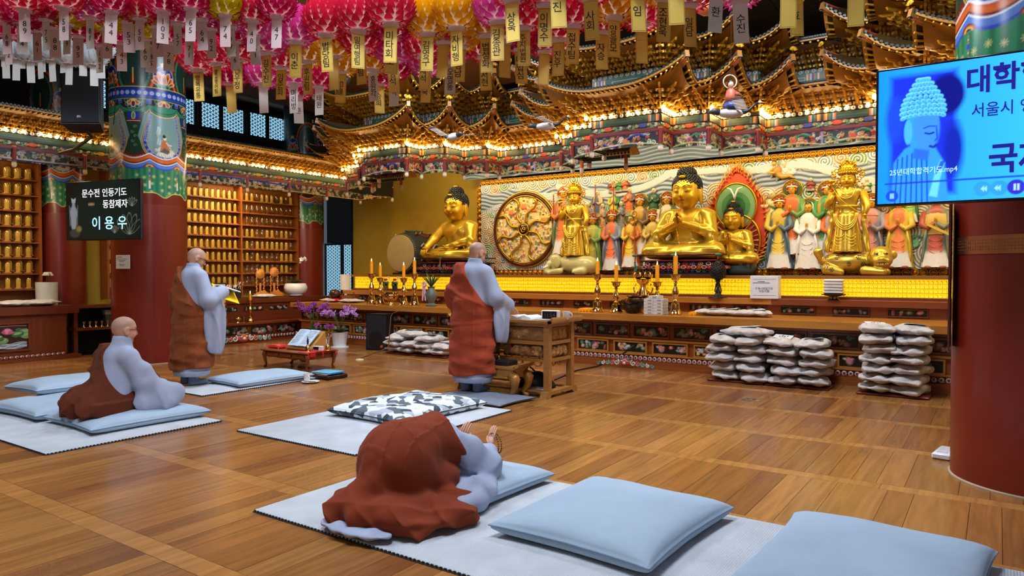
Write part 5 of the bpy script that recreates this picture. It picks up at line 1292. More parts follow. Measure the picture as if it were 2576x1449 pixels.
def elephant_sdf(Pn):
    d = sd_ell(Pn, (.08, 0, .19), (.36, .20, .175)); d = smin(d, sd_ell(Pn, (.32, 0, .17), (.19, .2, .17)), .06); d = smin(d, sd_ell(Pn, (-.33, -.05, .22), (.14, .13, .15)), .05)
    d = smin(d, sd_ell(Pn, (-.33, -.10, .30), (.09, .08, .08)), .04)
    tr = [(-.42, -.15, .20), (-.47, -.19, .12), (-.46, -.21, .06), (-.40, -.22, .035)]
    for a, b, r0, r1 in zip(tr[:-1], tr[1:], (.06, .048, .04), (.048, .04, .03)): d = smin(d, sd_cap(Pn, a, b, r0, r1), .03)
    for y in (-.17, .17): d = smin(d, sd_cap(Pn, (-.18, y, .07), (-.38, y, .05), .06, .05), .04); d = smin(d, sd_cap(Pn, (.3, y, .07), (.12, y, .05), .07, .05), .04)
    for s in (-1, 1): d = smin(d, sd_ell(Pn, (-.24, -.05 + s * .145, .24), (.08, .022, .11)), .012)
    d = smin(d, sd_cap(Pn, (.5, 0, .2), (.5, .04, .05), .02, .014), .02)
    return smax(d, -Pn[..., 2], .01)
def beast_sdf(Pn):
    d = sd_ell(Pn, (-.12, 0, .19), (.36, .19, .15)); d = smin(d, sd_ell(Pn, (.36, -.06, .24), (.17, .16, .16)), .05); d = smin(d, sd_ell(Pn, (.40, -.18, .19), (.12, .09, .08)), .04)
    d = smin(d, sd_ell(Pn, (.40, -.25, .22), (.05, .03, .03)), .02); d = smax(d, -sd_ell(Pn, (.40, -.26, .165), (.09, .05, .010)), .01)
    for y in (-.17, .17): d = smin(d, sd_cap(Pn, (.16, y, .07), (.42, y - .02, .05), .065, .05), .03); d = smin(d, sd_cap(Pn, (-.36, y, .09), (-.16, y, .045), .08, .05), .03)
    for s in (-1, 1): d = smin(d, sd_ell(Pn, (.36 + s * .17, -.04, .28), (.05, .025, .06)), .015); d = smin(d, sd_ell(Pn, (.38 + s * .06, -.20, .30), (.028, .02, .024)), .01)
    d = smin(d, sd_cap(Pn, (-.46, .0, .2), (-.52, -.05, .33), .05, .06), .03); d = smin(d, sd_cap(Pn, (-.52, -.05, .33), (-.46, -.08, .36), .05, .02), .03)
    return smax(d, -Pn[..., 2], .01)
SPOTS = [(-.35, .14), (-.22, .25), (-.05, .16), (-.38, .25), (.08, .25), (-.12, .3), (.14, .15), (-.28, .08)]
def spot_col(V, c):
    m = np.zeros(len(V), bool)
    for x, z in SPOTS:
        for k in range(6): a = k * PI / 3; m |= np.hypot(V[:, 0] - x - .026 * math.cos(a), V[:, 2] - z - .026 * math.sin(a)) < .010
        m |= np.hypot(V[:, 0] - x, V[:, 2] - z) < .009
    c[m & (V[:, 1] < 0)] = lin((50, 46, 60)); return c
e = thing('elephant_statue', 'pale jade kneeling elephant carrying the left standing statue', 'statue', (s1.x + .02, 11.4, PZ)); place('body', sd_mesh('body', elephant_sdf, (-.56, -.32, -.02), (.58, .3, .44), .0115, JADE), e)
g = G(); [g.tube([(-.41, -.14 + s * .06 - .02, .17), (-.47, -.18 + s * .07, .13), (-.53, -.2 + s * .07, .15)], [.018, .014, .004], 6, (236, 230, 206)) for s in (-1, 1)]; g.obj('tusks', VCG, e, 180)
g = G(); [g.ell((-.41, -.15 + s * .07 - .02, .28), .012, 8, 6, (30, 24, 20)) for s in (-1, 1)]; g.obj('eyes', VCG, e, 180)
g = G(); g.rbox((.02, -.19, .02), (.25, .06, .04), .008, (50, 24, 20)); g.obj('wedge', VCG, e)
standing((s1.x + .06, 11.4, PZ + .35), 'tall gold crowned standing statue holding a stem, on the jade elephant', -1)
SPG = M('spotted_gilding', None, rough=.3, metal=.6, var=.08)
e = thing('lion_beast_statue', 'gold spotted crouching lion beast carrying the right standing statue', 'statue', (s2_.x + .08, 11.3, PZ)); place('body', sd_mesh('body', beast_sdf, (-.64, -.34, -.02), (.66, .3, .46), .010, SPG, (206, 168, 60), spot_col), e, scale=(.95, 1, 1.05))
g = G(); [g.ell((.38 + s * .062, -.225, .305), .013, 8, 6, (20, 16, 16)) for s in (-1, 1)]; g.obj('eyes', VCG, e, 180)
g = G(); [g.cyl((.34 + .03 * k, -.262, .172), (.34 + .03 * k, -.262, .155), .008, .003, n=5, col=(236, 230, 206)) for k in range(5)]; g.obj('teeth', VCG, e)
standing((s2_.x - .02, 11.3, PZ + .34), 'tall gold crowned standing statue with a lotus stem, on the spotted beast', -1)
# ------------------------------------------------------------------ monks (all face the altar, +Y; +X is their right)
SKINM = M('skin', None, rough=.5, var=.04, scale=12, subs=.08)
def cloth(name, col): return M(name, col, rough=.85, var=.08, scale=5, bump=.035, bscale=160, sheen=.05, spec=.15)
GREYR = cloth('grey_blue_robe', (168, 178, 204)); GREYD = cloth('grey_trousers', (104, 118, 140))
KAS = {'A': cloth('rust_kasaya', (160, 66, 40)), 'B': cloth('brown_kasaya', (140, 74, 40)), 'C': cloth('dark_brown_kasaya', (100, 46, 28)), 'D': cloth('russet_kasaya', (132, 56, 32))}
def rotM(rx=0, ry=0, rz=0): return np.array(Euler((rx, ry, rz)).to_matrix(), np.float32)
def mhead(Pn, c, s, rot):
    """shaven head: face towards +Y before rot"""
    A = rotM(*rot) @ rotM(0, 0, PI); q = (Pn - np.array(c, np.float32)) @ A        # into head space (face -Y)
    d = sd_ell(q, (0, .012 * s, .045 * s), (.152 * s, .188 * s, .175 * s)); d = smin(d, sd_ell(q, (0, -.03 * s, -.09 * s), (.118 * s, .130 * s, .125 * s)), .06 * s)
    d = smin(d, sd_cap(q, (0, -.165 * s, .03 * s), (0, -.196 * s, -.045 * s), .015 * s, .026 * s), .022 * s)
    for k in (-1, 1):
        d = smin(d, sd_cap(q, (k * .03 * s, -.166 * s, .045 * s), (k * .10 * s, -.135 * s, .045 * s), .014 * s, .011 * s), .02 * s)
        d = smax(d, -sd_ell(q, (k * .062 * s, -.172 * s, .015 * s), (.03 * s, .018 * s, .014 * s)), .015 * s); d = smin(d, sd_ell(q, (k * .062 * s, -.146 * s, .012 * s), (.024 * s, .014 * s, .014 * s)), .006 * s)
        d = smin(d, sd_ell(q, (k * .075 * s, -.11 * s, -.065 * s), (.05 * s, .05 * s, .045 * s)), .04 * s)
        e = sd_ell(q, (k * .158 * s, .015 * s, -.015 * s), (.02 * s, .042 * s, .07 * s), (0, 0, k * .35)); e = smax(e, -sd_ell(q, (k * .178 * s, .008 * s, -.012 * s), (.014 * s, .024 * s, .045 * s)), .008 * s); d = smin(d, e, .012 * s)
    d = smin(d, sd_ell(q, (0, -.160 * s, -.088 * s), (.042 * s, .02 * s, .012 * s)), .010 * s); d = smin(d, sd_ell(q, (0, -.154 * s, -.110 * s), (.034 * s, .02 * s, .013 * s)), .010 * s)
    return smin(d, sd_ell(q, (0, -.135 * s, -.165 * s), (.04 * s, .03 * s, .03 * s)), .03 * s)
def headcol(c, s, rot):
    A = rotM(*rot) @ rotM(0, 0, PI)
    def f(V, cc):
        q = (V - np.array(c)) @ A; cc[:] = lin((214, 160, 132))
        scalp = np.clip(((q[:, 2] - .05 * s) / (.05 * s) + (q[:, 1] + .02 * s) / (.10 * s)), 0, 1) * (np.abs(q).max(1) < .3 * s)
        cc[:] = cc * (1 - .55 * scalp[:, None]) + np.array(lin((146, 126, 118))) * .55 * scalp[:, None]
        lip = (np.abs(q[:, 2] + .099 * s) < .022 * s) & (np.abs(q[:, 0]) < .045 * s) & (q[:, 1] < -.13 * s); cc[lip] = lin((176, 98, 88))
        brow = (np.abs(q[:, 2] - .052 * s) < .010 * s) & (np.abs(np.abs(q[:, 0]) - .065 * s) < .045 * s) & (q[:, 1] < -.1 * s); cc[brow] = lin((92, 70, 60)); return cc
    return f
def hand(g, wrist, palm, fdir, thumb, curl, col=(214, 160, 132), s=1.0):
    """palm centre, finger direction, thumb side; five separate bent fingers"""
    w_, p = Vector(wrist), Vector(palm); f = Vector(fdir).normalized(); t = Vector(thumb); t = (t - f * t.dot(f)).normalized(); n = f.cross(t)
    cu = Vector(curl)
    g.tube([w_, w_.lerp(p, .5), p + f * .03 * s], [.026 * s, .03 * s, .034 * s], 10, col, flat=.55, up=n)
    for k, (L, off) in enumerate(((.070, .030), (.080, .010), (.075, -.010), (.058, -.029))):
        b = p + f * .040 * s + t * off * s; g.tube([b - f * .02 * s, b, b + f * L * .4 * s + cu * .012, b + f * L * .75 * s + cu * .032, b + f * L * .9 * s + cu * .052], [.0095 * s, .0095 * s, .009 * s, .008 * s, .006 * s], 7, col)
    b = p + t * .032 * s - f * .015 * s; g.tube([b - t * .015 * s, b, b + t * .022 * s + f * .022 * s + cu * .01, b + t * .026 * s + f * .048 * s + cu * .022], [.012 * s, .0115 * s, .010 * s, .007 * s], 7, col)
def person(label, loc, bodyfn, lo, hi, hd, robe, rlo, rhi, kas, klo, khi, kmat, handfn, h=.0105, extra=None, glasses=False, legs=None):
    t = thing('person', label, 'person', loc); c, s, rot, nb = hd
    V, Q = sd_arrays(lambda Pn: np.minimum(bodyfn(Pn), smin(mhead(Pn, c, s, rot), sd_cap(Pn, c, nb, .05, .056), .03)), lo, hi, h * .82)
    g = G(); cc = headcol(c, s, rot)(V, np.zeros((len(V), 3))); g.add(V, Q, cc); handfn(g); g.obj('body', SKINM, t, 180)
    place('robe', sd_mesh('robe', robe, rlo, rhi, h, GREYR), t); place('kasaya', sd_mesh('kasaya', kas, klo, khi, h, kmat), t)
    if legs: place('trousers', sd_mesh('trousers', legs, (-.3, -.3, 0), (.3, .35, .45), .011, GREYD), t)
    if glasses:
        A = Matrix(rotM(*rot).tolist()).to_4x4(); T = Matrix.Translation(c) @ A; g = G()
        for k in (-1, 1):
            g.torus((k * .036, .112, .010), .023, .0028, 18, 5, (40, 24, 20), 'y', sz=.72); g.tube([(k * .058, .108, .016), (k * .082, .06, .014), (k * .090, -.005, .006)], .0026, 5, (40, 24, 20))
        g.tube([(-.014, .114, .014), (0, .117, .018), (.014, .114, .014)], .0026, 5, (40, 24, 20)); o = g.obj('glasses', VCG, t, 180); o.matrix_local = T
    if extra: extra(t)
    return t
def wrinkle(Pn, a, seeds):
    X, Y, Z = Pn[..., 0], Pn[..., 1], Pn[..., 2]; d = 0
    for kx, ky, kz, ph, am in seeds: d = d + am * np.sin(kx * X + ky * Y + kz * Z + ph + 1.3 * np.sin(3.1 * Z + 2.3 * X + ph))
    return a * d
def crease(Pn, a, seeds):
    X, Y, Z = Pn[..., 0], Pn[..., 1], Pn[..., 2]; d = 0
    for kx, ky, kz, ph, am in seeds: d = d + am * (1 - np.abs(np.sin(kx * X + ky * Y + kz * Z + ph + .9 * np.sin(4.1 * Z + 3.3 * X + 2.7 * Y + ph)))) ** 2.5
    return a * d
def ell_cap(Pn, a, b, ra, rb, sy): return sd_cap(Pn * np.array((1, 1 / sy, 1), np.float32), np.array(a) * (1, 1 / sy, 1), np.array(b) * (1, 1 / sy, 1), ra, rb)

def standing_monk(key, label, loc, hd_rot, lean, arms, drop, glasses, handfn, extra=None, hscale=1.0):
    hx, hy, hz = 0.0, lean, 1.575
    def trunk(Pn):
        d = ell_cap(Pn, (0, lean * .25, .22), (0, lean * .5, .95), .255, .215, .82); d = smin(d, ell_cap(Pn, (0, lean * .5, .95), (0, lean * .8, 1.28), .205, .20, .74), .08)
        d = smin(d, sd_cap(Pn, (-.15, lean * .85, 1.345), (.15, lean * .85, 1.345), .085, .085), .07)
        return d
    el, wr = arms
    def body(Pn):
        d = sd_cap(Pn, (0, lean * .5, .9), (0, lean * .8, 1.3), .13, .13)
        for s in (-1, 1): d = smin(d, sd_cap(Pn, (s * .15, lean * .8, 1.33), (s * el[0], el[1], el[2]), .05, .042), .03); d = smin(d, sd_cap(Pn, (s * el[0], el[1], el[2]), (s * wr[0], wr[1], wr[2]), .042, .028), .02); d = smin(d, sd_cap(Pn, (s * .1, 0, .1), (s * .09, lean * .4, .9), .05, .08), .03)
        return d
    def robe(Pn):
        X, Y, Z = Pn[..., 0], Pn[..., 1], Pn[..., 2]
        d = trunk(Pn) + np.where(Z < .185, 0, .014 * np.clip((1.25 - Z) * 4, 0, 1)) - wrinkle(Pn, .004, ((30, 20, 3, 0, 1), (12, -18, 4, 1, 1)))
        d = smax(d, .115 - Z, .01)
        d = smin(d, ell_cap(Pn, (0, lean * .95, 1.36), (0, lean * 1.0 + .005, 1.475), .11, .085, 1.0), .025)          # collar
        d = smax(d, -sd_cap(Pn, (0, lean + .03, 1.42), (0, lean + .045, 1.6), .05, .085), .008)
        for s in ((1,) if key != 'B' else (1,)):
            sl = sd_cap(Pn, (s * .17, lean * .85, 1.34), (s * el[0], el[1], el[2]), .085, .095); sl = smin(sl, sd_cap(Pn, (s * el[0], el[1], el[2]), (s * wr[0], wr[1], wr[2]), .095, .085), .04)
            top = np.array((s * (el[0] * .5 + wr[0] * .5), (el[1] + wr[1]) / 2, (el[2] + wr[2]) / 2)); dz = drop
            sl = smin(sl, sd_ell(Pn, (top[0] + s * .01, top[1] - .01, top[2] - dz * .46), (.062, .155, dz * .62), (0, 0, .12 * s)) - wrinkle(Pn, .008, ((10, 50, 4, 0, 1), (5, 34, -8, 2, .8))) - crease(Pn, .014, ((3, 15, 5, 0, 1),)), .045)
            sl = smax(sl, top[2] - dz - Z + (Y - top[1]) * -.18, .012)
            sl = smax(sl, -sd_cap(Pn, np.array((s * wr[0], wr[1], wr[2])) - (np.array(el) - np.array(wr)) * (s, 1, 1) * .05, np.array((s * wr[0], wr[1], wr[2])) + (np.array(wr) - np.array(el)) * (s, 1, 1) * .8, .062, .085), .006)
            d = smin(d, sl, .03)
        return d
    def kas(Pn):
        X, Y, Z = Pn[..., 0], Pn[..., 1], Pn[..., 2]
        d = trunk(Pn)
        s = -1; d = smin(d, sd_cap(Pn, (-.17, lean * .85, 1.34), (-el[0], el[1], el[2]), .095, .11), .07); d = smin(d, sd_cap(Pn, (-el[0], el[1], el[2]), (-wr[0] - .02, wr[1] - .06, wr[2]), .11, .10), .06)
        d = smin(d, ell_cap(Pn, (-.06, .06, .3), (-.10, .08, 1.0), .22, .18, .9), .08)
        low = np.clip((.75 - Z) * 2, 0, 1)
        w_ = wrinkle(Pn, .010, ((26, 12, 5, 0, .8), (8, -14, 24, 1, .9), (-6, 6, 38, 2, .6))) + .016 * np.exp(-((Z - 1.08 + .35 * X) / .022) ** 2) + .012 * np.exp(-((Z - .78 - .12 * X) / .018) ** 2) + low * .008 * np.sin(46 * Z + 9 * X + 7 * Y)
        w_ = w_ + crease(Pn, .008 if key == 'A' else .014, ((7, -5, 9, .5, 1), (5, 8, -11, 2, .8), (13, 6, 3, 1, .5)))
        seam = .006 * (np.abs(((X * 1.0 + Y * .6 + .05) % .17) - .085) < .006) + .004 * (np.abs(((Z + .03 * np.sin(7 * X)) % .235) - .1) < .006)
        d = d - .022 - w_ - seam
        d = smax(d, .205 + .015 * np.sin(9 * X + 5 * Y) - Z, .012)
        edge = X - (-.065 + (1.42 - Z) * .66) - np.where(Y > .06 + lean * .6, .03, 0)           # diagonal from the neck to under the right arm
        d = smax(d, edge, .014)
        inner = trunk(Pn) + .012
        return d
    def legs(Pn):
        d = 9.0
        for s in (-1, 1):
            c = sd_cap(Pn, (s * .085, -.01, .09), (s * .10, 0, .42), .062, .085); c = smin(c, sd_cap(Pn, (s * .085, -.03, .04), (s * .10, .13, .035), .045, .04), .03); d = np.minimum(d, c - .003 * np.sin(60 * Pn[..., 2]))
        return d
    return person(label, loc, body, (-.42, -.3, .08), (.42, .55, 1.78), ((hx, hy + .045, hz), .585, hd_rot, (0, hy * .9, 1.36)), robe, (-.45, -.36, .08), (.5, .6, 1.52), kas, (-.52, -.4, .14), (.45, .55, 1.48), KAS[key], handfn, glasses=glasses, legs=legs, extra=extra)
def hA(g):
    hand(g, (.22, .40, .965), (.235, .45, .945), (.1, 1, -.3), (-1, 0, .2), (0, 0, -1)); hand(g, (-.2, .40, .965), (-.2, .46, .945), (0, 1, -.3), (1, 0, .2), (0, 0, -1))
standing_monk('A', 'shaven monk in rust kasaya standing with his back turned at the desk', (-4.93, 6.40, .062), (R(-28), 0, R(-14)), .05, ((.27, .06, 1.08), (.23, .37, .98)), .48, True, hA)
def hB(g):
    hand(g, (.17, .36, 1.15), (.145, .41, 1.165), (-.5, .8, .1), (.2, .2, 1), (-.3, 0, .6)); hand(g, (-.17, .36, 1.15), (-.145, .41, 1.165), (.5, .8, .1), (-.2, .2, 1), (.3, 0, .6))
standing_monk('B', 'shaven monk in brown kasaya and glasses standing and reading from papers', (-8.3, 5.02, .02), (R(-26), 0, R(-20)), .05, ((.29, .06, 1.05), (.18, .33, 1.15)), .72, True, hB)

# seated monk
def seated():
    def trunk(Pn):
        d = ell_cap(Pn, (0, -.06, .10), (0, .0, .46), .22, .17, .85); d = smin(d, sd_cap(Pn, (-.14, .02, .52), (.14, .02, .52), .085, .085), .08); return d
    def body(Pn):
        d = sd_cap(Pn, (0, -.04, .12), (0, .01, .5), .13, .12)
        for s in (-1, 1): d = smin(d, sd_cap(Pn, (s * .16, .02, .52), (s * .24, .1, .26), .05, .042), .03); d = smin(d, sd_cap(Pn, (s * .24, .1, .26), (s * .1, .38, .2), .042, .028), .02); d = smin(d, sd_cap(Pn, (s * .1, 0, .08), (s * .24, .28, .06), .06, .045), .04); d = smin(d, sd_cap(Pn, (s * .24, .28, .06), (-s * .05, .42, .06), .05, .04), .03)
        return d
    def robe(Pn):
        X, Y, Z = Pn[..., 0], Pn[..., 1], Pn[..., 2]
        d = trunk(Pn) - wrinkle(Pn, .004, ((30, 20, 3, 0, 1), (12, -18, 14, 1, 1)))
        d = smin(d, ell_cap(Pn, (0, .03, .56), (0, .04, .67), .11, .085, 1.0), .025); d = smax(d, -sd_cap(Pn, (0, .055, .63), (0, .07, .8), .05, .08), .008)
        sl = sd_cap(Pn, (.17, .02, .52), (.25, .10, .27), .085, .085); sl = smin(sl, sd_cap(Pn, (.25, .10, .27), (.12, .36, .215), .085, .06), .04)
        dr = sd_ell(Pn, (.27, .24, .13), (.085, .24, .15), (R(8), R(-12), 0)) - crease(Pn, .02, ((6, 12, 7, 0, 1), (10, -8, 6, 1, .7))) - wrinkle(Pn, .008, ((14, 30, 4, 0, 1), (30, 20, 8, 2, .6)))
        sl = smin(sl, dr, .05); sl = smin(sl, sd_cap(Pn, (.24, .12, .4), (.28, .26, .1), .07, .07), .05)
        d = smin(d, sl, .04)
        lap = sd_ell(Pn, (0, .28, .07), (.36, .26, .10)) - wrinkle(Pn, .006, ((10, 30, 5, 0, 1), (26, 8, 6, 1, .7))); d = smin(d, lap, .05)
        return smax(d, -Z + .0, .01)
    def kas(Pn):
        X, Y, Z = Pn[..., 0], Pn[..., 1], Pn[..., 2]
        d = trunk(Pn); d = smin(d, sd_cap(Pn, (-.17, .02, .52), (-.26, .10, .26), .10, .12), .07); d = smin(d, sd_cap(Pn, (-.26, .10, .26), (-.14, .36, .2), .11, .09), .05)
        d = smin(d, sd_ell(Pn, (-.02, -.16, .09), (.34, .28, .17)), .12); d = smin(d, sd_cap(Pn, (.10, -.16, .1), (.22, .05, .08), .14, .10), .06); d = smin(d, sd_ell(Pn, (-.2, .30, .08), (.22, .25, .12)), .06)
        low = np.clip((.36 - Z) * 4, 0, 1)
        w_ = wrinkle(Pn, .013, ((24, 14, 8, 0, .9), (12, -18, 26, 1, .9), (-30, 20, 12, 2, .5))) + low * .018 * np.sin(18 * np.arctan2(X, -Y + .001) + 9 * Z)
        w_ = w_ + crease(Pn, .022, ((9, -7, 12, .5, 1), (7, 10, -14, 2, .8)))
        w_ = w_ + .022 * np.exp(-((Z - .36 + .35 * X) / .03) ** 2)          # thick fold slung across the back
        d = d - .022 - w_
        edge = X - (-.06 + (.60 - Z) * .66) - np.where(Y > .12, -.02, 0); edge = np.where(Z < .14, X - .26 - .3 * np.clip(.0 - Y, -.3, .1), edge)
        d = smax(d, edge, .014); return smax(d, -Z + .0, .01)
    def hands(g):
        hand(g, (.12, .37, .205), (.06, .41, .20), (-1, .25, -.1), (.1, .3, 1), (0, 0, -.5)); hand(g, (-.12, .37, .205), (-.05, .42, .185), (1, .25, -.1), (-.1, .3, 1), (0, 0, -.5))
    return person('shaven monk in dark brown kasaya and glasses sitting on a cushion', (-6.86, 3.42, .105), body, (-.45, -.35, 0), (.45, .6, .98), ((0, .06, .765), .585, (R(-8), 0, R(-6)), (0, .02, .54)), robe, (-.5, -.4, -.02), (.5, .65, .72), kas, (-.56, -.6, -.02), (.46, .66, .64), KAS['C'], hands, glasses=True)
seated()
# bowing monk, forehead down, palms lifted
def bowing():
    def trunk(Pn):
        d = sd_ell(Pn, (0, -.30, .27), (.26, .24, .25)); d = smin(d, sd_cap(Pn, (0, -.24, .34), (0, .10, .365), .20, .18), .09); d = smin(d, sd_cap(Pn, (-.14, .28, .27), (.14, .28, .27), .10, .10), .12)
        for s in (-1, 1): d = smin(d, sd_cap(Pn, (s * .12, -.28, .2), (s * .16, .05, .09), .13, .10), .06)
        return d
    def body(Pn):
        d = sd_cap(Pn, (0, -.26, .26), (0, .28, .28), .12, .11); d = smin(d, sd_cap(Pn, (0, .32, .26), (0, .48, .14), .06, .055), .04)
        for s in (-1, 1): d = smin(d, sd_cap(Pn, (s * .16, .30, .27), (s * .23, .42, .08), .05, .042), .03); d = smin(d, sd_cap(Pn, (s * .23, .42, .06), (s * .15, .60, .20), .042, .028), .02); d = smin(d, sd_cap(Pn, (s * .1, .0, .08), (s * .1, -.55, .06), .06, .045), .03)
        return d
    def robe(Pn):
        X, Y, Z = Pn[..., 0], Pn[..., 1], Pn[..., 2]
        d = trunk(Pn) + .03 * np.clip((.25 - Y) * 8, 0, 1); sl = sd_cap(Pn, (.15, .28, .27), (.25, .40, .10), .12, .12); sl = smin(sl, sd_cap(Pn, (.25, .40, .10), (.17, .55, .17), .12, .085), .05)
        l2 = sd_cap(Pn, (-.15, .28, .27), (-.25, .40, .10), .12, .11); l2 = smin(l2, sd_cap(Pn, (-.25, .40, .10), (-.17, .55, .17), .11, .085), .05)
        d = smin(smin(d, sl, .05), l2, .05); d = smin(d, sd_ell(Pn, (.0, .40, .16), (.22, .18, .14)), .06)
        drape = sd_ell(Pn, (.27, .20, .025), (.20, .20, .07)) - wrinkle(Pn, .008, ((24, 16, 6, 0, 1), (-14, 30, 4, 1, 1))); d = smin(d, drape, .03)
        tail = sd_ell(Pn, (.05, -.72, -.06), (.30, .12, .03)) - wrinkle(Pn, .006, ((40, 10, 6, 0, 1),))
        fall = sd_ell(Pn, (.42, .02, -.03), (.09, .20, .085)) - wrinkle(Pn, .008, ((24, 26, 6, 0, 1),))
        d = d - wrinkle(Pn, .006, ((22, 12, 26, 0, 1), (12, 26, -18, 1.5, 1))) - crease(Pn, .014, ((7, 12, 8, .3, 1), (-6, 8, -12, 2, .9)))
        d = smin(smin(d, tail, .02), fall, .04)
        d = smax(d, -sd_ell(Pn, (0, .66, .12), (.10, .16, .16)), .02)
        return smax(d, -.10 - Z, .01)
    def kas(Pn):
        X, Y, Z = Pn[..., 0], Pn[..., 1], Pn[..., 2]
        d = trunk(Pn); d = smin(d, sd_cap(Pn, (-.16, .24, .25), (-.26, .34, .10), .12, .13), .08)
        d = smin(d, sd_ell(Pn, (.0, -.46, .0), (.36, .28, .13)), .07); d = smin(d, sd_ell(Pn, (.14, -.26, -.03), (.42, .38, .085)), .06); d = smin(d, sd_cap(Pn, (-.10, -.62, .02), (.0, -.50, .16), .10, .10), .06)
        low = np.clip((.16 - Z) * 6, 0, 1); upv = np.clip((Z - .2) * 5, 0, 1)
        w_ = wrinkle(Pn, .0035, ((22, 16, 8, 0, .8), (9, -22, 20, 1, .8), (-40, 24, 16, 2, .5))) + low * .024 * np.sin(9 * np.arctan2(X, -Y - .2) + 7 * Z + 2 * np.sin(6 * X))
        w_ = w_ + crease(Pn, .003 + .024 * low, ((8, 6, 10, .5, 1), (-5, 9, 6, 2.2, .9)))
        seam = upv * (.007 * (np.abs(((X + .08 + .2 * Y) % .15) - .075) < .007) + .005 * (np.abs(((Y + .02) % .2) - .1) < .007))
        d = d - .022 - w_ - seam
        edge = Y - (.225 - .25 * X + .06 * np.sin(9 * Z)); edge = np.where(Z < .14, np.maximum(edge, Y - .12 + .25 * (X - .1)), edge)
        d = smax(d, edge, .016); return smax(d, -.10 - Z, .01)
    def hands(g):
        hand(g, (.15, .60, .20), (.145, .62, .265), (-.1, .35, 1), (-1, .2, 0), (0, .6, .1)); hand(g, (-.15, .60, .20), (-.145, .62, .265), (.1, .35, 1), (1, .2, 0), (0, .6, .1))
    def beads(t):
        g = G()
        for j in range(2):
            for k in range(26): a = 2 * PI * k / 26; g.ell((.145 + .045 * math.cos(a) + .02 * j, .655 + .02 * math.sin(a) + .012 * j, .235 + .085 * math.sin(a) * (-1)), .0072, 6, 5, (104, 74, 46))
        g.obj('prayer_beads', VCG, t, 180)
        g = G(); g.tube([(.18, .66, .17), (.19, .68, .13), (.20, .685, .10)], .003, 5, (90, 60, 40)); g.ell((.20, .685, .095), .012, 8, 6, (90, 60, 40)); g.obj('bead_tassel', VCG, t, 180)
    t = person('shaven monk in russet kasaya bowing with his head to the cushion', (-2.86, 3.24, .10), body, (-.4, -.7, -.05), (.4, .78, .5), ((0, .56, .13), .585, (R(-105), 0, 0), (0, .36, .24)), robe, (-.5, -.92, -.12), (.6, .74, .52), kas, (-.56, -.86, -.12), (.66, .5, .62), KAS['D'], hands, extra=beads)
    t.scale = (.82, .84, .80)
bowing()
# ------------------------------------------------------------------ mats and cushions
def matmat():
    m = M('woven_mat', (198, 204, 212), rough=.9, var=.10, scale=3.5, spec=.15); nt = m.node_tree; b = nt.nodes['Principled BSDF']
    tc = nt.nodes.new('ShaderNodeTexCoord'); wv = nt.nodes.new('ShaderNodeTexWave'); wv.inputs['Scale'].default_value = 26; wv.bands_direction = 'X'; wv2 = nt.nodes.new('ShaderNodeTexWave'); wv2.inputs['Scale'].default_value = 26; wv2.bands_direction = 'Y'
    nt.links.new(tc.outputs['Object'], wv.inputs[0]); nt.links.new(tc.outputs['Object'], wv2.inputs[0]); mu = nt.nodes.new('ShaderNodeMath'); mu.operation = 'MULTIPLY'
    nt.links.new(wv.outputs['Fac'], mu.inputs[0]); nt.links.new(wv2.outputs['Fac'], mu.inputs[1]); bp = nt.nodes.new('ShaderNodeBump'); bp.inputs['Strength'].default_value = .5; bp.inputs['Distance'].default_value = .006
    nt.links.new(mu.outputs[0], bp.inputs['Height']); nt.links.new(bp.outputs[0], b.inputs['Normal']); return m
MATM = matmat(); EDGE = M('mat_binding', (40, 42, 52), rough=.8)
def mat_(x0, y0, x1, y1, label):
    t = thing('floor_mat', label, 'mat', ((x0 + x1) / 2, (y0 + y1) / 2, 0), 0, 'pale floor mats'); w_, l = x1 - x0, y1 - y0
    g = G(); g.rbox((0, 0, .009), (w_, l, .014), .005); g.obj('pad', MATM, t, 40)
    g = G(); g.rbox((0, 0, .003), (w_ + .012, l + .012, .004), .002); g.obj('binding', EDGE, t, 40)
    n1, n2 = int(w_ / .028), int(l / .028); g = G()
    for k in range(n1):
        for s in (-1, 1): g.box((-w_ / 2 + (k + .5) * w_ / n1, s * (l / 2 + .002), .009), (.014, .006, .010))
    for k in range(n2):
        for s in (-1, 1): g.box((s * (w_ / 2 + .002), -l / 2 + (k + .5) * l / n2, .009), (.006, .014, .010))
    tag(g.obj('edge_stitches', EDGE, t, 0), kind='stuff')
mat_(-8.75, 2.47, -6.07, 3.98, 'pale grey woven mat at the left under the seated monk')
mat_(-5.58, 3.81, -4.08, 5.95, 'pale woven mat under the patterned cushion')
mat_(-3.62, 2.58, 1.2, 4.08, 'long pale woven mat in front under the bowing monk')
mat_(-8.32, 4.66, -7.48, 6.3, 'small grey mat under the standing monk who reads')
CUSH = M('blue_grey_cotton', (166, 186, 206), rough=.85, var=.05, scale=3, bump=.06, bscale=220, spec=.2)
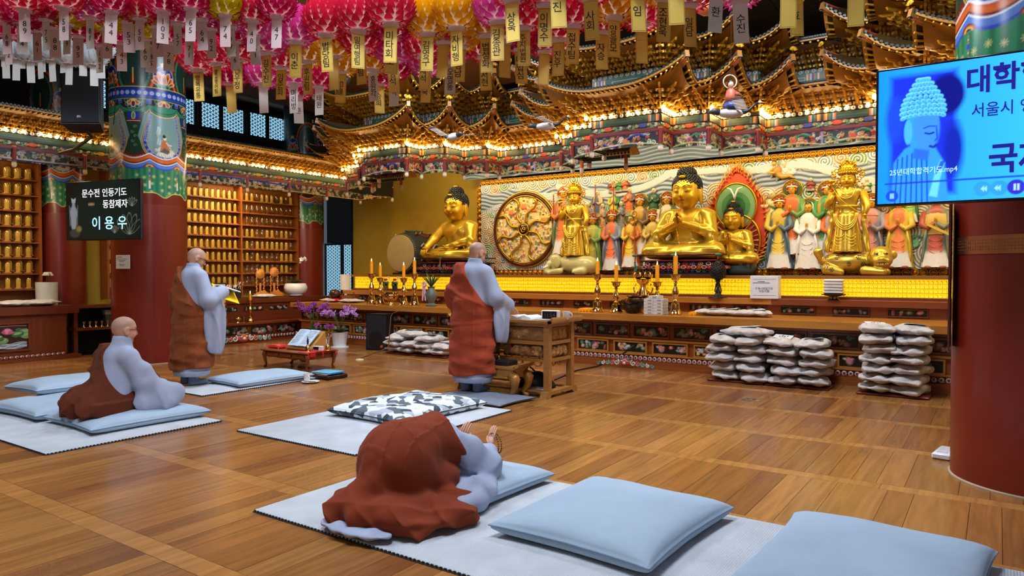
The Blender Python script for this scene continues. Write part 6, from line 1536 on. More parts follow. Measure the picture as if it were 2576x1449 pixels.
def cushion_mesh(name, w_, l, t_, seed, mat, n=44, sag=0.0, corner=.04):
    rr = random.Random(seed); u = np.sin(np.linspace(-1, 1, n) * PI / 2) * .75 + np.linspace(-1, 1, n) * .25; U, Vv = np.meshgrid(u, u)
    prof = (np.clip(1 - np.abs(U) ** 9, 0, 1) * np.clip(1 - np.abs(Vv) ** 9, 0, 1)) ** .45; dome = .66 + .34 * (1 - U ** 2) * (1 - Vv ** 2)
    nz = sum(np.sin((rr.uniform(-5, 5)) * U + rr.uniform(-5, 5) * Vv + rr.uniform(0, 6)) for _ in range(5)) * .06
    rad = np.abs(U * Vv); pin = 1 + corner * rad ** 4 - .035 * (1 - rad) * np.maximum(np.abs(U), np.abs(Vv)) ** 6
    wr = .03 * np.sin(26 * np.arctan2(Vv - np.sign(Vv), U - np.sign(U))) * rad ** 1.5
    X, Y = U * w_ / 2 * pin, Vv * l / 2 * pin
    zt = t_ * .42 + t_ * .62 * prof * dome * (1 + nz) + t_ * wr * prof - sag * prof * np.exp(-(U ** 2 + Vv ** 2) * 2); zb = t_ * .42 - t_ * .42 * prof ** .7
    top = np.stack([X, Y, zt], -1).reshape(-1, 3); bot = np.stack([X, Y, np.maximum(zb, 0)], -1).reshape(-1, 3)
    i = (np.arange(n - 1)[:, None] * n + np.arange(n - 1)[None]).ravel(); F = [(a, a + 1, a + n + 1, a + n) for a in i]; N = n * n
    F2 = [(a + N, a + n + N, a + n + 1 + N, a + 1 + N) for a in i]
    rim = list(range(n)) + [k * n + n - 1 for k in range(1, n)] + [(n - 1) * n + k for k in range(n - 2, -1, -1)] + [k * n for k in range(n - 2, 0, -1)]
    F3 = [(rim[(k + 1) % len(rim)], rim[k], rim[k] + N, rim[(k + 1) % len(rim)] + N) for k in range(len(rim))]
    g = G(); g.add(np.concatenate([top, bot]), F + F2 + F3); return g.mesh(name, mat, 180), [(X.ravel()[r], Y.ravel()[r], t_ * .42) for r in rim]
SEAM = M('cushion_seam', (132, 154, 178), rough=.85)
def cushion(loc, w_, l, t_, rz, label, seed, mat=CUSH, sag=0.0, rx=0, ry=0, seam=SEAM):
    t = thing('floor_cushion', label, 'cushion', loc, rz, 'floor cushions'); t.rotation_euler = (rx, ry, rz)
    me, rim = cushion_mesh('filling', w_, l, t_, seed, mat, sag=sag); place('filling', me, t)
    g = G(); g.tube(rim + [rim[0]], .0045, 5); g.obj('piping', seam, t, 180); return t
cushion((-1.72, 3.52, .016), .90, 1.02, .15, R(-3), 'plump pale blue square cushion in the middle foreground', 1)
cushion((-.47, 3.58, .016), .90, 1.02, .15, R(-2), 'pale blue cushion cut off by the bottom right corner', 2)
cushion((-2.9, 3.56, .016), .86, 1.0, .125, R(-2), 'pale blue cushion under the bowing monk', 3, sag=.01)
cushion((-6.82, 3.50, .016), .94, 1.06, .13, R(-2), 'pale blue cushion the seated monk sits on', 4, sag=.012)
cushion((-7.86, 3.42, .016), .95, 1.02, .15, R(2), 'pale blue cushion left behind the seated monk, lower of the pair', 5)
cushion((-8.5, 3.75, .125), .95, 1.0, .14, R(-4), 'pale blue cushion at the left edge, upper of the pair', 6, ry=R(-3))
cushion((-7.86, 5.72, .016), .74, 1.05, .12, R(-3), 'pale grey cushion on the mat in front of the reading monk', 7)
def patmat():
    m = bpy.data.materials.new('geometric_print'); m.use_nodes = True; nt = m.node_tree; b = nt.nodes['Principled BSDF']; tc = nt.nodes.new('ShaderNodeTexCoord')
    vo = nt.nodes.new('ShaderNodeTexVoronoi'); vo.inputs['Scale'].default_value = 13; nt.links.new(tc.outputs['Object'], vo.inputs['Vector'])
    sp = nt.nodes.new('ShaderNodeSeparateColor'); nt.links.new(vo.outputs['Color'], sp.inputs[0]); cr = nt.nodes.new('ShaderNodeValToRGB'); cr.color_ramp.interpolation = 'CONSTANT'; e = cr.color_ramp.elements
    e[0].color = (*lin((222, 230, 236)), 1); e[1].position = .42; e[1].color = (*lin((176, 188, 200)), 1)
    for p, c in ((.62, (90, 102, 114)), (.84, (58, 66, 76))): q = e.new(p); q.color = (*lin(c), 1)
    nt.links.new(sp.outputs[0], cr.inputs[0]); nt.links.new(cr.outputs[0], b.inputs['Base Color']); b.inputs['Roughness'].default_value = .8; return m
cushion((-4.87, 5.28, .016), .96, 1.2, .14, R(-3), 'thick cushion with grey and white geometric print', 8, patmat(), seam=M('dark_piping', (44, 50, 58), rough=.8))
cushion((-4.72, 6.32, .004), .95, .62, .058, R(-3), 'flat dark grey cushion under the feet of the monk at the desk', 9, M('slate_cotton', (122, 130, 148), rough=.85, var=.05), seam=M('slate_piping', (40, 42, 50), rough=.8))

# ------------------------------------------------------------------ reading monk's papers
t = thing('song_sheets', 'open white sheets over a bright yellow folder held by the reading monk', 'papers', (-8.27, 5.46, 1.20)); t.rotation_euler = (R(-18), 0, R(-8))
g = G(); g.prism([(-.21, .0), (-.2, .012), (-.1, .028), (0, .012), (.1, .03), (.2, .016), (.21, .004), (.1, .016), (0, 0), (-.1, .014)], -.13, .14, (232, 236, 246)); g.obj('sheets', PAPER, t, 60)
g = G(); g.box((.10, 0, -.055), (.34, .3, .006), (250, 216, 20), ry=R(32)); g.obj('yellow_folder', VC, t, 0)
for k in range(6): g = G(); g.box((.1, .10 - .035 * k, .032), (.12, .006, .001), (120, 124, 134)); g.obj('printed_line', VC, t, 0)

# ------------------------------------------------------------------ desk, side stand and what lies on them
dk = thing('reading_desk', 'tall carved light-wood desk with scrolled feet in front of the standing monk', 'desk', (-4.82, 7.08, 0))
W2, D2 = .67, .29
for s in (-1, 1):
    for q in (-1, 1): g = G(); g.box((s * (W2 - .035), q * (D2 - .035), .44), (.07, .07, .80)); g.obj('leg', DESKW, dk, 0)
    g = G(); g.prism([(-D2 - .07, 0), (-D2 - .05, .04), (-D2 - .04, .075), (D2 + .04, .075), (D2 + .05, .04), (D2 + .07, 0), (D2 - .02, 0), (D2 - .06, .035), (.05, .03), (0, .045), (-.05, .03), (-D2 + .06, .035), (-D2 + .02, 0)], s * (W2 - .035) - .045, s * (W2 - .035) + .045, plane='yz'); g.obj('scroll_foot', DESKW, dk, 0)
for q in (-1, 1):
    g = G(); g.prism([(-W2, .04), (-W2 + .05, .075), (W2 - .05, .075), (W2, .04), (W2 - .1, .03), (W2 - .16, .055), (-W2 + .16, .055), (-W2 + .1, .03)], q * (D2 - .035) - .03, q * (D2 - .035) + .03); g.obj('base_rail', DESKW, dk, 0)
for z0, z1 in ((.80, .84), (.595, .635), (.40, .435)):
    for q in (-1, 1): g = G(); g.box((0, q * (D2 - .035), (z0 + z1) / 2), (2 * W2 - .14, .05, z1 - z0)); g.obj('rail', DESKW, dk, 0); g = G(); g.box((q * (W2 - .035), 0, (z0 + z1) / 2), (.05, 2 * D2 - .14, z1 - z0)); g.obj('rail', DESKW, dk, 0)
g = G(); g.box((0, 0, .86), (2 * W2 + .14, 2 * D2 + .12, .03)); g.obj('top', DESKW, dk, 0)
for s in (-1, 1):
    g = G(); g.prism([(0, 0), (.05, 0), (.065, .05), (.05, .07), (.03, .045), (0, .03)], -D2 - .06, D2 + .06, plane='xz', M4=Matrix.Translation((s * (W2 + .02), 0, .845)) @ Matrix.Scale(s, 4, (1, 0, 0))); g.obj('upturned_end', DESKW, dk, 60)
tanp = [(168, 118, 62), (150, 100, 48), (186, 136, 76), (130, 84, 40)]
CP1 = carved(.55, .14, 50, (150, 100, 50), tanp, 30, depth=.008); CP2 = carved(.55, .13, 51, (40, 24, 14), tanp, 60); CP3 = carved(.38, .14, 52, (150, 100, 50), tanp, 20, depth=.008); CP4 = carved(.38, .13, 53, (40, 24, 14), tanp, 44)
for s in (-1, 1): place('carved_panel', CP1, dk, (s * .3, -D2 + .04, .715)); place('carved_panel', CP2, dk, (s * .3, -D2 + .04, .515))
place('carved_panel', CP3, dk, (W2 - .04, 0, .715), (0, 0, PI / 2)); place('carved_panel', CP4, dk, (W2 - .04, 0, .515), (0, 0, PI / 2))
g = G(); g.box((0, 0, .715), (2 * W2 - .16, 2 * D2 - .12, .15)); g.obj('drawer_box', DESKW, dk, 0)
g = G(); g.box((0, D2 - .06, .515), (2 * W2 - .16, .02, .14)); g.obj('back_panel', DESKW, dk, 0)
for q in (-1, 1):
    g = G(); [g.torus((-.5 + .25 * k, q * (D2 - .035), .385), .035, .010, 14, 5, axis='y', sx=1.4) for k in range(5)]; g.obj('apron_scroll', DESKW, dk, 180)
g = G(); [g.torus((W2 - .035, -.12 + .12 * k, .385), .03, .010, 14, 5, axis='x', sx=1.4) for k in range(3)]; g.obj('apron_scroll', DESKW, dk, 180)
def dz(x, y, z=.876): return (x, y, z)
t = thing('open_book', 'thick open book under the hand of the monk at the desk', 'book', dz(-4.62, 7.0), R(-6)); g = G(); g.prism([(-.2, 0), (-.2, .012), (-.1, .04), (0, .018), (.1, .045), (.2, .02), (.2, 0)], -.13, .13); g.obj('pages', PAPER, t, 60); g = G(); g.box((0, 0, -.001), (.42, .28, .004), (60, 70, 90)); g.obj('cover', VC, t, 0)
for k, (x, c) in enumerate(((-4.48, (226, 232, 238)), (-4.36, (150, 190, 120)), (-4.3, (230, 232, 236)))):
    t = thing('loose_sheet', ('white loose sheet beside the open book', 'green loose sheet on the desk', 'white loose sheet nearest the desk clock')[k], 'paper', dz(x, 6.93, .877 + .002 * k), R(-20 + 16 * k)); g = G(); g.box((0, 0, 0), (.28, .2, .0015), c); g.obj('sheet', VC, t, 0); g = G(); [g.box((0, -.06 + .03 * q, .001), (.22, .006, .0008), (120, 130, 140)) for q in range(5)]; g.obj('text_lines', VC, t, 0)
t = thing('dark_folder', 'thin dark folder lying beside the desk clock', 'folder', dz(-4.38, 7.14)); g = G(); g.rbox((0, 0, .01), (.3, .12, .018), .004, (36, 22, 24)); g.obj('cover', VC, t); g = G(); g.box((0, 0, .022), (.28, .11, .004), (214, 214, 212)); g.obj('page', VC, t, 0)
t = thing('desk_clock', 'white desk clock with black display on the reading desk', 'clock', dz(-4.22, 6.95), R(14)); g = G(); g.rbox((0, 0, .055), (.21, .07, .11), .008, (232, 234, 236)); g.obj('case', VCG, t); g = G(); g.box((-.005, -.036, .055), (.17, .004, .085), (14, 14, 18)); f = g.obj('display', VCG, t, 0); text('11:54', .06, M('dim_led', (70, 70, 74), rough=.4, emit=.1), t, (-.005, -.039, .055), (PI / 2, 0, 0), 'digits')
def mug(loc, label, s=1.0, rz=0):
    t = thing('mug', label, 'cup', loc, rz); g = G(); g.lathe([(.03 * s, 0), (.034 * s, .005), (.038 * s, .085 * s), (.035 * s, .085 * s), (.031 * s, .008)], n=20); g.obj('body', WHITE, t, 60); g = G(); g.torus((.045 * s, 0, .045 * s), .022 * s, .005 * s, 16, 6, axis='y'); g.obj('handle', WHITE, t, 180); return t
mug(dz(-4.09, 7.08), 'white mug behind the desk clock', 1.15, R(0))
# low gilt side stand
ss = thing('side_stand', 'low wooden stand with curved gilt animal legs beside the desk', 'stand', (-4.78, 6.66, 0)); SSW, SSD = .36, .16
g = G(); g.box((0, 0, .35), (2 * SSW, 2 * SSD, .03)); g.obj('top', DESKW, ss, 0)
for s in (-1, 1): g = G(); g.prism([(0, 0), (.05, .01), (.07, .05), (.05, .055), (.02, .03), (0, .03)], -SSD, SSD, plane='xz', M4=Matrix.Translation((s * (SSW - .01), 0, .345)) @ Matrix.Scale(s, 4, (1, 0, 0))); g.obj('upturned_end', DESKW, ss, 60)
g = G(); g.box((0, 0, .285), (2 * SSW - .06, 2 * SSD - .04, .10)); g.obj('apron', DESKW, ss, 0)
for s in (-1, 1):
    for q in (-1, 1): g = G(); x, y = s * (SSW - .06), q * (SSD - .04); g.tube([(x, y, .27), (x + s * .06, y + q * .02, .22), (x + s * .05, y + q * .015, .13), (x - s * .01, y, .06), (x + s * .03, y, .02), (x + s * .07, y, .022)], [.06, .062, .04, .026, .03, .02], 9); g.obj('leg', M('carved_gilt_wood', (170, 116, 48), rough=.35, metal=.25, var=.15), ss, 180)
t = thing('black_case', 'flat black case with a small white sticker on the side stand', 'box', (-4.72, 6.62, .366)); g = G(); g.rbox((0, 0, .025), (.4, .2, .05), .006, (22, 22, 26)); g.obj('case', VC, t); g = G(); g.box((-.12, -.101, .022), (.05, .003, .018), (226, 228, 232)); g.obj('sticker', VC, t, 0)
t = thing('hand_bell', 'small silver bell with a dark wooden handle on the side stand', 'bell', (-4.80, 6.74, .366)); g = G(); g.lathe([(.035, 0), (.028, .02), (.022, .06), (.01, .08)], n=14); g.obj('bell', BRASS, t); g = G(); g.lathe([(.008, .08), (.012, .12), (.007, .15), (.012, .2), (.008, .24), (0, .25)], n=10, col=(70, 26, 18)); g.obj('handle', VCG, t, 60)
t = thing('paper_pad', 'white pad with a yellow edge at the corner of the side stand', 'papers', (-4.98, 6.60, .366), R(20)); g = G(); g.box((0, 0, .01), (.16, .18, .02), (236, 236, 232)); g.obj('pad', VC, t, 0); g = G(); g.box((.04, -.1, .004), (.08, .03, .006), (230, 190, 40)); g.obj('note', VC, t, 0)
t = thing('black_bag', 'black bag on the floor under the desk', 'bag', (-4.62, 7.15, 0)); place('sack', sd_mesh('sack', lambda Q: smin(sd_ell(Q, (0, 0, .12), (.22, .14, .13)), sd_ell(Q, (.2, .0, .07), (.14, .1, .08)), .05) - wrinkle(Q, .012, ((20, 14, 16, 0, 1), (-14, 22, 10, 1, 1))), (-.3, -.22, -.02), (.42, .22, .32), .016, BLACK), t)
g = G(); g.tube([(-.08, 0, .22), (-.02, -.02, .30), (.08, 0, .22)], .010, 6); g.obj('handle', BLACK, t, 180)
t = thing('white_tray', 'white plastic tray on the floor under the desk', 'tray', (-4.45, 6.98, 0)); g = G(); g.rbox((0, 0, .035), (.3, .2, .07), .012, (196, 194, 190)); g.obj('tray', VC, t); g = G(); g.box((0, 0, .0705), (.26, .16, .004), (150, 148, 144)); g.obj('well', VC, t, 0)

# ------------------------------------------------------------------ low table with book stand
lt = thing('low_table', 'low wooden table with cabriole legs and three drawers', 'table', (-8.6, 6.93, 0)); TW, TD, TH = .5, .27, .27
RW = wood('reddish_table_wood', (128, 66, 28), .35, .15, 'x', .2)
g = G(); g.rbox((0, 0, TH - .012), (2 * TW + .06, 2 * TD + .05, .024), .008); g.obj('top', RW, lt)
g = G(); g.prism([(-TW + .03, .25), (TW - .03, .25), (TW - .03, .165), (TW - .12, .15), (TW - .2, .162), (.1, .15), (0, .158), (-.1, .15), (-TW + .2, .162), (-TW + .12, .15), (-TW + .03, .165)], -TD + .03, -TD + .05); g.prism([(-TW + .03, .25), (TW - .03, .25), (TW - .03, .165), (-TW + .03, .165)], TD - .05, TD - .03); g.box((-TW + .04, 0, .205), (.02, 2 * TD - .08, .09)); g.box((TW - .04, 0, .205), (.02, 2 * TD - .08, .09)); g.obj('apron', RW, lt, 0)
for s in (-1, 1):
    for q in (-1, 1): g = G(); x, y = s * (TW - .03), q * (TD - .03); g.tube([(x, y, .25), (x + s * .02, y + q * .01, .19), (x + s * .01, y, .10), (x - s * .015, y, .05), (x + s * .015, y, .0)], [.035, .034, .022, .017, .024], 8); g.obj('leg', RW, lt, 180)
for k in (-1, 0, 1): g = G(); g.rbox((k * .29, -TD + .022, .205), (.25, .016, .06), .005); d = g.obj('drawer', RW, lt); g = G(); g.box((k * .29, -TD + .012, .207), (.05, .012, .008)); g.obj('drawer_handle', RW, d, 0)
bs = thing('book_stand', 'light wooden slanted book stand on the low table', 'stand', (-8.52, 6.98, TH + .001)); A_ = R(42)
PINE = wood('pine', (196, 142, 74), .45, .1, 'x')
g = G(); g.box((0, .03, .14), (.52, .018, .36), rx=-R(90) + A_ + R(0)); g.obj('rest_board', PINE, bs, 0)
for s in (-1, 1): g = G(); g.prism([(-.13, 0), (.17, 0), (.17, .23), (.15, .24)], s * .25 - .009, s * .25 + .009, plane='yz'); g.obj('side', PINE, bs, 0)
g = G(); g.box((0, -.135, .028), (.54, .03, .03)); g.obj('lip', PINE, bs, 0)
g = G(); g.box((0, .02, .01), (.5, .28, .02)); g.obj('base', PINE, bs, 0)
ob = thing('open_binder', 'open book with white printed pages on the slanted stand', 'book', (-8.52, 6.96, TH + .168)); ob.rotation_euler = (A_, 0, 0)
for s in (-1, 1):
    g = G(); g.prism([(0, .004), (s * .02, .014), (s * .1, .016), (s * .225, .010), (s * .225, 0), (0, 0)], -.165, .165); pg = g.obj('page', M('blue_white_paper', (196, 218, 238), rough=.7), ob, 60)
    for k in range(9): g = G(); g.box((s * .118, .125 - .03 * k, .0165), (.15 - .02 * (k % 3), .005, .0006), (110, 120, 136)); g.obj('text_line', VC, pg, 0)
t = thing('red_bell_cushion', 'red satin cushion with tassels at the left end of the low table', 'cushion', (-9.02, 6.9, TH + .001)); me, rim = cushion_mesh('pad', .26, .22, .06, 12, M('red_satin', (206, 34, 40), rough=.35, var=.08)); place('pad', me, t)
for s in (-1, 1): g = G(); g.tube([(s * .12, -.1, .02), (s * .135, -.13, .0), (s * .135, -.135, -.04)], [.006, .012, .014], 6, (206, 34, 40)); g.obj('tassel', VC, t)
t = thing('wooden_fish', 'dark purple-brown wooden fish drum lying on the floor by the low table', 'instrument', (-8.98, 7.34, .0)); g = G(); g.ell((0, 0, .12), (.12, .11, .11), 20, 12, (64, 40, 56)); g.obj('shell', VCG, t, 180); g = G(); g.tube([(-.10, -.05, .06), (-.16, -.08, .05), (-.22, -.06, .055)], [.022, .02, .014], 8, (110, 70, 40)); g.obj('handle', VCG, t, 180); g = G(); g.tube([(-.1, -.06, .11), (0, -.112, .10), (.1, -.06, .11)], .006, 6, (20, 12, 14)); g.obj('slit', VCG, t, 180)
t = thing('red_cloth', 'red tasselled cloth at the right end of the low table', 'cloth', (-8.2, 6.9, TH + .0005)); g = G(); g.box((0, 0, .002), (.28, .5, .004), (206, 34, 40)); g.box((.13, -.16, -.03), (.02, .1, .06), (196, 30, 36)); g.obj('cloth', VC, t, 0)
for y in (-.26, .0, .26): g = G(); g.tube([(.14, y, 0), (.165, y, -.01), (.165, y, -.07)], [.005, .010, .012], 6, (206, 34, 40)); g.obj('tassel', VC, t)
for k, (x, y, lab, hh) in enumerate(((-8.27, 6.82, 'small bell with a dark handle on the red cloth', 0), (-8.12, 7.06, 'polished brass bell with a ring handle on the red cloth', 1))):
    t = thing('hand_bell', lab, 'bell', (x, y, TH + .005)); g = G(); g.lathe([(.045, 0), (.036, .02), (.03, .07), (.012, .09)], n=16); g.obj('bell', BRASS, t)
    g = G(); (g.lathe([(.010, .09), (.016, .14), (.006, .2), (0, .22)], n=10, col=(60, 30, 24)) if not hh else (g.cyl((0, 0, .09), (0, 0, .17), .007, n=8, col=(206, 170, 110)), g.torus((0, 0, .205), .028, .008, 18, 6, (206, 170, 110), 'y', sz=1.4))); g.obj('handle', VCG if not hh else BRASS, t, 60)
t = thing('table_clock', 'small white table clock on the red cloth', 'clock', (-8.17, 6.93, TH + .005), R(20)); g = G(); g.rbox((0, 0, .035), (.16, .05, .07), .006, (236, 236, 238)); g.obj('case', VCG, t); g = G(); g.box((-.025, -.026, .037), (.085, .003, .045), (30, 20, 24)); g.obj('display', VCG, t, 0)
cp = P(772, 962, z=0); mugt = mug((cp.x, cp.y, .022), 'white cup on a saucer beside the cushion', 1.1, R(-20))
t = thing('saucer', 'white saucer under the cup by the cushion', 'saucer', (cp.x + .06, cp.y + .01, 0)); g = G(); g.lathe([(.06, 0), (.11, .016), (.115, .02), (.06, .012), (0, .012)], n=26); g.obj('dish', WHITE, t, 60); g = G(); g.tube([(.03, -.05, .022), (.12, -.02, .026)], [.008, .005], 6); g.obj('spoon', BRASS, t)
tp = P(825, 950, z=0); t = thing('folder_tray', 'dark lacquered tray with a stack of blue folders on the floor', 'tray', (tp.x, tp.y, 0), R(-3)); g = G(); g.rbox((0, 0, .03), (.42, .34, .05), .01, (40, 22, 24)); g.obj('tray', VCG, t)
for k, (dx, c) in enumerate(((-.02, (60, 160, 206)), (.01, (40, 120, 190)), (.0, (90, 180, 214)))): f = thing('blue_folder', ('blue folder at the bottom of the floor tray', 'darker blue folder in the middle of the floor tray', 'light blue folder on top of the floor tray')[k], 'folder', (tp.x + dx, tp.y, .056 + .012 * k), R(-3 + 4 * k)); g = G(); g.rbox((0, 0, .005), (.34, .26, .010), .003, c); g.obj('cover', VC, f); g = G(); g.box((0, .0, .005), (.335, .262, .005), (236, 238, 240)); g.obj('leaves', VC, f, 0)

# ------------------------------------------------------------------ rice bags
def bag_mesh(seed):
    def fn(Q):
        q = Q / np.array((.19, .26, .06), np.float32); k = np.abs(q) ** 2.6; d = (k.sum(-1) ** (1 / 2.6) - 1) * .055
        e = np.maximum(np.abs(Q[..., 1]) - .20, 0); ear = sd_box(Q, (0, 0, -.005), (.175, .29, .012), .008); d = smin(d, ear, .03)
        return d - wrinkle(Q, .0045, ((22 + seed * 3, 14, 10, seed, 1), (-16, 18 + seed * 4, 20, 1 + seed, 1), (44, -36, 0, 2, .5)))
    return sd_mesh('sack', fn, (-.25, -.33, -.1), (.25, .33, .1), .013, M('rice_sack_plastic', (202, 196, 194), rough=.5, var=.14, scale=12, spec=.4, bump=.6, bscale=22))
BAGS = [bag_mesh(k) for k in range(4)]
gg = G(); gg.box((0, .02, 0), (.22, .26, .003), (226, 236, 248)); BLAB = gg.mesh('paper_label', VC, 0)
gg = G(); [gg.box((-.05 + .03 * k, -.02 + .05 * (k % 2), .002), (.015, .08 + .02 * (k % 3), .0008), (70, 80, 100)) for k in range(4)]; BTXT = gg.mesh('label_print', VC, 0)
rb = random.Random(5)
def bag(loc, rz, label, group, lab=False, sc=(1, 1, 1), tilt=(0, 0)):
    t = thing('rice_bag', label, 'bag', loc, rz, group); t.rotation_euler = (tilt[0], tilt[1], rz); place('sack', BAGS[rb.randrange(4)], t, scale=sc)
    if lab: q = place('paper_label', BLAB, t, (.02, -.04, .066 * sc[2]), (R(-5), 0, R(rb.uniform(-15, 15)))); place('label_print', BTXT, q)
    return t
def tray(loc, w_, d, label): t = thing('bag_tray', label, 'tray', loc, 0, 'red trays under the rice bags'); g = G(); g.rbox((0, 0, .014), (w_, d, .028), .008, (110, 44, 36)); g.obj('board', VCG, t); g = G(); [g.box((s * w_ * .4, 0, .003), (.04, d * .9, .006), (60, 24, 20)) for s in (-1, 1)]; g.obj('feet', VC, t, 0)
ordn = ('bottom', 'second', 'third', 'fourth', 'fifth', 'sixth', 'seventh', 'eighth')
def stack(cx, cy, cols, lay, lt_, name, tops=()):
    for j in range(cols):
        x = cx + (j - (cols - 1) / 2) * .345
        n = lay[j]
        for k in range(n):
            bag((x + rb.uniform(-.035, .035), cy + rb.uniform(-.035, .035), .085 + lt_ * k), R(rb.uniform(-14, 14)) + (PI if rb.random() < .5 else 0), 'rice bag, %s, %s column, %s from floor' % (name, ('left', 'right')[j] if cols == 2 else ('first', 'second', 'third', 'fourth')[j], ordn[k]), 'rice bags in stacks', lab=(k == n - 1), sc=(.94, 1, 1), tilt=(R(rb.uniform(-3, 3)), R(rb.uniform(-4, 4))))
tray((-2.78, 9.36, 0), .72, .5, 'red board under the bag stack with a single bag on top'); stack(-2.78, 9.36, 2, (5, 5), .113, 'stack with a single bag on top')
bag((-2.70, 9.36, .085 + .113 * 5), R(75), 'white rice bag lying alone on top of its stack', 'rice bags in stacks', True)
tray((-2.03, 9.36, 0), .74, .5, 'red board under the shorter middle bag stack'); stack(-2.03, 9.36, 2, (5, 5), .113, 'shorter stack in the middle')
tray((-.98, 9.32, 0), .74, .5, 'red board under the tall bag stack by the right column'); stack(-.98, 9.32, 2, (7, 7), .112, 'tall stack by the right column')
tray((-8.15, 9.22, 0), 1.35, .5, 'red board under the bag pile behind the standing monk'); stack(-8.15, 9.22, 4, (3, 2, 3, 2), .10, 'low pile beside the floor speaker')
bag((-8.45, 9.22, .085 + .10 * 3 - .03), R(70), 'white rice bag at the very top of the low pile', 'rice bags in stacks', True)
for k, (px, py) in enumerate(((1828, 787), (1878, 785), (1940, 787))): q = P(px, py, z=.80); bag((q.x, 10.2, .845), R(90 + 8 * k), ('white rice bag on the altar ledge, left of three', 'white rice bag on the altar ledge, middle of three', 'white rice bag on the altar ledge, right of three')[k], 'rice bags on the altar', True, (.85, .85, .7))
for k, (px, py) in enumerate(((872, 750), (905, 752))): q = P(px, py, z=.86); bag((q.x, 10.25, .835), R(80), ('white rice bag by the copper bowl on the altar', 'white rice bag beside the tall left candlestick')[k], 'rice bags on the altar', False, (.9, .9, .6))
ORDT = ('first', 'second', 'third', 'fourth', 'fifth', 'sixth', 'seventh', 'eighth', 'ninth', 'tenth', 'eleventh')
def tv(loc, rz, w_, h, label, screen):
    t = thing('wall_screen', label, 'screen', loc, rz); g = G(); g.rbox((0, .03, 0), (w_ + .03, .05, h + .03), .006, (16, 18, 26)); g.obj('casing', VCG, t)
    place('display', screen, t, (0, 0.002, 0)); g = G(); g.box((0, .10, 0), (.3, .1, .3), (24, 24, 28)); g.cyl((0, .12, 0), (0, .55, 0), .035, n=10, col=(24, 24, 28)); g.obj('wall_mount', VC, t, 0); return t
SCR = M('lit_screen', None, rough=.25, var=.0, emit=1.0); SCRD = M('dim_screen', None, rough=.12, var=.0, emit=.5)
def screen_blue(w_, h):
    cv = Canvas(w_, h, 330, 190, (30, 140, 240), z0=-h / 2); u = (cv.X + w_ / 2) / w_
    cv.C[...] = np.array(lin((14, 120, 236))) * (1 - u[..., None]) + np.array(lin((60, 185, 255))) * u[..., None]; x0 = -w_ / 2
    B = lambda x: x0 + x * .72
    cv.paint(np.maximum(np.abs(cv.X - B(.33)) - .17, np.abs(cv.Z + .0) - .36), (18, 40, 190), soft=9); cv.ell(B(.50), .22, .09, .12, (6, 14, 110), soft=6); cv.ell(B(.13), .1, .05, .14, (20, 60, 200), soft=8); cv.ell(B(.55), -.1, .05, .16, (10, 30, 150), soft=8)
    body, dk, lt = (40, 130, 240), (20, 60, 190), (90, 180, 255)
    cv.poly([(B(.10), -.42), (B(.12), -.16), (B(.20), -.08), (B(.30), -.04), (B(.42), -.08), (B(.49), -.18), (B(.52), -.42)], body, soft=3)
    for k in range(7): cv.line([(B(.15 + .035 * k), -.14 + .01 * k), (B(.13 + .04 * k), -.42)], .004, dk)
    cv.ell(B(.33), .05, .085, .165, body); cv.ell(B(.36), .03, .066, .14, (50, 120, 236), soft=4); cv.ell(B(.225), .02, .022, .075, (60, 150, 246)); cv.poly([(B(.27), -.08), (B(.38), -.1), (B(.37), -.16), (B(.26), -.14)], (34, 90, 214), soft=3)
    for r_ in range(9):
        n = 12 - r_ // 2
        for k in range(n):
            a = PI * (k + .5) / n; rr = (1.05, 1.1, 1.08, 1.02, .92, .76, .6, .46, .28)[r_]; cv.ell(B(.33) + .102 * rr * math.cos(a), .10 + .028 * r_ + .02 * math.sin(a) * (9 - r_) / 9, .0125, .0125, lt); cv.ell(B(.333) + .102 * rr * math.cos(a), .096 + .028 * r_ + .02 * math.sin(a) * (9 - r_) / 9, .008, .008, (50, 140, 246))
    cv.line([(B(.34), .035), (B(.38), .045), (B(.43), .04)], .004, dk); cv.line([(B(.35), .005), (B(.38), -.002), (B(.41), .004)], .005, (10, 30, 130)); cv.line([(B(.43), .03), (B(.435), -.03), (B(.42), -.045)], .004, dk); cv.line([(B(.385), -.075), (B(.41), -.082), (B(.43), -.07)], .007, (14, 40, 150))
    cv.poly([(B(.38), -.37), (B(.42), -.24), (B(.46), -.16), (B(.49), -.18), (B(.46), -.27), (B(.44), -.38)], lt, soft=2)
    for k in range(4): cv.line([(B(.43 + .012 * k), -.24 + .01 * k), (B(.465 + .008 * k), -.17)], .003, dk)
    cv.line([(B(.06), -.285), (B(1.4), -.285)], .005, (20, 50, 170))
    for x, c in ((.75, (40, 130, 230)), (.86, (40, 130, 230)), (.97, (40, 40, 170)), (1.08, (40, 130, 230))): cv.ell(B(x), -.345, .042, .042, c)
    cv.ell(B(.11), -.36, .034, .034, (20, 60, 190)); cv.rect(B(.095), -.375, B(.125), -.345, (120, 200, 255)); 
    for k in range(3): cv.rect(B(.10), -.371 + .009 * k, B(.12), -.368 + .009 * k, (20, 60, 190))
    for x in (.955, .978): cv.rect(B(x), -.363, B(x + .012), -.327, (160, 210, 255))
    for x in (.76, .78, .85, .87): cv.poly([(B(x), -.362), (B(x), -.328), (B(x - .022), -.345)], (120, 200, 255))
    return cv.mesh('display', SCR, lambda X, Z, H: np.c_[X, np.zeros_like(X), Z], False)
TVW, TVH = 1.44, .81
rt = tv((.10, 4.90, 2.245), 0, TVW, TVH, 'large wall screen showing a blue Buddha picture and Korean titles', screen_blue(TVW, TVH))
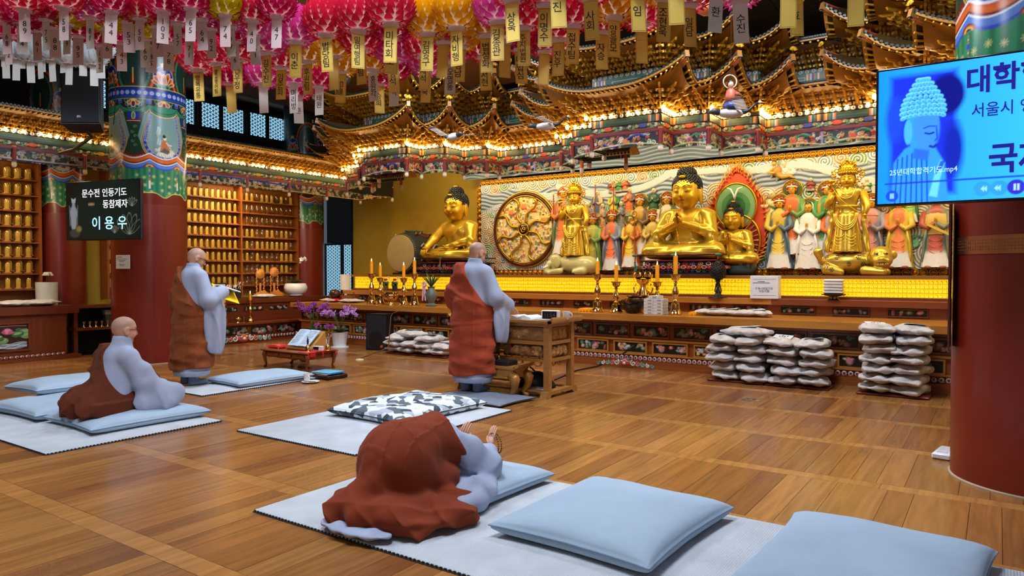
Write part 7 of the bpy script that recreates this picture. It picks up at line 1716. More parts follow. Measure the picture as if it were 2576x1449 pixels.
DKB = M('screen_text_blue', (26, 22, 130), rough=.4, emit=.6); LTB = M('screen_text_pale', (170, 220, 255), rough=.4, emit=.9)
def rtext(s, x, z, size, m, bold=0.0): text(s, size, m, rt, (-TVW / 2 + x, -.002, z), (PI / 2, 0, 0), 'screen_text', align='LEFT', bold=bold, sx=.85)
rtext('대학합격', .45, .27, .165, DKB, .025); rtext('서울시 영등포', .48, .10, .088, DKB, .006); rtext('국제선', .565, -.19, .18, DKB, .025); rtext('25년대학합격기도.mp4', .065, -.22, .044, LTB)
def screen_dark(w_, h):
    cv = Canvas(w_, h, 220, 130, (10, 14, 18), z0=-h / 2)
    cv.paint(cv.dell(.1, 0, .7, .5), (12, 26, 26), soft=30)
    x = -w_ / 2 + .14; g1 = (120, 126, 132)
    for dx, dz, rx, rz in ((0, .10, .028, .036), (0, .0, .05, .09), (0, -.14, .055, .13), (-.05, -.02, .018, .07), (.055, -.03, .018, .06)): cv.ell(x + dx, dz, rx, rz, g1, soft=3)
    cv.poly([(x - .035, .12), (x - .045, .19), (x, .17), (x + .045, .19), (x + .035, .12)], (140, 146, 150)); cv.line([(x - .08, .08), (x - .07, -.2)], .006, (90, 96, 100)); cv.line([(x + .08, .08), (x + .07, -.2)], .006, (90, 96, 100)); cv.ell(x + .02, -.31, .10, .06, (50, 50, 44), soft=3); cv.ell(x + .10, -.25, .05, .04, (110, 96, 50), soft=4); cv.ell(x + .34, .09, .05, .012, (160, 130, 90), soft=5)
    for cx, cz, s in ((w_ / 2 - .19, -.33, .28), (w_ / 2 - .14, .05, .11), (w_ / 2 - .46, -.31, .09)):
        for a in (-50, -25, 0, 25, 50): r = R(a); cv.paint(np.abs(cv.dell(cx + .5 * s * math.sin(r), cz + .5 * s * math.cos(r), .17 * s, .5 * s, -r)) - .0025, (120, 128, 110), alpha=.6)
    return cv.mesh('display', SCRD, lambda X, Z, H: np.c_[X, np.zeros_like(X), Z], False)
lt_ = tv((-10.27, 4.93, 2.28), R(14.5), 1.37, .80, 'black wall screen on the left column with white Korean lettering', screen_dark(1.37, .80))
WT = M('screen_text_white', (206, 208, 206), rough=.4, emit=.9); CY = M('screen_text_sky', (150, 214, 255), rough=.4, emit=1.2)
def ltext(s, x, z, size, m, al, bold=0.01): text(s, size, m, lt_, (x, -.002, z), (PI / 2, 0, 0), 'screen_text', align=al, bold=bold)
ltext('문수전 인등기도', .46, .235, .125, WT, 'RIGHT', .012); ltext('동참제자', .47, .075, .125, WT, 'RIGHT', .012); ltext('이 용 우', .46, -.19, .20, CY, 'RIGHT', .008)
t = thing('hanging_speaker', 'black loudspeaker hung high beside the left column', 'speaker', tuple(P(213, 258, D=9.45)), R(8)); t.rotation_euler = (R(-12), R(-3), R(50))
g = G(); g.prism([(-.23, -.16), (.23, -.16), (.19, .14), (-.19, .14)], -.37, .37, (14, 16, 24), plane='xy'); g.obj('cabinet', VC, t, 0)
g = G(); g.rbox((0, -.165, 0), (.44, .012, .71), .006, (22, 26, 36)); g.obj('grille', M('speaker_grille', (20, 24, 34), rough=.6, bump=.3, scale=60), t); text('JBL', .035, WHITE, t, (-.02, -.174, -.27), (PI / 2, 0, 0), 'badge'); g = G(); g.box((-.02, -.1725, -.272), (.05, .002, .034), (90, 96, 110)); g.obj('badge_plate', VC, t, 0)
g = G(); g.tube([(.0, .05, -.36), (.03, .2, -.40), (-.35, .75, -.36), (-.7, 1.3, -.2)], .022, 8, (18, 18, 22)); g.obj('bracket', VC, t); g = G(); g.tube([(.2, .1, .37), (.3, .2, .5), (.28, .4, .3), (.22, .5, -.1)], .006, 6, (14, 14, 16)); g.obj('cable', VC, t, 180)
# notice on the left column, copper band, banner and cables on the right column
t = thing('printed_notice', 'white printed notice stuck on the left red column', 'notice', (-10.992, 5.572, 1.577), R(21.4)); g = G(); g.rbox((0, 0, 0), (.25, .006, .21), .002, (220, 228, 240)); g.obj('sheet', VC, t)
g = G(); g.box((-.06, -.004, .075), (.08, .002, .01), (190, 60, 50)); [g.box((-.02, -.004, .045 - .02 * k), (.18 - .05 * (k % 3), .002, .005), (90, 94, 104)) for k in range(6) if k != 3]; g.obj('printed_lines', VC, t, 0)
t = thing('copper_band', 'engraved copper band around the right column', 'band', (.28, 5.98, 1.60)); g = G(); g.lathe([(.556, -.06), (.556, .06)], n=48, a0=R(200), a1=R(330)); g.obj('band', M('brushed_copper', (196, 130, 88), rough=.28, metal=.9, var=.08, stretch=(1, 1, 8)), t, 60)
g = G()
for k in range(60):
    a = R(204 + 122 * k / 59)
    for r_ in range(4): g.box((.5575 * math.cos(a), .5575 * math.sin(a), -.03 + .02 * r_), (.002, .010, .007), (130, 80, 56), rz=a)
tag(g.obj('engraved_text', VC, t, 0), kind='stuff')
t = thing('hanging_banner', 'narrow dark red banner with pale lettering on the edge of the right column', 'banner', (-.275, 5.80, .98)); g = G(); g.box((0, 0, .42), (.012, .20, 1.0), (92, 34, 30)); g.obj('cloth', VC, t, 0)
for k, s in enumerate(('국제선', '대학합격기도', '인등', '동참제자', '일기도')): text(s, .05, M('pale_print', (170, 150, 150)), t, (-.007, 0, .85 - .2 * k), (PI / 2, 0, -PI / 2))
t = thing('power_strip', 'white power strip on the floor at the foot of the right column', 'power strip', tuple(P(2378, 1148, z=0)), R(-8)); g = G(); g.rbox((0, 0, .025), (.13, .3, .05), .012, (226, 228, 234)); g.obj('case', VCG, t); [(G().box((0, -.09 + .09 * k, .051), (.07, .06, .004), (196, 198, 206))).obj('socket', VCG, t, 0) for k in range(3)]
t = thing('floor_socket', 'steel floor socket plate with two holes in the boards', 'socket', tuple(P(1890, 1006, z=.0005)), 0); g = G(); g.rbox((0, 0, .003), (.2, .09, .006), .002); g.obj('plate', M('brushed_steel', (170, 166, 160), rough=.3, metal=.8), t); [(G().lathe([(0, .0065), (.022, .0065)], (s * .03, 0, 0), 12, (14, 14, 14))).obj('hole', VC, t) for s in (-1, 1)]
t = thing('black_cable', 'black cable running from the desk to the altar', 'cable', (0, 0, 0)); g = G(); g.tube([P(1395, 955, z=.008), P(1450, 932, z=.008), P(1500, 922, z=.008), P(1540, 905, z=.03), P(1575, 885, Y=9.66), P(1595, 868, Y=9.68)], .011, 6, (14, 14, 16)); g.obj('cord', VC, t, 180)

# ------------------------------------------------------------------ altar vessels
WAX = M('yellow_wax', (236, 150, 20), rough=.4, var=.05, emit=.12); FLAME = M('candle_flame', (255, 220, 130), emit=12, var=0)
def candlestick(loc, h, ch, label, lit=True, s=1.3):
    t = thing('candlestick', label, 'candlestick', loc, 0, 'brass candlesticks'); g = G(); r = s
    g.lathe([(.075 * r, 0), (.078 * r, .02), (.062 * r, .05), (.055 * r, h * .16), (.05 * r, h * .27), (.02 * r, h * .31), (.03 * r, h * .34), (.014 * r, h * .38), (.018 * r, h * .42), (.042 * r, h * .50), (.036 * r, h * .6), (.016 * r, h * .70), (.014 * r, h * .76), (.026 * r, h * .78), (.014 * r, h * .81), (.045 * r, h * .88), (.05 * r, h * .97), (.066 * r, h * .98), (.066 * r, h)], n=20); g.obj('stick', BRASS, t, 40)
    g = G(); g.lathe([(.024 * r, h), (.023 * r, h + ch), (.0, h + ch + .004)], n=12); c = g.obj('candle', WAX, t, 60)
    if lit: g = G(); g.lathe([(0, h + ch + .002), (.010, h + ch + .016), (.007, h + ch + .035), (0, h + ch + .06)], n=8); g.obj('flame', FLAME, c, 180)
    return t
LGZ = .793
for k, (px, h, ch, lab) in enumerate(((935, .60, .24, 'tall candlestick at the far left of the left altar group'), (957, .52, .24, 'shorter candlestick left of the brass incense bowl'), (1016, .52, .24, 'shorter candlestick right of the brass incense bowl'), (1043, .60, .25, 'tall candlestick at the right of the left altar group'))):
    q = P(px, 765, Y=9.95 + (.0 if k in (0, 3) else .02)); candlestick((q.x, q.y, LGZ), h, ch, lab)
for px, h, ch, lab in ((1503, .60, .20, 'tall candlestick left of the central offerings'), (1550, .48, .26, 'shorter candlestick beside the black bowl'), (1653, .48, .26, 'shorter candlestick behind the white boxes'), (1699, .60, .27, 'tall candlestick right of the white boxes')): q = P(px, 780, Y=9.98 + (.3 if px == 1653 else 0)); candlestick((q.x, q.y, LGZ), h, ch, lab)
def bowl(loc, r, label, mat=BRASS, cat='bowl', prof=None):
    t = thing('offering_bowl', label, cat, loc); g = G(); g.lathe(prof or [(.45 * r, 0), (.4 * r, .25 * r), (.3 * r, .4 * r), (.8 * r, .7 * r), (1.0 * r, 1.1 * r), (.85 * r, 1.4 * r), (1.05 * r, 1.5 * r), (1.0 * r, 1.55 * r), (.75 * r, 1.4 * r)], n=24); g.obj('vessel', mat, t, 60); [(G().torus((s * r * 1.05, 0, 1.05 * r), .2 * r, .05 * r, 12, 5, axis='y')).obj('handle_ring', mat, t, 180) for s in (-1, 1)]; return t
q = P(983, 766, Y=9.98); bowl((q.x, q.y, LGZ), .15, 'polished brass incense bowl between the left candlesticks')
q = P(1592, 778, Y=10.0); bowl((q.x, q.y, LGZ), .16, 'shallow black bowl on the altar ledge', M('black_lacquer', (14, 12, 14), rough=.25), prof=[(.06, 0), (.1, .01), (.17, .12), (.175, .14), (.165, .14), (.05, .03)])
q = P(1603, 772, Y=10.3); bowl((q.x, q.y, LGZ + .0), .17, 'dark bronze tripod incense burner behind the black bowl', M('dark_bronze', (110, 78, 56), rough=.25, metal=.9), 'burner')
q = P(1618, 745, Y=10.84); t = thing('brass_ewer', 'tall brass dragon-handled ewer stand behind the incense burner', 'ewer', (q.x, q.y, 1.03)); g = G(); g.lathe([(.10, 0), (.085, .05), (.06, .12), (.05, .18), (.1, .22), (.12, .27), (.14, .28)], n=20); g.obj('stem', BRASS, t, 40); [(G().lathe([(.03, .28), (.075, .31), (.085, .36), (.06, .40), (.08, .41)], (s * .09, 0, .0), 16)).obj('cup', BRASS, t, 40) for s in (-1, 1)]; g = G(); [g.tube([(s * .06, 0, .08), (s * .14, 0, .04), (s * .17, 0, .12), (s * .13, 0, .2)], [.02, .018, .014, .008], 7) for s in (-1, 1)]; g.obj('dragon_handles', BRASS, t, 180)
bx, by = P(1650, 783, Y=9.95).x, 9.95
for k in range(11):
    r_, c = (k // 2, k % 2) if k < 10 else (5, .5)
    t = thing('white_carton', 'small white carton in the stack between the candlesticks, %s row%s' % (('bottom', 'second', 'third', 'fourth', 'fifth', 'top')[r_], '' if k == 10 else (' left' if c == 0 else ' right')), 'box', (bx - .075 + .15 * c, by, LGZ + .047 * r_)); g = G(); g.rbox((0, 0, .0225), (.146, .22, .045), .003, (216, 212, 200)); g.obj('carton', VC, t); g = G(); g.box((.02, -.1105, .0225), (.06, .002, .02), (150, 146, 140)); g.obj('print', VC, t, 0)
for k, (px, py, n, lab) in enumerate(((1473, 776, 4, 'spare yellow candle lying by the tall candlestick'), (1745, 783, 2, 'spare yellow candle lying near the rice bags'))):
    q = P(px, py, Y=10.0)
    for j in range(n): t = thing('spare_candle', lab + ', %s from left' % ORDT[j], 'candle', (q.x + .055 * (j - n / 2), q.y, LGZ + .026), 0, 'spare candles ' + str(k + 1)); g = G(); g.cyl((0, 0, 0), (0, .26, 0), .026, n=10); g.obj('wax', WAX, t, 40); g = G(); g.cyl((0, -.008, 0), (0, 0, 0), .004, n=5, col=(230, 220, 200)); g.obj('wick', VC, t)
t = thing('vase', 'grey patterned vase with a green orchid and a pink ribbon on the altar', 'vase', (P(1085, 766, Y=10.0).x, 10.0, LGZ)); g = G(); g.lathe([(.10, 0), (.11, .02), (.05, .06), (.10, .15), (.12, .22), (.07, .3), (.06, .34), (.085, .36), (.07, .36)], n=20); g.obj('vase_body', M('celadon_grey', (96, 104, 98), rough=.3, var=.25, scale=30), t, 60)
LEAF = M('leaf_green', (44, 78, 34), rough=.4, var=.2, scale=10)
def blade(g, p, a, L, w_, droop, col=(50, 88, 40), up=.8, n=7):
    P_ = []; 
    for i in range(n): u = i / (n - 1); P_.append(np.array(p) + L * np.array((math.cos(a) * u * (1 - .2 * up), math.sin(a) * u * (1 - .2 * up), up * u - droop * u * u)))
    s = np.array((-math.sin(a), math.cos(a), 0)); V = []
    for i, q in enumerate(P_): u = i / (n - 1); wd = w_ * math.sin(PI * min(1, .15 + .85 * u)) ** .7; V += [q - s * wd, q + np.array((0, 0, -.3 * wd)), q + s * wd]
    F = [f for i in range(n - 1) for f in ((3 * i, 3 * i + 1, 3 * i + 4, 3 * i + 3), (3 * i + 1, 3 * i + 2, 3 * i + 5, 3 * i + 4))]; g.add(V, F, col)
for k in range(12): g = G(); blade(g, (0, 0, .34), k * .53, .26 + .04 * (k % 3), .016, .25, up=1.1); g.obj('leaf', LEAF, t, 180)
g = G(); g.torus((-.10, -.08, .40), .035, .02, 14, 6, (222, 170, 190), 'y'); g.box((-.13, -.085, .24), (.035, .003, .28), (226, 176, 200), ry=.06); g.box((-.08, -.085, .24), (.035, .003, .28), (226, 180, 202), ry=-.06); g.obj('ribbon', VC, t)
for px, lab in ((972, 'small pot of red carnations left on the altar step'), (995, 'small dark pot of red carnations right on the altar step')):
    t = thing('carnation_pot', lab, 'flower pot', (P(px, 720, Y=10.92).x, 10.9, 1.028)); g = G(); g.lathe([(.05, 0), (.06, .11), (.055, .11)], n=14, col=(96, 90, 40) if px == 972 else (34, 34, 44)); g.obj('pot', VC, t, 60); g = G(); [g.ell((.05 * math.cos(a * 2), .04 * math.sin(a * 2), .15 + .03 * math.sin(a * 5)), .03, 7, 5, ((60, 90, 50), (206, 130, 140), (60, 80, 50))[int(a * 3) % 3]) for a in np.linspace(0, 3, 10)]; g.obj('foliage', VC, t, 180)
    g = G(); [g.ell((.012 * math.cos(a), .012 * math.sin(a), .235 + .01 * math.sin(3 * a)), (.03, .03, .02), 8, 6, (180, 26, 36)) for a in np.linspace(0, 5, 6)]; g.obj('bloom', VC, t, 180); g = G(); g.cyl((.07, 0, .15), (.08, 0, .26), .003, n=4, col=(230, 230, 226)); g.box((.085, 0, .28), (.06, .002, .05), (232, 232, 228)); g.obj('card', VC, t, 0)
q = P(1806, 742, Y=10.84); t = thing('pinecone_burner', 'black pinecone-shaped burner on a twisted tree foot', 'burner', (q.x, 10.84, 1.028)); BRZ = M('blackened_bronze', (24, 20, 18), rough=.5, metal=.4)
g = G(); g.lathe([(.03, .26), (.09, .31), (.115, .38), (.105, .46), (.06, .53), (.02, .57), (0, .58)], n=20); g.obj('cone', BRZ, t, 60); g = G()
for i in range(120): z = .29 + .26 * i / 120; r_ = np.interp(z, (.26, .31, .38, .46, .53, .58), (.03, .09, .115, .105, .06, .01)); a = i * 2.4; g.ell((r_ * math.cos(a), r_ * math.sin(a), z), (.016, .016, .012), 6, 4)
tag(g.obj('scales', BRZ, t, 180), kind='stuff'); g = G(); g.lathe([(.14, 0), (.08, .02), (.04, .06), (.022, .14), (.02, .22), (.04, .26)], n=14, lobes=5, amp=.15); [g.tube([(.02, 0, .03), (.05 * math.cos(a), .05 * math.sin(a), .1), (.03 * math.cos(a + 1), .03 * math.sin(a + 1), .22)], .010, 6) for a in (0, 1.5, 3, 4.5)]; g.obj('tree_foot', BRZ, t, 180); g = G(); g.tube([(0, 0, .56), (.02, 0, .62), (.0, 0, .66)], [.02, .014, .004], 6); g.obj('finial', BRZ, t, 180)
q = P(1926, 745, Y=10.86); t = thing('donation_box', 'white paper box with blue Korean lettering on the upper altar step', 'box', (q.x, 10.86, 1.028), R(4)); g = G(); g.rbox((0, 0, .17), (.40, .24, .34), .006, (232, 232, 230)); g.obj('box', VC, t); BLT = M('blue_print', (60, 76, 130))
text('수능100일기도\n서원지함', .042, BLT, t, (0, -.1215, .13), (PI / 2, 0, 0), bold=.01); g = G(); [g.box((-.04, -.1212, z), (w_, .002, .008), (70, 74, 90)) for z, w_ in ((.255, .1), (.235, .24))]; [g.box((0, -.1212, z), (.33, .002, .004), (90, 100, 150)) for z in (.29, .05)]; g.obj('rules', VC, t, 0)
q = P(2097, 748, Y=10.82); t = thing('towel_stand', 'small dark pedestal tray on the altar step', 'stand', (q.x, 10.82, 1.028)); g = G(); g.lathe([(.09, 0), (.06, .02), (.05, .05), (.16, .075), (.165, .085)], n=20, col=(40, 26, 24)); g.obj('tray', VCG, t, 60); g = G(); [g.ell((.05 * math.cos(a), .05 * math.sin(a), .035), (.02, .02, .03), 6, 5, (170, 160, 140)) for a in np.linspace(0, 6, 8)]; g.obj('openwork', VCG, t, 180)
for k in range(5): t = thing('folded_cloth', 'folded white cloth on the pedestal tray, %s of five' % ('lowest', 'second', 'third', 'fourth', 'topmost')[k], 'cloth', (q.x, 10.82, 1.114 + .042 * k), R(3 * (k % 2))); g = G(); g.rbox((0, 0, .02), (.25, .2, .04), .016, (226, 222, 216)); g.obj('fold', VCM, t); g = G(); g.box((0, -.1, .02), (.23, .004, .003), (170, 166, 160)); g.obj('crease', VC, t, 0)
q = P(873, 722, Y=11.0); t = thing('paper_cylinder', 'plain white cylinder at the left end of the gold Buddha row', 'cylinder', (q.x, 10.95, 1.03)); g = G(); g.lathe([(.11, 0), (.11, .34), (.105, .34)], n=24, col=(226, 224, 218)); g.obj('tube', VCM, t, 60); g = G(); g.torus((0, 0, .34), .108, .004, 24, 5, (200, 196, 190), 'z'); g.obj('rim', VCM, t, 180)
q = P(868, 742, Y=10.3); bowl((q.x, 10.4, LGZ), .16, 'wide copper basin at the left end of the altar', M('copper', (160, 96, 60), rough=.25, metal=.9), 'basin', [(.12, 0), (.2, .04), (.22, .13), (.23, .14), (.21, .13)])
q = P(843, 752, Y=10.2); t = thing('wooden_fish', 'round dark wooden fish drum on a red cushion at the left altar end', 'instrument', (q.x, 10.2, LGZ)); g = G(); g.ell((0, 0, .045), (.17, .13, .045), 16, 8, (196, 34, 36)); g.obj('red_pad', VC, t, 180); g = G(); g.ell((0, 0, .17), (.13, .12, .10), 18, 12, (60, 28, 26)); g.obj('shell', VCG, t, 180)

# ------------------------------------------------------------------ drum, floor speaker, microphone stand
q = P(1003, 643, Y=11.5); dr = thing('temple_drum', 'big barrel drum with pale hide face and painted dragon sides', 'drum', (q.x, 11.55, PZ)); Rx = Matrix.Translation((0, 0, .47)) @ Matrix.Rotation(-PI / 2, 4, 'X')
dcv = Canvas(1, 1, 10, 10)
g = G(); g.lathe([(.40, 0), (.455, .1), (.50, .35), (.50, .55), (.455, .8), (.40, .9)], n=36, col=(62, 66, 64), M4=Rx); g.obj('barrel', VC, dr, 60)
g = G(); g.lathe([(0, -.012), (.38, -.01), (.405, .0), (.41, .05)], n=36, col=(196, 178, 130), M4=Rx); g.obj('hide', M('drum_hide', (190, 168, 116), rough=.7, var=.08, scale=3), dr, 60)
g = G(); [g.ell((.425 * math.cos(a), .035, .47 + .425 * math.sin(a)), .010, 6, 5, (206, 180, 110)) for a in np.linspace(0, 2 * PI, 60)]; tag(g.obj('studs', VC, dr, 180), kind='stuff')
g = G()
for k in range(5): a0 = R(-20 + 36 * k); g.tube([(.505 * math.cos(a0 + .12 * math.sin(u * 9)), .15 + .6 * u, .47 + .505 * math.sin(a0 + .12 * math.sin(u * 9))) for u in np.linspace(0, 1, 16)], .02, 6, ((70, 110, 100), (206, 196, 170), (150, 60, 50))[k % 3]); [g.tube([(.51 * math.cos(a0 + .1 + .04 * j), .2 + .15 * j, .47 + .51 * math.sin(a0 + .1 + .04 * j)), (.53 * math.cos(a0 + .16), .24 + .15 * j, .47 + .53 * math.sin(a0 + .16))], .010, 5, (206, 196, 170)) for j in range(4)]
g.obj('painted_dragon', VC, dr, 180); g = G(); g.box((0, .15, .02), (.7, .06, .04), (60, 24, 20)); g.box((0, .75, .02), (.7, .06, .04), (60, 24, 20)); g.obj('cradle', VC, dr, 0)
q = P(952, 880, z=0); t = thing('floor_speaker', 'black floor loudspeaker with an orange badge beside the bag pile', 'speaker', (q.x, 9.38, 0), R(12)); g = G(); g.prism([(-.22, -.15), (.22, -.15), (.17, .17), (-.17, .17)], 0, .66, (16, 18, 24), plane='xy'); g.obj('cabinet', VC, t, 0); g = G(); g.rbox((0, -.155, .33), (.41, .012, .62), .006, (24, 28, 36)); g.obj('grille', MATS['speaker_grille'], t); g = G(); g.box((.12, -.163, .08), (.05, .004, .05), (206, 84, 44)); g.obj('badge', VC, t, 0); g = G(); g.lathe([(0, 0), (.12, .0), (.15, .006)], (0, 0, 0), 20, (20, 22, 28), M4=Matrix.Translation((0, -.16, .2)) @ Matrix.Rotation(PI / 2, 4, 'X')); g.obj('woofer', VC, t, 60)
q = P(905, 905, z=0); t = thing('microphone_stand', 'slim microphone stand with a brass foot by the floor speaker', 'stand', (q.x, q.y, 0)); g = G(); g.tube([(0, 0, .02), (.3, .35, .18), (.33, .38, .7), (.36, .4, .75), (.5, .42, .8)], [.010, .010, .008, .006, .004], 6, (120, 84, 50)); g.obj('rod', VC, t, 180); g = G(); g.lathe([(.07, 0), (.06, .015), (.02, .022)], n=16, col=(206, 190, 160)); g.obj('foot', VCG, t, 60)

# ------------------------------------------------------------------ orchids
def petal_flower(g, c, s, col, rr):
    A = Matrix.Translation(c) @ Euler((R(70 + rr.uniform(-25, 25)), 0, rr.uniform(-.9, .9))).to_matrix().to_4x4()
    for k in range(5): a = k * 2 * PI / 5 + .3; g.ell((.6 * s * math.cos(a), .6 * s * math.sin(a), .05 * s), (.62 * s, .42 * s, .1 * s), 8, 5, tuple(np.clip(np.array(col) * rr.uniform(.85, 1.15), 0, 255)), A, rz=a)
    g.ell((0, 0, .18 * s), (.2 * s, .2 * s, .22 * s), 6, 5, tuple(np.array(col) * .6), A)
PETM = M('orchid_petal', None, rough=.5, var=.06, subs=.15)
def orchid(loc, pot, potm, nst, nfl, col, spread, hgt, label, seed, fs=.032, leafn=9, potname='pot'):
    rr = random.Random(seed); t = thing('potted_orchid', label, 'plant', loc); h = pot[-1][1] if pot[-1][1] > .1 else pot[-2][1]
    g = G(); g.lathe(pot, n=24 if potm is WHITE else 8); g.obj(potname, potm, t, 60); z0 = max(p[1] for p in pot)
    for k in range(leafn): g = G(); blade(g, (0, 0, z0 - .02), k * 2 * PI / leafn + rr.uniform(-.2, .2), rr.uniform(.22, .34), .045, .5, up=.75); g.obj('leaf', LEAF, t, 180)
    for s in range(nst):
        a = 2 * PI * s / nst + rr.uniform(-.3, .3); e = np.array((spread * math.cos(a), spread * .7 * math.sin(a), hgt * rr.uniform(.9, 1.05))); pts = [np.array((.02 * math.cos(a), .02 * math.sin(a), z0)), np.array((e[0] * .3, e[1] * .3, z0 + (e[2] - z0) * .7)), np.array((e[0] * .7, e[1] * .7, e[2])), e + np.array((e[0] * .3, e[1] * .3, -.08))]
        u = np.linspace(0, 1, 12); B = np.array([(1 - v) ** 3 * pts[0] + 3 * v * (1 - v) ** 2 * pts[1] + 3 * v * v * (1 - v) * pts[2] + v ** 3 * pts[3] for v in u]); g = G(); g.tube(B, .005, 5, (70, 96, 50)); st = g.obj('stem', VC, t, 180)
        for k in range(nfl): c = B[int(6 + 5 * k / max(1, nfl - 1))] + np.array((rr.uniform(-.03, .03), rr.uniform(-.03, .03), rr.uniform(-.03, .03))); g = G(); petal_flower(g, tuple(c), fs * rr.uniform(.85, 1.15), col, rr); g.obj('flower', PETM, st, 180)
    return t
HEX = [(.10, 0), (.15, .02), (.17, .24), (.175, .28), (.16, .28)]
q = P(872, 872, z=0); orchid((q.x, 9.2, 0), [(.17, 0), (.17, .02), (.12, .03), (.155, .27), (.165, .29), (.15, .29)], WHITE, 7, 6, (190, 130, 214), .30, .80, 'lilac orchid in a white pot beside the floor speaker', 1, .04)
q = P(800, 870, z=0); orchid((q.x, 9.05, 0), [(.17, 0), (.17, .02), (.12, .03), (.155, .27), (.165, .29), (.15, .29)], WHITE, 8, 6, (140, 40, 150), .34, .86, 'deep purple orchid in a white pot at the altar corner', 2, .042)
q = P(838, 872, z=0); orchid((q.x, 9.0, 0), [(.08, 0), (.13, .19), (.14, .21), (.12, .2)], WHITE, 2, 4, (140, 50, 150), .16, .48, 'small purple orchid in a white pot between two larger ones', 3, .036, 6)
LAT = .88
q = P(744, 745, X=-13.1); orchid((-13.1, q.y, LAT), [(.12, 0), (.16, .02), (.15, .04), (.24, .10), (.26, .2), (.23, .28), (.21, .29)], WHITE, 1, 7, (236, 232, 230), .22, .98, 'white orchid in a wide white bowl on the left altar', 4, .045, 12)

# ------------------------------------------------------------------ left altar, shelves of memorial tablets
la = thing('side_altar', 'long dark wooden altar below the memorial shelves on the left wall', 'altar', (-12.75, 8.7, 0))
DKW = wood('dark_altar_wood', (104, 46, 22), .36, .15, 'y', .2)
g = G(); g.bb((-.95, -1.75, .06), (-.06, 2.5, .78)); g.obj('body', DKW, la, 0); g = G(); g.bb((-.95, -1.8, .78), (-.02, 2.55, .875)); g.obj('top', DKW, la, 0)
g = G(); g.bb((-.05, -1.75, .36), (.28, 2.3, .40)); g.obj('step_shelf', WOODY, la, 0); g = G(); g.bb((-.05, -1.75, .04), (.22, 2.3, .36)); g.obj('step_front', DKW, la, 0); g = G(); g.bb((-.05, -1.75, 0), (.3, 2.3, .05)); g.obj('plinth', WOODY, la, 0)
for k in range(6):
    y = -1.4 + .62 * k; place('carved_panel', PAN_A[k % 3], la, (.225, y, .24), (0, 0, PI / 2)); place('carved_panel', PAN_C[k % 4], la, (-.055, y, .66), (0, 0, PI / 2))
g = G(); [(g.ell((.25, -1.7 + .075 * k, .10), (.02, .034, .03), 8, 5, (206, 196, 194)), g.ell((.265, -1.7 + .075 * k, .105), (.012, .018, .016), 6, 5, (176, 44, 32))) for k in range(53)]; tag(g.obj('petal_band', VC, la, 180), kind='stuff')
floor_scroll((-12.36, 8.6, .03), PI / 2, 1.25, 'pale painted scroll carving at the foot of the left altar')
l2 = thing('lotus_altar', 'dark wooden altar with a painted lotus pond panel at the far left', 'altar', (-12.75, 4.3, 0))
g = G(); g.bb((-.95, -1.6, .08), (-.05, 1.25, .74)); g.obj('body', wood('red_brown_wood', (120, 56, 28), .36, .15, 'z'), l2, 0); g = G(); g.bb((-.95, -1.6, .74), (.02, 1.42, .87)); g.obj('top', DKW, l2, 0); g = G(); g.bb((-.1, -1.6, 0), (.12, 1.4, .06)); g.obj('plinth', WOODY, l2, 0)
def lotus_canvas():
    w_, h = 1.05, .40; cv = Canvas(w_, h, 150, 60, (60, 30, 24), z0=-h / 2); rr = random.Random(2)
    for k in range(9): cv.line([(x, -.17 + .018 * math.sin(x * 14 + k) + .008 * k) for x in np.linspace(-.5, .5, 20)], .008, ((150, 170, 190), (206, 214, 222))[k % 2], hgt=.008)
    for k in range(13): x, z = rr.uniform(-.48, .48), rr.uniform(-.12, .08); cv.ell(x, z, .09, .05, ((52, 110, 60), (80, 140, 80), (120, 160, 100))[k % 3], rot=rr.uniform(-.5, .5), hgt=.012); cv.ell(x, z + .012, .06, .02, (150, 186, 130), rot=.2, hgt=.013)
    for x, z in ((-.36, .06), (-.05, .06), (.24, .05), (.0, -.09)):
        for a in (-70, -45, -20, 0, 20, 45, 70): r = R(a); cv.ell(x + .045 * math.sin(r), z + .04 * math.cos(r), .02, .045, (206, 96, 130) if abs(a) > 30 else (232, 150, 170), rot=-r, hgt=.018)
    cv.line([(-.5, .17), (-.2, .18), (.0, .165), (.3, .18), (.5, .17)], .006, (170, 120, 110)); return cv.mesh('lotus_panel', VC, lambda X, Z, H: np.c_[X, -H, Z])
framed(l2, lotus_canvas(), (-.045, .15, .40), 1.05, .40, WOODY, .03).rotation_euler = (0, 0, PI / 2)
g = G(); [(g.ell((.06, -1.55 + .075 * k, .085), (.03, .034, .022), 8, 5, (214, 204, 200)), g.ell((.08, -1.55 + .075 * k, .09), (.016, .018, .014), 6, 5, (176, 44, 32))) for k in range(37)]; tag(g.obj('petal_band', VC, l2, 180), kind='stuff')
for k, (px, lab) in enumerate(((40, 'crumpled white bag on the far left altar, nearer the edge'), (100, 'crumpled white bag on the far left altar beside the white planter'))): q = P(px, 778, X=-13.0); bag((-13.0, q.y, .925), R(10 + 30 * k), lab, 'rice bags on the side altars', False, (1.1, 1.0, .75))
q = P(118, 768, X=-13.3); t = thing('white_planter', 'white cylindrical planter with a white chrysanthemum', 'flower pot', (-13.3, q.y, .872)); g = G(); g.lathe([(.16, 0), (.165, .38), (.155, .38), (.15, .05)], n=26, col=(206, 206, 204)); g.obj('pot', VCG, t, 60)
for k in range(2): g = G(); [g.ell((.09 * k + .045 * math.cos(a) * (1 - j * .25), .045 * math.sin(a) * (1 - j * .25), .50 + .02 * j), (.024, .012, .012), 6, 4, (240, 238, 224), rz=a) for j in range(3) for a in np.linspace(0, 2 * PI, 12)]; g.cyl((.09 * k, 0, .34), (.09 * k, 0, .5), .005, n=5, col=(70, 96, 50)); g.obj('chrysanthemum', VC, t, 180)
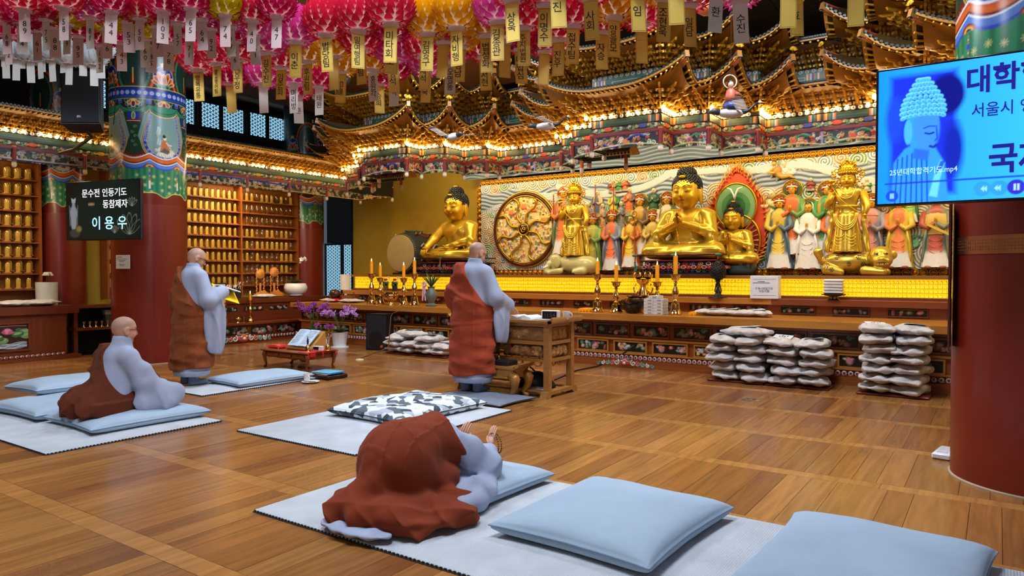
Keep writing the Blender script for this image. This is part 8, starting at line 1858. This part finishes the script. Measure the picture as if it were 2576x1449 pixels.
st = thing('open_shelf_stand', 'dark open wooden shelf between the two left altars', 'shelf', (-12.95, 6.35, 0))
for z in (.42, .80): g = G(); g.bb((-.4, -.62, z), (.06 if z < .5 else 0, .62, z + .05)); g.obj('shelf', DKW, st, 0)
for y in (-.6, .6):
    for x in (-.36, .0): g = G(); g.box((x, y, .4), (.06, .06, .8)); g.obj('post', DKW, st, 0)
g = G(); g.bb((-.42, -.62, 0), (-.40, .62, .8)); g.obj('back', DARK, st, 0)
for k in range(5): t = thing('brass_cup', 'small brass cup on the open shelf, %s from the left' % ORDT[k], 'cup', (-12.98, 5.9 + .1 * k, .471), 0, 'brass cups on the shelf'); g = G(); g.lathe([(.026, 0), (.012, .03), (.012, .05), (.03, .09), (.028, .1)], n=12); g.obj('cup', BRASS, t, 60); g = G(); g.torus((0, 0, .1), .028, .003, 12, 4, axis='z'); g.obj('rim', BRASS, t)
t = thing('small_radio', 'grey boxed device with a round dial on the open shelf', 'device', (-13.1, 6.42, .62)); g = G(); g.rbox((0, 0, .09), (.1, .26, .09), .006, (140, 140, 130)); g.obj('case', VC, t); g = G(); g.lathe([(0, .006), (.03, .004)], n=12, col=(40, 40, 44), M4=Matrix.Translation((.051, .07, .09)) @ Matrix.Rotation(PI / 2, 4, 'Y')); g.obj('dial', VC, t); g = G(); g.rbox((0, 0, -.05), (.1, .24, .19), .006, (60, 66, 74)); g.obj('stand', VC, t)
# things on the left altar
def brass_on(px, py, x, z, h, ch, lab): q = P(px, py, X=x); candlestick((x, q.y, z), h, ch, lab, ch > 0)
q = P(565, 812, X=-12.62); candlestick((-12.62, q.y, .401), .42, .12, 'brass candlestick on the step behind the reading monk', False, .95); q = P(630, 805, X=-12.62); candlestick((-12.62, q.y, .401), .45, .13, 'lit brass candlestick on the left altar step', True, .95)
q = P(598, 808, X=-12.6); bowl((-12.6, q.y, .401), .075, 'small brass goblet bowl on the left altar step'); q = P(613, 806, X=-12.6); t = thing('brass_tube', 'slim brass incense tube beside the goblet bowl', 'holder', (-12.6, q.y, .401)); g = G(); g.lathe([(.022, 0), (.02, .01), (.018, .12), (.02, .125)], n=12); g.obj('tube', BRASS, t, 60); g = G(); [g.cyl((0, .006 * k, .1), (0, .012 * k, .2), .002, n=4, col=(120, 60, 40)) for k in (-1, 0, 1)]; g.obj('incense', VC, t)
HONEY = M('honey_wood', (206, 134, 62), rough=.4, var=.12, scale=14)
for px, hh, lab in ((655, .50, 'carved pale wooden spirit tablet frame on the left altar'), (690, .54, 'carved orange wooden spirit tablet frame beside the orchid bowl')):
    q = P(px, 740, X=-13.2); t = thing('spirit_tablet', lab, 'tablet', (-13.2, q.y, LAT - .004), PI / 2); 
    g = G(); g.rbox((0, 0, .03), (.34, .2, .03), .006); g.rbox((0, 0, .06), (.24, .16, .04), .006); g.obj('base', HONEY, t); g = G(); g.lathe([(0, .02), (.09, .015), (.10, 0)], n=20, M4=Matrix.Translation((0, 0, hh)) @ Matrix.Rotation(PI / 2, 4, 'X')); [g.ell((.10 * math.cos(a), 0, hh + .10 * math.sin(a)), (.022, .015, .022), 6, 5) for a in np.linspace(-.6, PI + .6, 12)]; g.obj('lotus_top', HONEY, t, 60)
    for s in (-1, 1): g = G(); [g.ell((s * (.085 + .012 * (k % 2)), 0, .1 + (hh - .2) * k / 7), (.02, .014, .026), 6, 5) for k in range(8)]; g.obj('carved_post', HONEY, t, 180)
    g = G(); g.rbox((0, .0, .2), (.05, .012, .22), .004); g.obj('name_board', HONEY, t); g = G(); [g.prism([(0, .06), (s * .12, .06), (s * .2, .05), (s * .16, .09), (s * .1, .11), (s * .05, .16), (0, .14)], -.09, -.07) for s in (-1, 1)]; g.obj('wings', HONEY, t, 60)
q = P(552, 715, X=-13.3); t = thing('portrait_photo', 'framed black and white portrait photograph on the left altar', 'picture', (-13.3, q.y, LAT), R(78)); g = G(); g.rbox((0, 0, .16), (.28, .02, .32), .006, (40, 26, 20)); g.obj('frame', VCG, t); g = G(); g.box((0, -.011, .16), (.23, .004, .27), (196, 198, 202)); g.ell((0, -.013, .17), (.055, .003, .075), 14, 8, (226, 216, 206)); g.ell((0, -.012, .21), (.065, .003, .06), 14, 8, (30, 28, 30)); g.ell((0, -.012, .05), (.1, .003, .06), 14, 8, (40, 40, 46)); g.obj('print', VCG, t, 60)
q = P(595, 735, X=-13.0); t = thing('white_bouquet', 'white chrysanthemum bouquet in a dark pot on the left altar', 'flowers', (-13.0, q.y, LAT)); g = G(); g.lathe([(.08, 0), (.11, .14), (.1, .14)], n=14, col=(50, 46, 50)); g.obj('pot', VC, t); rr = random.Random(8)
for k in range(8): g = G(); petal_flower(g, (rr.uniform(-.1, .1), rr.uniform(-.14, .14), .2 + rr.uniform(0, .12)), .04, (236, 234, 224), rr); g.obj('flower', PETM, t, 180)
for k in range(5): g = G(); blade(g, (0, 0, .12), k * 1.25, .16, .025, .4); g.obj('leaf', LEAF, t, 180)
q = P(665, 748, X=-12.95); bag((-12.95, q.y, .915), R(0), 'crumpled white bag in front of the carved tablet frames', 'rice bags on the side altars', False, (.7, .8, .6))
q = P(272, 690, X=-13.3); rr = random.Random(3); t = thing('white_lilies', 'white flowers peeping out left of the red column', 'flowers', (-13.3, 6.72, .85)); g = G(); g.lathe([(.07, 0), (.1, .2), (.09, .2)], n=14, col=(206, 206, 204)); g.obj('vase', VCG, t)
for k in range(7): g = G(); petal_flower(g, (rr.uniform(-.06, .06), rr.uniform(-.12, .14), .42 + rr.uniform(0, .2)), .05, (240, 240, 236), rr); g.obj('flower', PETM, t, 180)
for k in range(5): g = G(); g.tube([(0, 0, .18), (.02 * k - .04, .05 * k - .1, .48)], .004, 4, (70, 100, 60)); g.obj('stem', VC, t)

# shelves
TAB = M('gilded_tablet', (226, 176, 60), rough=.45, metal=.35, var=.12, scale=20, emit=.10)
gg = G(); gg.prism([(-.032, 0), (.032, 0), (.032, .15), (.022, .168), (0, .176), (-.022, .168), (-.032, .15)], -.008, .008, plane='yz'); gg.box((0, 0, .006), (.06, .09, .012)); TABM = gg.mesh('gilt_plate', TAB, 0)
gg = G(); gg.lathe([(.046, .012), (.046, .165), (.036, .198), (.018, .212), (0, .216)], n=12); DOME = gg.mesh('glass_dome', GLASS, 180)
gg = G(); gg.lathe([(.05, 0), (.05, .012), (.04, .014)], n=12, col=(150, 96, 44)); TBASE = gg.mesh('base', VC, 60)
def shelves(y0, y1, zs, label, div=()):
    t = thing('memorial_shelf', label, 'shelf', (-13.6, (y0 + y1) / 2, .92)); c = (y0 + y1) / 2
    SH = wood('shelf_wood', (146, 76, 28), .45, .12, 'y')
    g = G(); g.bb((-.25, y0 - c, 0), (-.235, y1 - c, zs[0] + .34 - .92)); g.obj('back', M('shelf_back', (170, 104, 36), rough=.6), t, 0)
    for y in (y0, *div, y1): g = G(); g.bb((-.25, y - c - .02, 0), (.02, y - c + .02, zs[0] + .34 - .92)); g.obj('upright', SH, t, 0)
    for z in zs: g = G(); g.bb((-.25, y0 - c, z - .02 - .92), (.01, y1 - c, z - .92)); g.obj('shelf_board', SH, t, 0)
    g = G(); g.bb((-.25, y0 - c, zs[0] + .30 - .92), (.03, y1 - c, zs[0] + .36 - .92)); g.obj('cornice', SH, t, 0)
    return t
ZS = [2.99 - .265 * k for k in range(8)]
shelves(6.62, 10.94, ZS, 'wooden wall shelf full of gilded memorial tablets right of the left column', (8.02, 9.43)); shelves(2.6, 5.50, ZS, 'wooden wall shelf of gilded memorial tablets at the far left edge')
rr = random.Random(6); rown = ('top', 'second', 'third', 'fourth', 'fifth', 'sixth', 'seventh', 'lowest')
def tablet(x, y, z, label, plate=True, lean=0):
    t = thing('memorial_tablet', label, 'tablet', (x, y, z + .001), R(rr.uniform(-8, 8)), 'memorial tablets on the wall shelves'); place('base', TBASE, t)
    if plate: place('gilt_plate', TABM, t, (0, 0, .008))
    place('glass_dome', DOME, t)
for r_, z in enumerate(ZS):
    for k in range(10): 
        y = 8.08 + .07 + .133 * k
        if y < 9.40: tablet(-13.70, y, z, 'gilded memorial tablet under glass, middle bay, %s shelf, %s from left' % (rown[r_], ORDT[k]))
    for k in range(11):
        y = 9.51 + .131 * k
        if y < 10.90: tablet(-13.70, y, z, ('empty glass dome' if r_ in (1, 2, 7) else 'memorial tablet under glass') + ', right bay, %s shelf, %s from left' % (rown[r_], ORDT[k]), r_ not in (1, 2, 7) and not (r_ in (5, 6, 3, 4, 0) and rr.random() < .25))
    for k in range(8):
        y = 4.25 + .155 * k
        tablet(-13.66, y, z, 'gilded memorial tablet under glass, far left shelf, %s row, %s from left' % (rown[r_], ORDT[k]))
        if r_ < 7: tablet(-13.78, y + .075, z + .03, 'gilded memorial tablet, back line of far left shelf, %s row, %s' % (rown[r_], ORDT[k]))
    for k in range(2): tablet(-13.68, 6.72 + .14 * k, z, 'memorial tablet glimpsed left of the red column, %s shelf, %s' % (rown[r_], ('outer', 'inner')[k]))
# ------------------------------------------------------------------ lotus lanterns with name tags
def petal_material():
    m = bpy.data.materials.new('lantern_paper'); m.use_nodes = True; nt = m.node_tree; nt.nodes.clear(); o = nt.nodes.new('ShaderNodeOutputMaterial')
    at = nt.nodes.new('ShaderNodeAttribute'); at.attribute_name = 'Col'; nz = nt.nodes.new('ShaderNodeTexNoise'); nz.inputs['Scale'].default_value = 30; hs = nt.nodes.new('ShaderNodeHueSaturation')
    mr = nt.nodes.new('ShaderNodeMapRange'); mr.inputs['To Min'].default_value = .85; mr.inputs['To Max'].default_value = 1.15; nt.links.new(nz.outputs[0], mr.inputs[0]); nt.links.new(mr.outputs[0], hs.inputs['Value']); nt.links.new(at.outputs['Color'], hs.inputs['Color'])
    a = nt.nodes.new('ShaderNodeBsdfDiffuse'); b = nt.nodes.new('ShaderNodeBsdfTranslucent'); mx = nt.nodes.new('ShaderNodeMixShader'); mx.inputs[0].default_value = .45
    nt.links.new(hs.outputs[0], a.inputs[0]); nt.links.new(hs.outputs[0], b.inputs[0]); nt.links.new(a.outputs[0], mx.inputs[1]); nt.links.new(b.outputs[0], mx.inputs[2]); nt.links.new(mx.outputs[0], o.inputs[0]); return m
PPM = petal_material()
LC_ = {'R': ((216, 36, 70), (255, 214, 220)), 'M': ((220, 66, 150), (255, 224, 244)), 'Y': ((230, 158, 10), (252, 246, 200)), 'W': ((226, 236, 240), (250, 252, 255)), 'K': ((192, 22, 76), (246, 150, 186)), 'L': ((190, 166, 6), (236, 226, 90))}
def petal_geo(g, key, M4, s=1.0):
    tip, base = LC_[key]; V = []; C = []
    for u, wd, o in ((0, .5, 0), (.36, 1, .009), (.68, .68, .010), (1, .03, .014)):
        for x in (-1, 0, 1): V.append((x * wd * .034 * s, o * s + (.006 * s if x == 0 else 0), u * .092 * s)); k_ = max(0, 1 - u / .34); C.append(np.array(lin(base)) * k_ + np.array(lin(tip)) * (1 - k_) * (1.0 if x else 1.12))
    g.add(V, [f for i in range(3) for f in ((3 * i, 3 * i + 1, 3 * i + 4, 3 * i + 3), (3 * i + 1, 3 * i + 2, 3 * i + 5, 3 * i + 4))], np.array(C), M4)
def petal_spots(r):
    for i in range(9):
        ph = R(32 + 14.5 * i); n = max(7, int(round(17 * math.sin(ph))))
        for k in range(n):
            a = 2 * PI * (k + .5 * (i % 2)) / n; yield Matrix.Translation((r * math.sin(ph) * math.cos(a), r * math.sin(ph) * math.sin(a), r * .92 * math.cos(ph) - .03)) @ Matrix.Rotation(a - PI / 2, 4, 'Z') @ Matrix.Rotation((PI / 2 - ph) * .97 - R(3), 4, 'X')
    for k in range(14): a = 2 * PI * k / 14; yield Matrix.Translation((.075 * math.cos(a), .075 * math.sin(a), -r * .93)) @ Matrix.Rotation(a - PI / 2, 4, 'Z') @ Matrix.Rotation(R(-110), 4, 'X') @ Matrix.Scale(.6, 4)
PET1 = {}; SHELL = {}
for key in LC_:
    g = G(); petal_geo(g, key, Matrix()); PET1[key] = g.mesh('petal', PPM, 180); g = G(); [petal_geo(g, key, Mx) for Mx in petal_spots(.155)]; SHELL[key] = g.mesh('petals', PPM, 180)
gg = G(); gg.lathe([(0, -.155), (.062, -.153), (.066, -.145)], n=16, col=(214, 190, 206)); LDISC = gg.mesh('base_disc', VCM, 60)
gg = G(); gg.ell((0, 0, 0), (.14, .14, .13), 14, 9, (255, 236, 230)); CORE = gg.mesh('paper_core', PPM, 180)
BUL = M('lantern_lamp', (255, 240, 226), emit=6, var=0); gg = G(); gg.ell((0, 0, .02), .03, 8, 6); LBULB = gg.mesh('lamp', BUL, 180)
gg = G(); gg.cyl((0, 0, .13), (0, 0, 1.0), .0022, n=4, col=(60, 50, 50)); CORD = gg.mesh('cord', VC, 0)
TAGC = {'g': M('gold_tag', (238, 204, 96), rough=.5, var=.06, scale=3), 'w': M('white_tag', (222, 222, 216), rough=.6, var=.05), 'p': M('pink_tag', (222, 196, 196), rough=.6, var=.05)}
TAGM = {}
for k, m in TAGC.items(): gg = G(); gg.box((0, 0, -.14), (.1, .0016, .27)); TAGM[k] = gg.mesh('name_tag', m, 0)
gg = G(); [gg.box((s * .045, -.0015, -.14), (.0012, .0008, .255), (150, 110, 50)) for s in (-1, 1)]; [gg.box((0, -.0015, -.14 + s * .127), (.09, .0008, .0012), (150, 110, 50)) for s in (-1, 1)]; TBOR = gg.mesh('tag_border', VC, 0)
CN = {'R': 'red-pink', 'M': 'light magenta', 'Y': 'yellow', 'W': 'white', 'K': 'crimson', 'L': 'lemon yellow'}; rl = random.Random(9); ORD = ('first', 'second', 'third', 'fourth', 'fifth', 'sixth', 'seventh', 'eighth', 'ninth', 'tenth', 'eleventh', 'twelfth', 'thirteenth', 'fourteenth', 'fifteenth', 'sixteenth', 'seventeenth', 'eighteenth', 'nineteenth', 'twentieth')
def lantern(px, py, key, txt, tc, where, zz=3.6, s=1.0, full=False, tagdrop=0.0, D=None):
    q = P(px, py, z=zz) if D is None else P(px, py, D=D); t = thing('lotus_lantern', '', 'lantern', q, rl.uniform(0, 6), 'hanging lotus lanterns')
    NL.setdefault((where, key), []).append((px, t))
    t.scale = (s * 1.08,) * 3
    if full: [setattr(place('petal', PET1[key], t), 'matrix_local', Mx) for Mx in petal_spots(.155)]
    else: tag(place('petals', SHELL[key], t), kind='stuff')
    place('base_disc', LDISC, t); place('paper_core', CORE, t); place('lamp', LBULB, t); c = place('cord', CORD, t); c.scale = (1, 1, (5.5 - q.z) / s / 1.08)
    rz = R(34 + rl.uniform(-22, 22)) - t.rotation_euler.z; tg = place('name_tag', TAGM[tc], t, (0, 0, -.16 - tagdrop), (0, R(rl.uniform(-3, 3)), rz))
    if tc == 'g': place('tag_border', TBOR, tg)
    if txt: text(txt, min(.072, .235 / len(txt)), INK, tg, (-.008 if tc == 'g' else 0, -.0022, -.145), (PI / 2, 0, 0), vert=True, space=.92)
NL = {}
MAIN = [(498, 136, 'R', '행복유통', 'g'), (545, 120, 'R', '불교영어팀', 'g'), (598, 109, 'R', '신우정', 'g'), (670, 90, 'M', '김수진', 'g'), (744, 60, 'M', '이춘', 'g'), (820, 41, 'R', '법당팀', 'g'), (901, 30, 'R', '일여행팀', 'g'), (983, 11, 'R', '미타회', 'g'), (1075, 38, 'Y', '김영구', 'g'),
 (580, 174, 'K', '', 'g'), (662, 174, 'M', '', 'w'), (708, 130, 'R', '임준회', 'g'), (738, 174, 'M', '며리방', 'w'), (773, 114, 'Y', '후원팀', 'g'), (803, 180, 'K', '태완', 'w'), (858, 141, 'Y', '印緣', 'g'), (907, 82, 'R', '플팀', 'g'), (937, 136, 'Y', '홍원각', 'w'), (983, 49, 'K', '인호', 'g'), (988, 109, 'M', '명석', 'g'), (991, 152, 'K', '석', 'w'), (1067, 100, 'R', '재석', 'g'), (839, 100, 'Y', '', 'g'), (749, 207, 'K', '훈', 'w'), (953, 174, 'K', '승희', 'g'),
 (1148, 22, 'Y', '자비행', 'g'), (1156, 73, 'Y', '박경남', 'g'), (1134, 114, 'M', '오영동', 'w'), (1224, 43, 'Y', '법성화', 'g'), (1219, 101, 'R', '조서현', 'g'), (1251, 5, 'M', '김종관', 'g'), (1317, 22, 'R', '주지법원', 'g'), (1309, 79, 'R', '대법심', 'g'), (1406, 54, 'R', '진우', 'g'), (1442, 16, 'R', '접수팀', 'g'), (1514, 33, 'R', '자승', 'g'), (1545, -6, 'Y', '양을모', 'g'), (1614, 14, 'R', '', 'g'), (1072, 140, 'M', '은숙', 'g'), (1115, 60, 'R', '', 'g'), (1370, 85, 'K', '', 'g'),
 (1287, -55, 'R', '상욱', 'g'), (1372, -40, 'R', '이명수', 'g'), (1403, -100, 'Y', '진', 'g'), (1486, -60, 'R', '사회', 'g'), (1604, -88, 'R', '임', 'g'), (1672, -55, 'Y', '조현욱', 'g'), (1735, -40, 'R', '일담', 'g'), (1803, -85, 'R', '환', 'w'), (1862, -50, 'M', '수진', 'w'), (1985, -100, 'R', '', 'g'), (2004, -75, 'Y', '효', 'g'), (2154, -105, 'R', '', 'g'), (1700, -110, 'M', '', 'g'), (1270, 60, 'K', '', 'g')]
FULL = {0, 1, 2, 3, 4, 5, 6, 8, 11, 13, 15, 16, 26, 32}
for i, (px, py, k, tx, tc) in enumerate(MAIN): lantern(px, py, k, tx, tc, 'over the middle of the hall', full=i in FULL)
LEFTL = [(169, 27, 'L'), (269, 41, 'L'), (321, 22, 'L'), (364, 68, 'L'), (394, 35, 'L'), (566, 5, 'L'), (226, 11, 'M'), (136, 38, 'K'), (196, 60, 'K'), (250, 84, 'K'), (305, 79, 'K'), (351, 14, 'R'), (446, 27, 'M'), (506, 16, 'M'), (476, 60, 'K'), (424, 79, 'K'), (381, 84, 'K'), (530, 41, 'K'), (579, 35, 'M'), (634, 19, 'R'), (696, 8, 'K'), (54, 27, 'K'), (92, 46, 'K'), (16, 27, 'R'), (114, 16, 'K'), (20, 60, 'K'), (60, -10, 'R'), (590, 75, 'K'), (410, -5, 'K'), (280, -5, 'K'), (640, 60, 'M'), (160, -15, 'R'), (480, -12, 'K')]
for i, (px, py, k) in enumerate(LEFTL): lantern(px, py - 6, k, '%d' % (39 + 7 * i % 66), 'p' if i % 3 else 'w', 'over the left of the hall', s=.80)
for i, (px, py) in enumerate(((8, 87), (54, 92), (106, 101), (158, 103), (209, 111), (14, 117), (41, 122), (76, 128), (130, 125), (174, 133), (236, 136), (253, 117), (100, 118))): lantern(px, py, 'W', '', 'w', 'by the left wall', D=8.6, s=.82)
for (where, key), L_ in NL.items():
    L_.sort(key=lambda v: v[0])
    for j, (px, t) in enumerate(L_): t['label'] = '%s lotus lantern %s, %s from the %s' % (CN[key], where, ORD[min(j, len(L_) - 1 - j)], 'left' if j <= len(L_) - 1 - j else 'right')

# ------------------------------------------------------------------ cranes, rider and dragons hung before the canopies
def crane(px, py, Y, label, rz, s=1.0, rider=False):
    q = P(px, py, Y=Y); t = thing('hanging_crane', label, 'sculpture', q, rz, 'carved cranes under the canopies'); t.scale = (s,) * 3
    g = G(); g.ell((0, 0, 0), (.15, .06, .055), 14, 9, (206, 200, 196)); g.tube([(-.13, 0, .01), (-.2, 0, .02), (-.26, 0, .0)], [.04, .035, .008], 7, (60, 56, 56)); g.obj('body', VC, t, 180)
    g = G(); g.tube([(.12, 0, .01), (.2, 0, .03), (.26, 0, .09), (.31, 0, .12)], [.035, .02, .014, .014], 7, (40, 38, 40)); g.ell((.33, 0, .125), (.025, .016, .017), 8, 6, (226, 222, 216)); g.cyl((.345, 0, .125), (.41, 0, .115), .007, .002, n=5, col=(190, 150, 70)); g.obj('neck', VC, t, 180)
    for k in (-1, 1):
        g = G(); n = 9
        for j in range(n): u = j / (n - 1); g.ell((.10 - .16 * u, k * (.08 + .30 * u), .03 + .05 * u), (.075, .022, .006), 8, 4, (222, 216, 210) if u < .8 else (90, 84, 84), rz=k * .5)
        g.obj('wing', VC, t, 180)
    g = G(); g.cyl((0, 0, .05), (0, 0, 1.2), .0025, n=4, col=(40, 36, 34)); g.obj('wire', VC, t)
    if rider:
        g = G(); g.lathe([(.075, .05), (.085, .08), (.06, .12)], n=12, col=(60, 76, 130), lobes=6, amp=.12); g.lathe([(.06, .12), (.065, .18), (.05, .25), (.02, .28)], n=12, col=(190, 96, 70)); g.tube([(.05, 0, .24), (.09, -.05, .19), (.03, -.08, .2)], .018, 6, (150, 76, 60)); g.ell((0, 0, .32), (.032, .034, .042), 10, 8, (226, 190, 160)); g.ell((0, .008, .345), (.034, .034, .03), 10, 6, (40, 30, 30)); g.torus((0, .03, .36), .075, .008, 20, 5, (206, 206, 196), 'y'); g.obj('rider', VC, t, 180)
crane(1140, 345, 8.3, 'carved white crane flying under the left canopy', R(160), 1.1); crane(1372, 318, 8.6, 'carved white crane between the two canopies', R(20), 1.0); crane(850, 382, 10.4, 'carved white crane by the far column', R(-20), 1.0); crane(1838, 285, 8.0, 'carved crane carrying a small haloed rider before the main canopy', R(35), 1.0, True)
def dragon(px, py, Y, label, rz, cols):
    q = P(px, py, Y=Y); t = thing('hanging_dragon', label, 'sculpture', q, rz); u = np.linspace(0, 1, 30); pts = [(.7 * v - .35, .05 * math.sin(9 * v), .12 * math.sin(10 * v) + .25 * v) for v in u]; g = G(); g.tube(pts, [.02 + .06 * math.sin(PI * min(1, v * 1.15 + .08)) for v in u], 10, cols[0]); [g.cyl(pts[j], (pts[j][0], pts[j][1], pts[j][2] + .11), .02, .002, n=4, col=cols[1]) for j in range(2, 29, 2)]; g.obj('body', VC, t, 180)
    g = G(); g.ell((-.4, 0, .0), (.09, .06, .06), 10, 8, cols[2]); g.tube([(-.45, 0, -.01), (-.53, 0, .0)], [.045, .03], 8, cols[2]); [g.tube([(-.36, k * .04, .04), (-.3, k * .07, .12), (-.22, k * .08, .15)], [.012, .010, .003], 5, (226, 214, 180)) for k in (-1, 1)]; [g.ell((-.45, k * .045, .035), .015, 6, 5, (240, 236, 220)) for k in (-1, 1)]; g.obj('head', VC, t, 180)
    for j in (8, 20): g = G(); g.tube([pts[j], (pts[j][0], -.1, pts[j][2] - .1), (pts[j][0] - .06, -.12, pts[j][2] - .16)], [.03, .022, .008], 6, cols[0]); g.obj('leg', VC, t, 180)
    g = G(); g.cyl((0, 0, .1), (0, 0, .9), .003, n=4, col=(40, 36, 34)); g.obj('wire', VC, t)
dragon(1100, 172, 7.9, 'blue and white carved dragon between lanterns and left canopy', R(-20), ((70, 80, 130), (190, 190, 196), (180, 130, 110))); dragon(1392, 118, 7.9, 'dark blue carved dragon behind the red lanterns', R(150), ((60, 70, 110), (196, 196, 200), (160, 120, 100))); dragon(1790, 22, 7.4, 'orange and white carved dragon at the top of the main canopy', R(10), ((206, 120, 70), (226, 222, 220), (196, 150, 110))); dragon(870, 210, 9.0, 'pale carved dragon by the corner of the left canopy', R(30), ((90, 84, 80), (190, 186, 180), (150, 140, 130)))
flush_text()
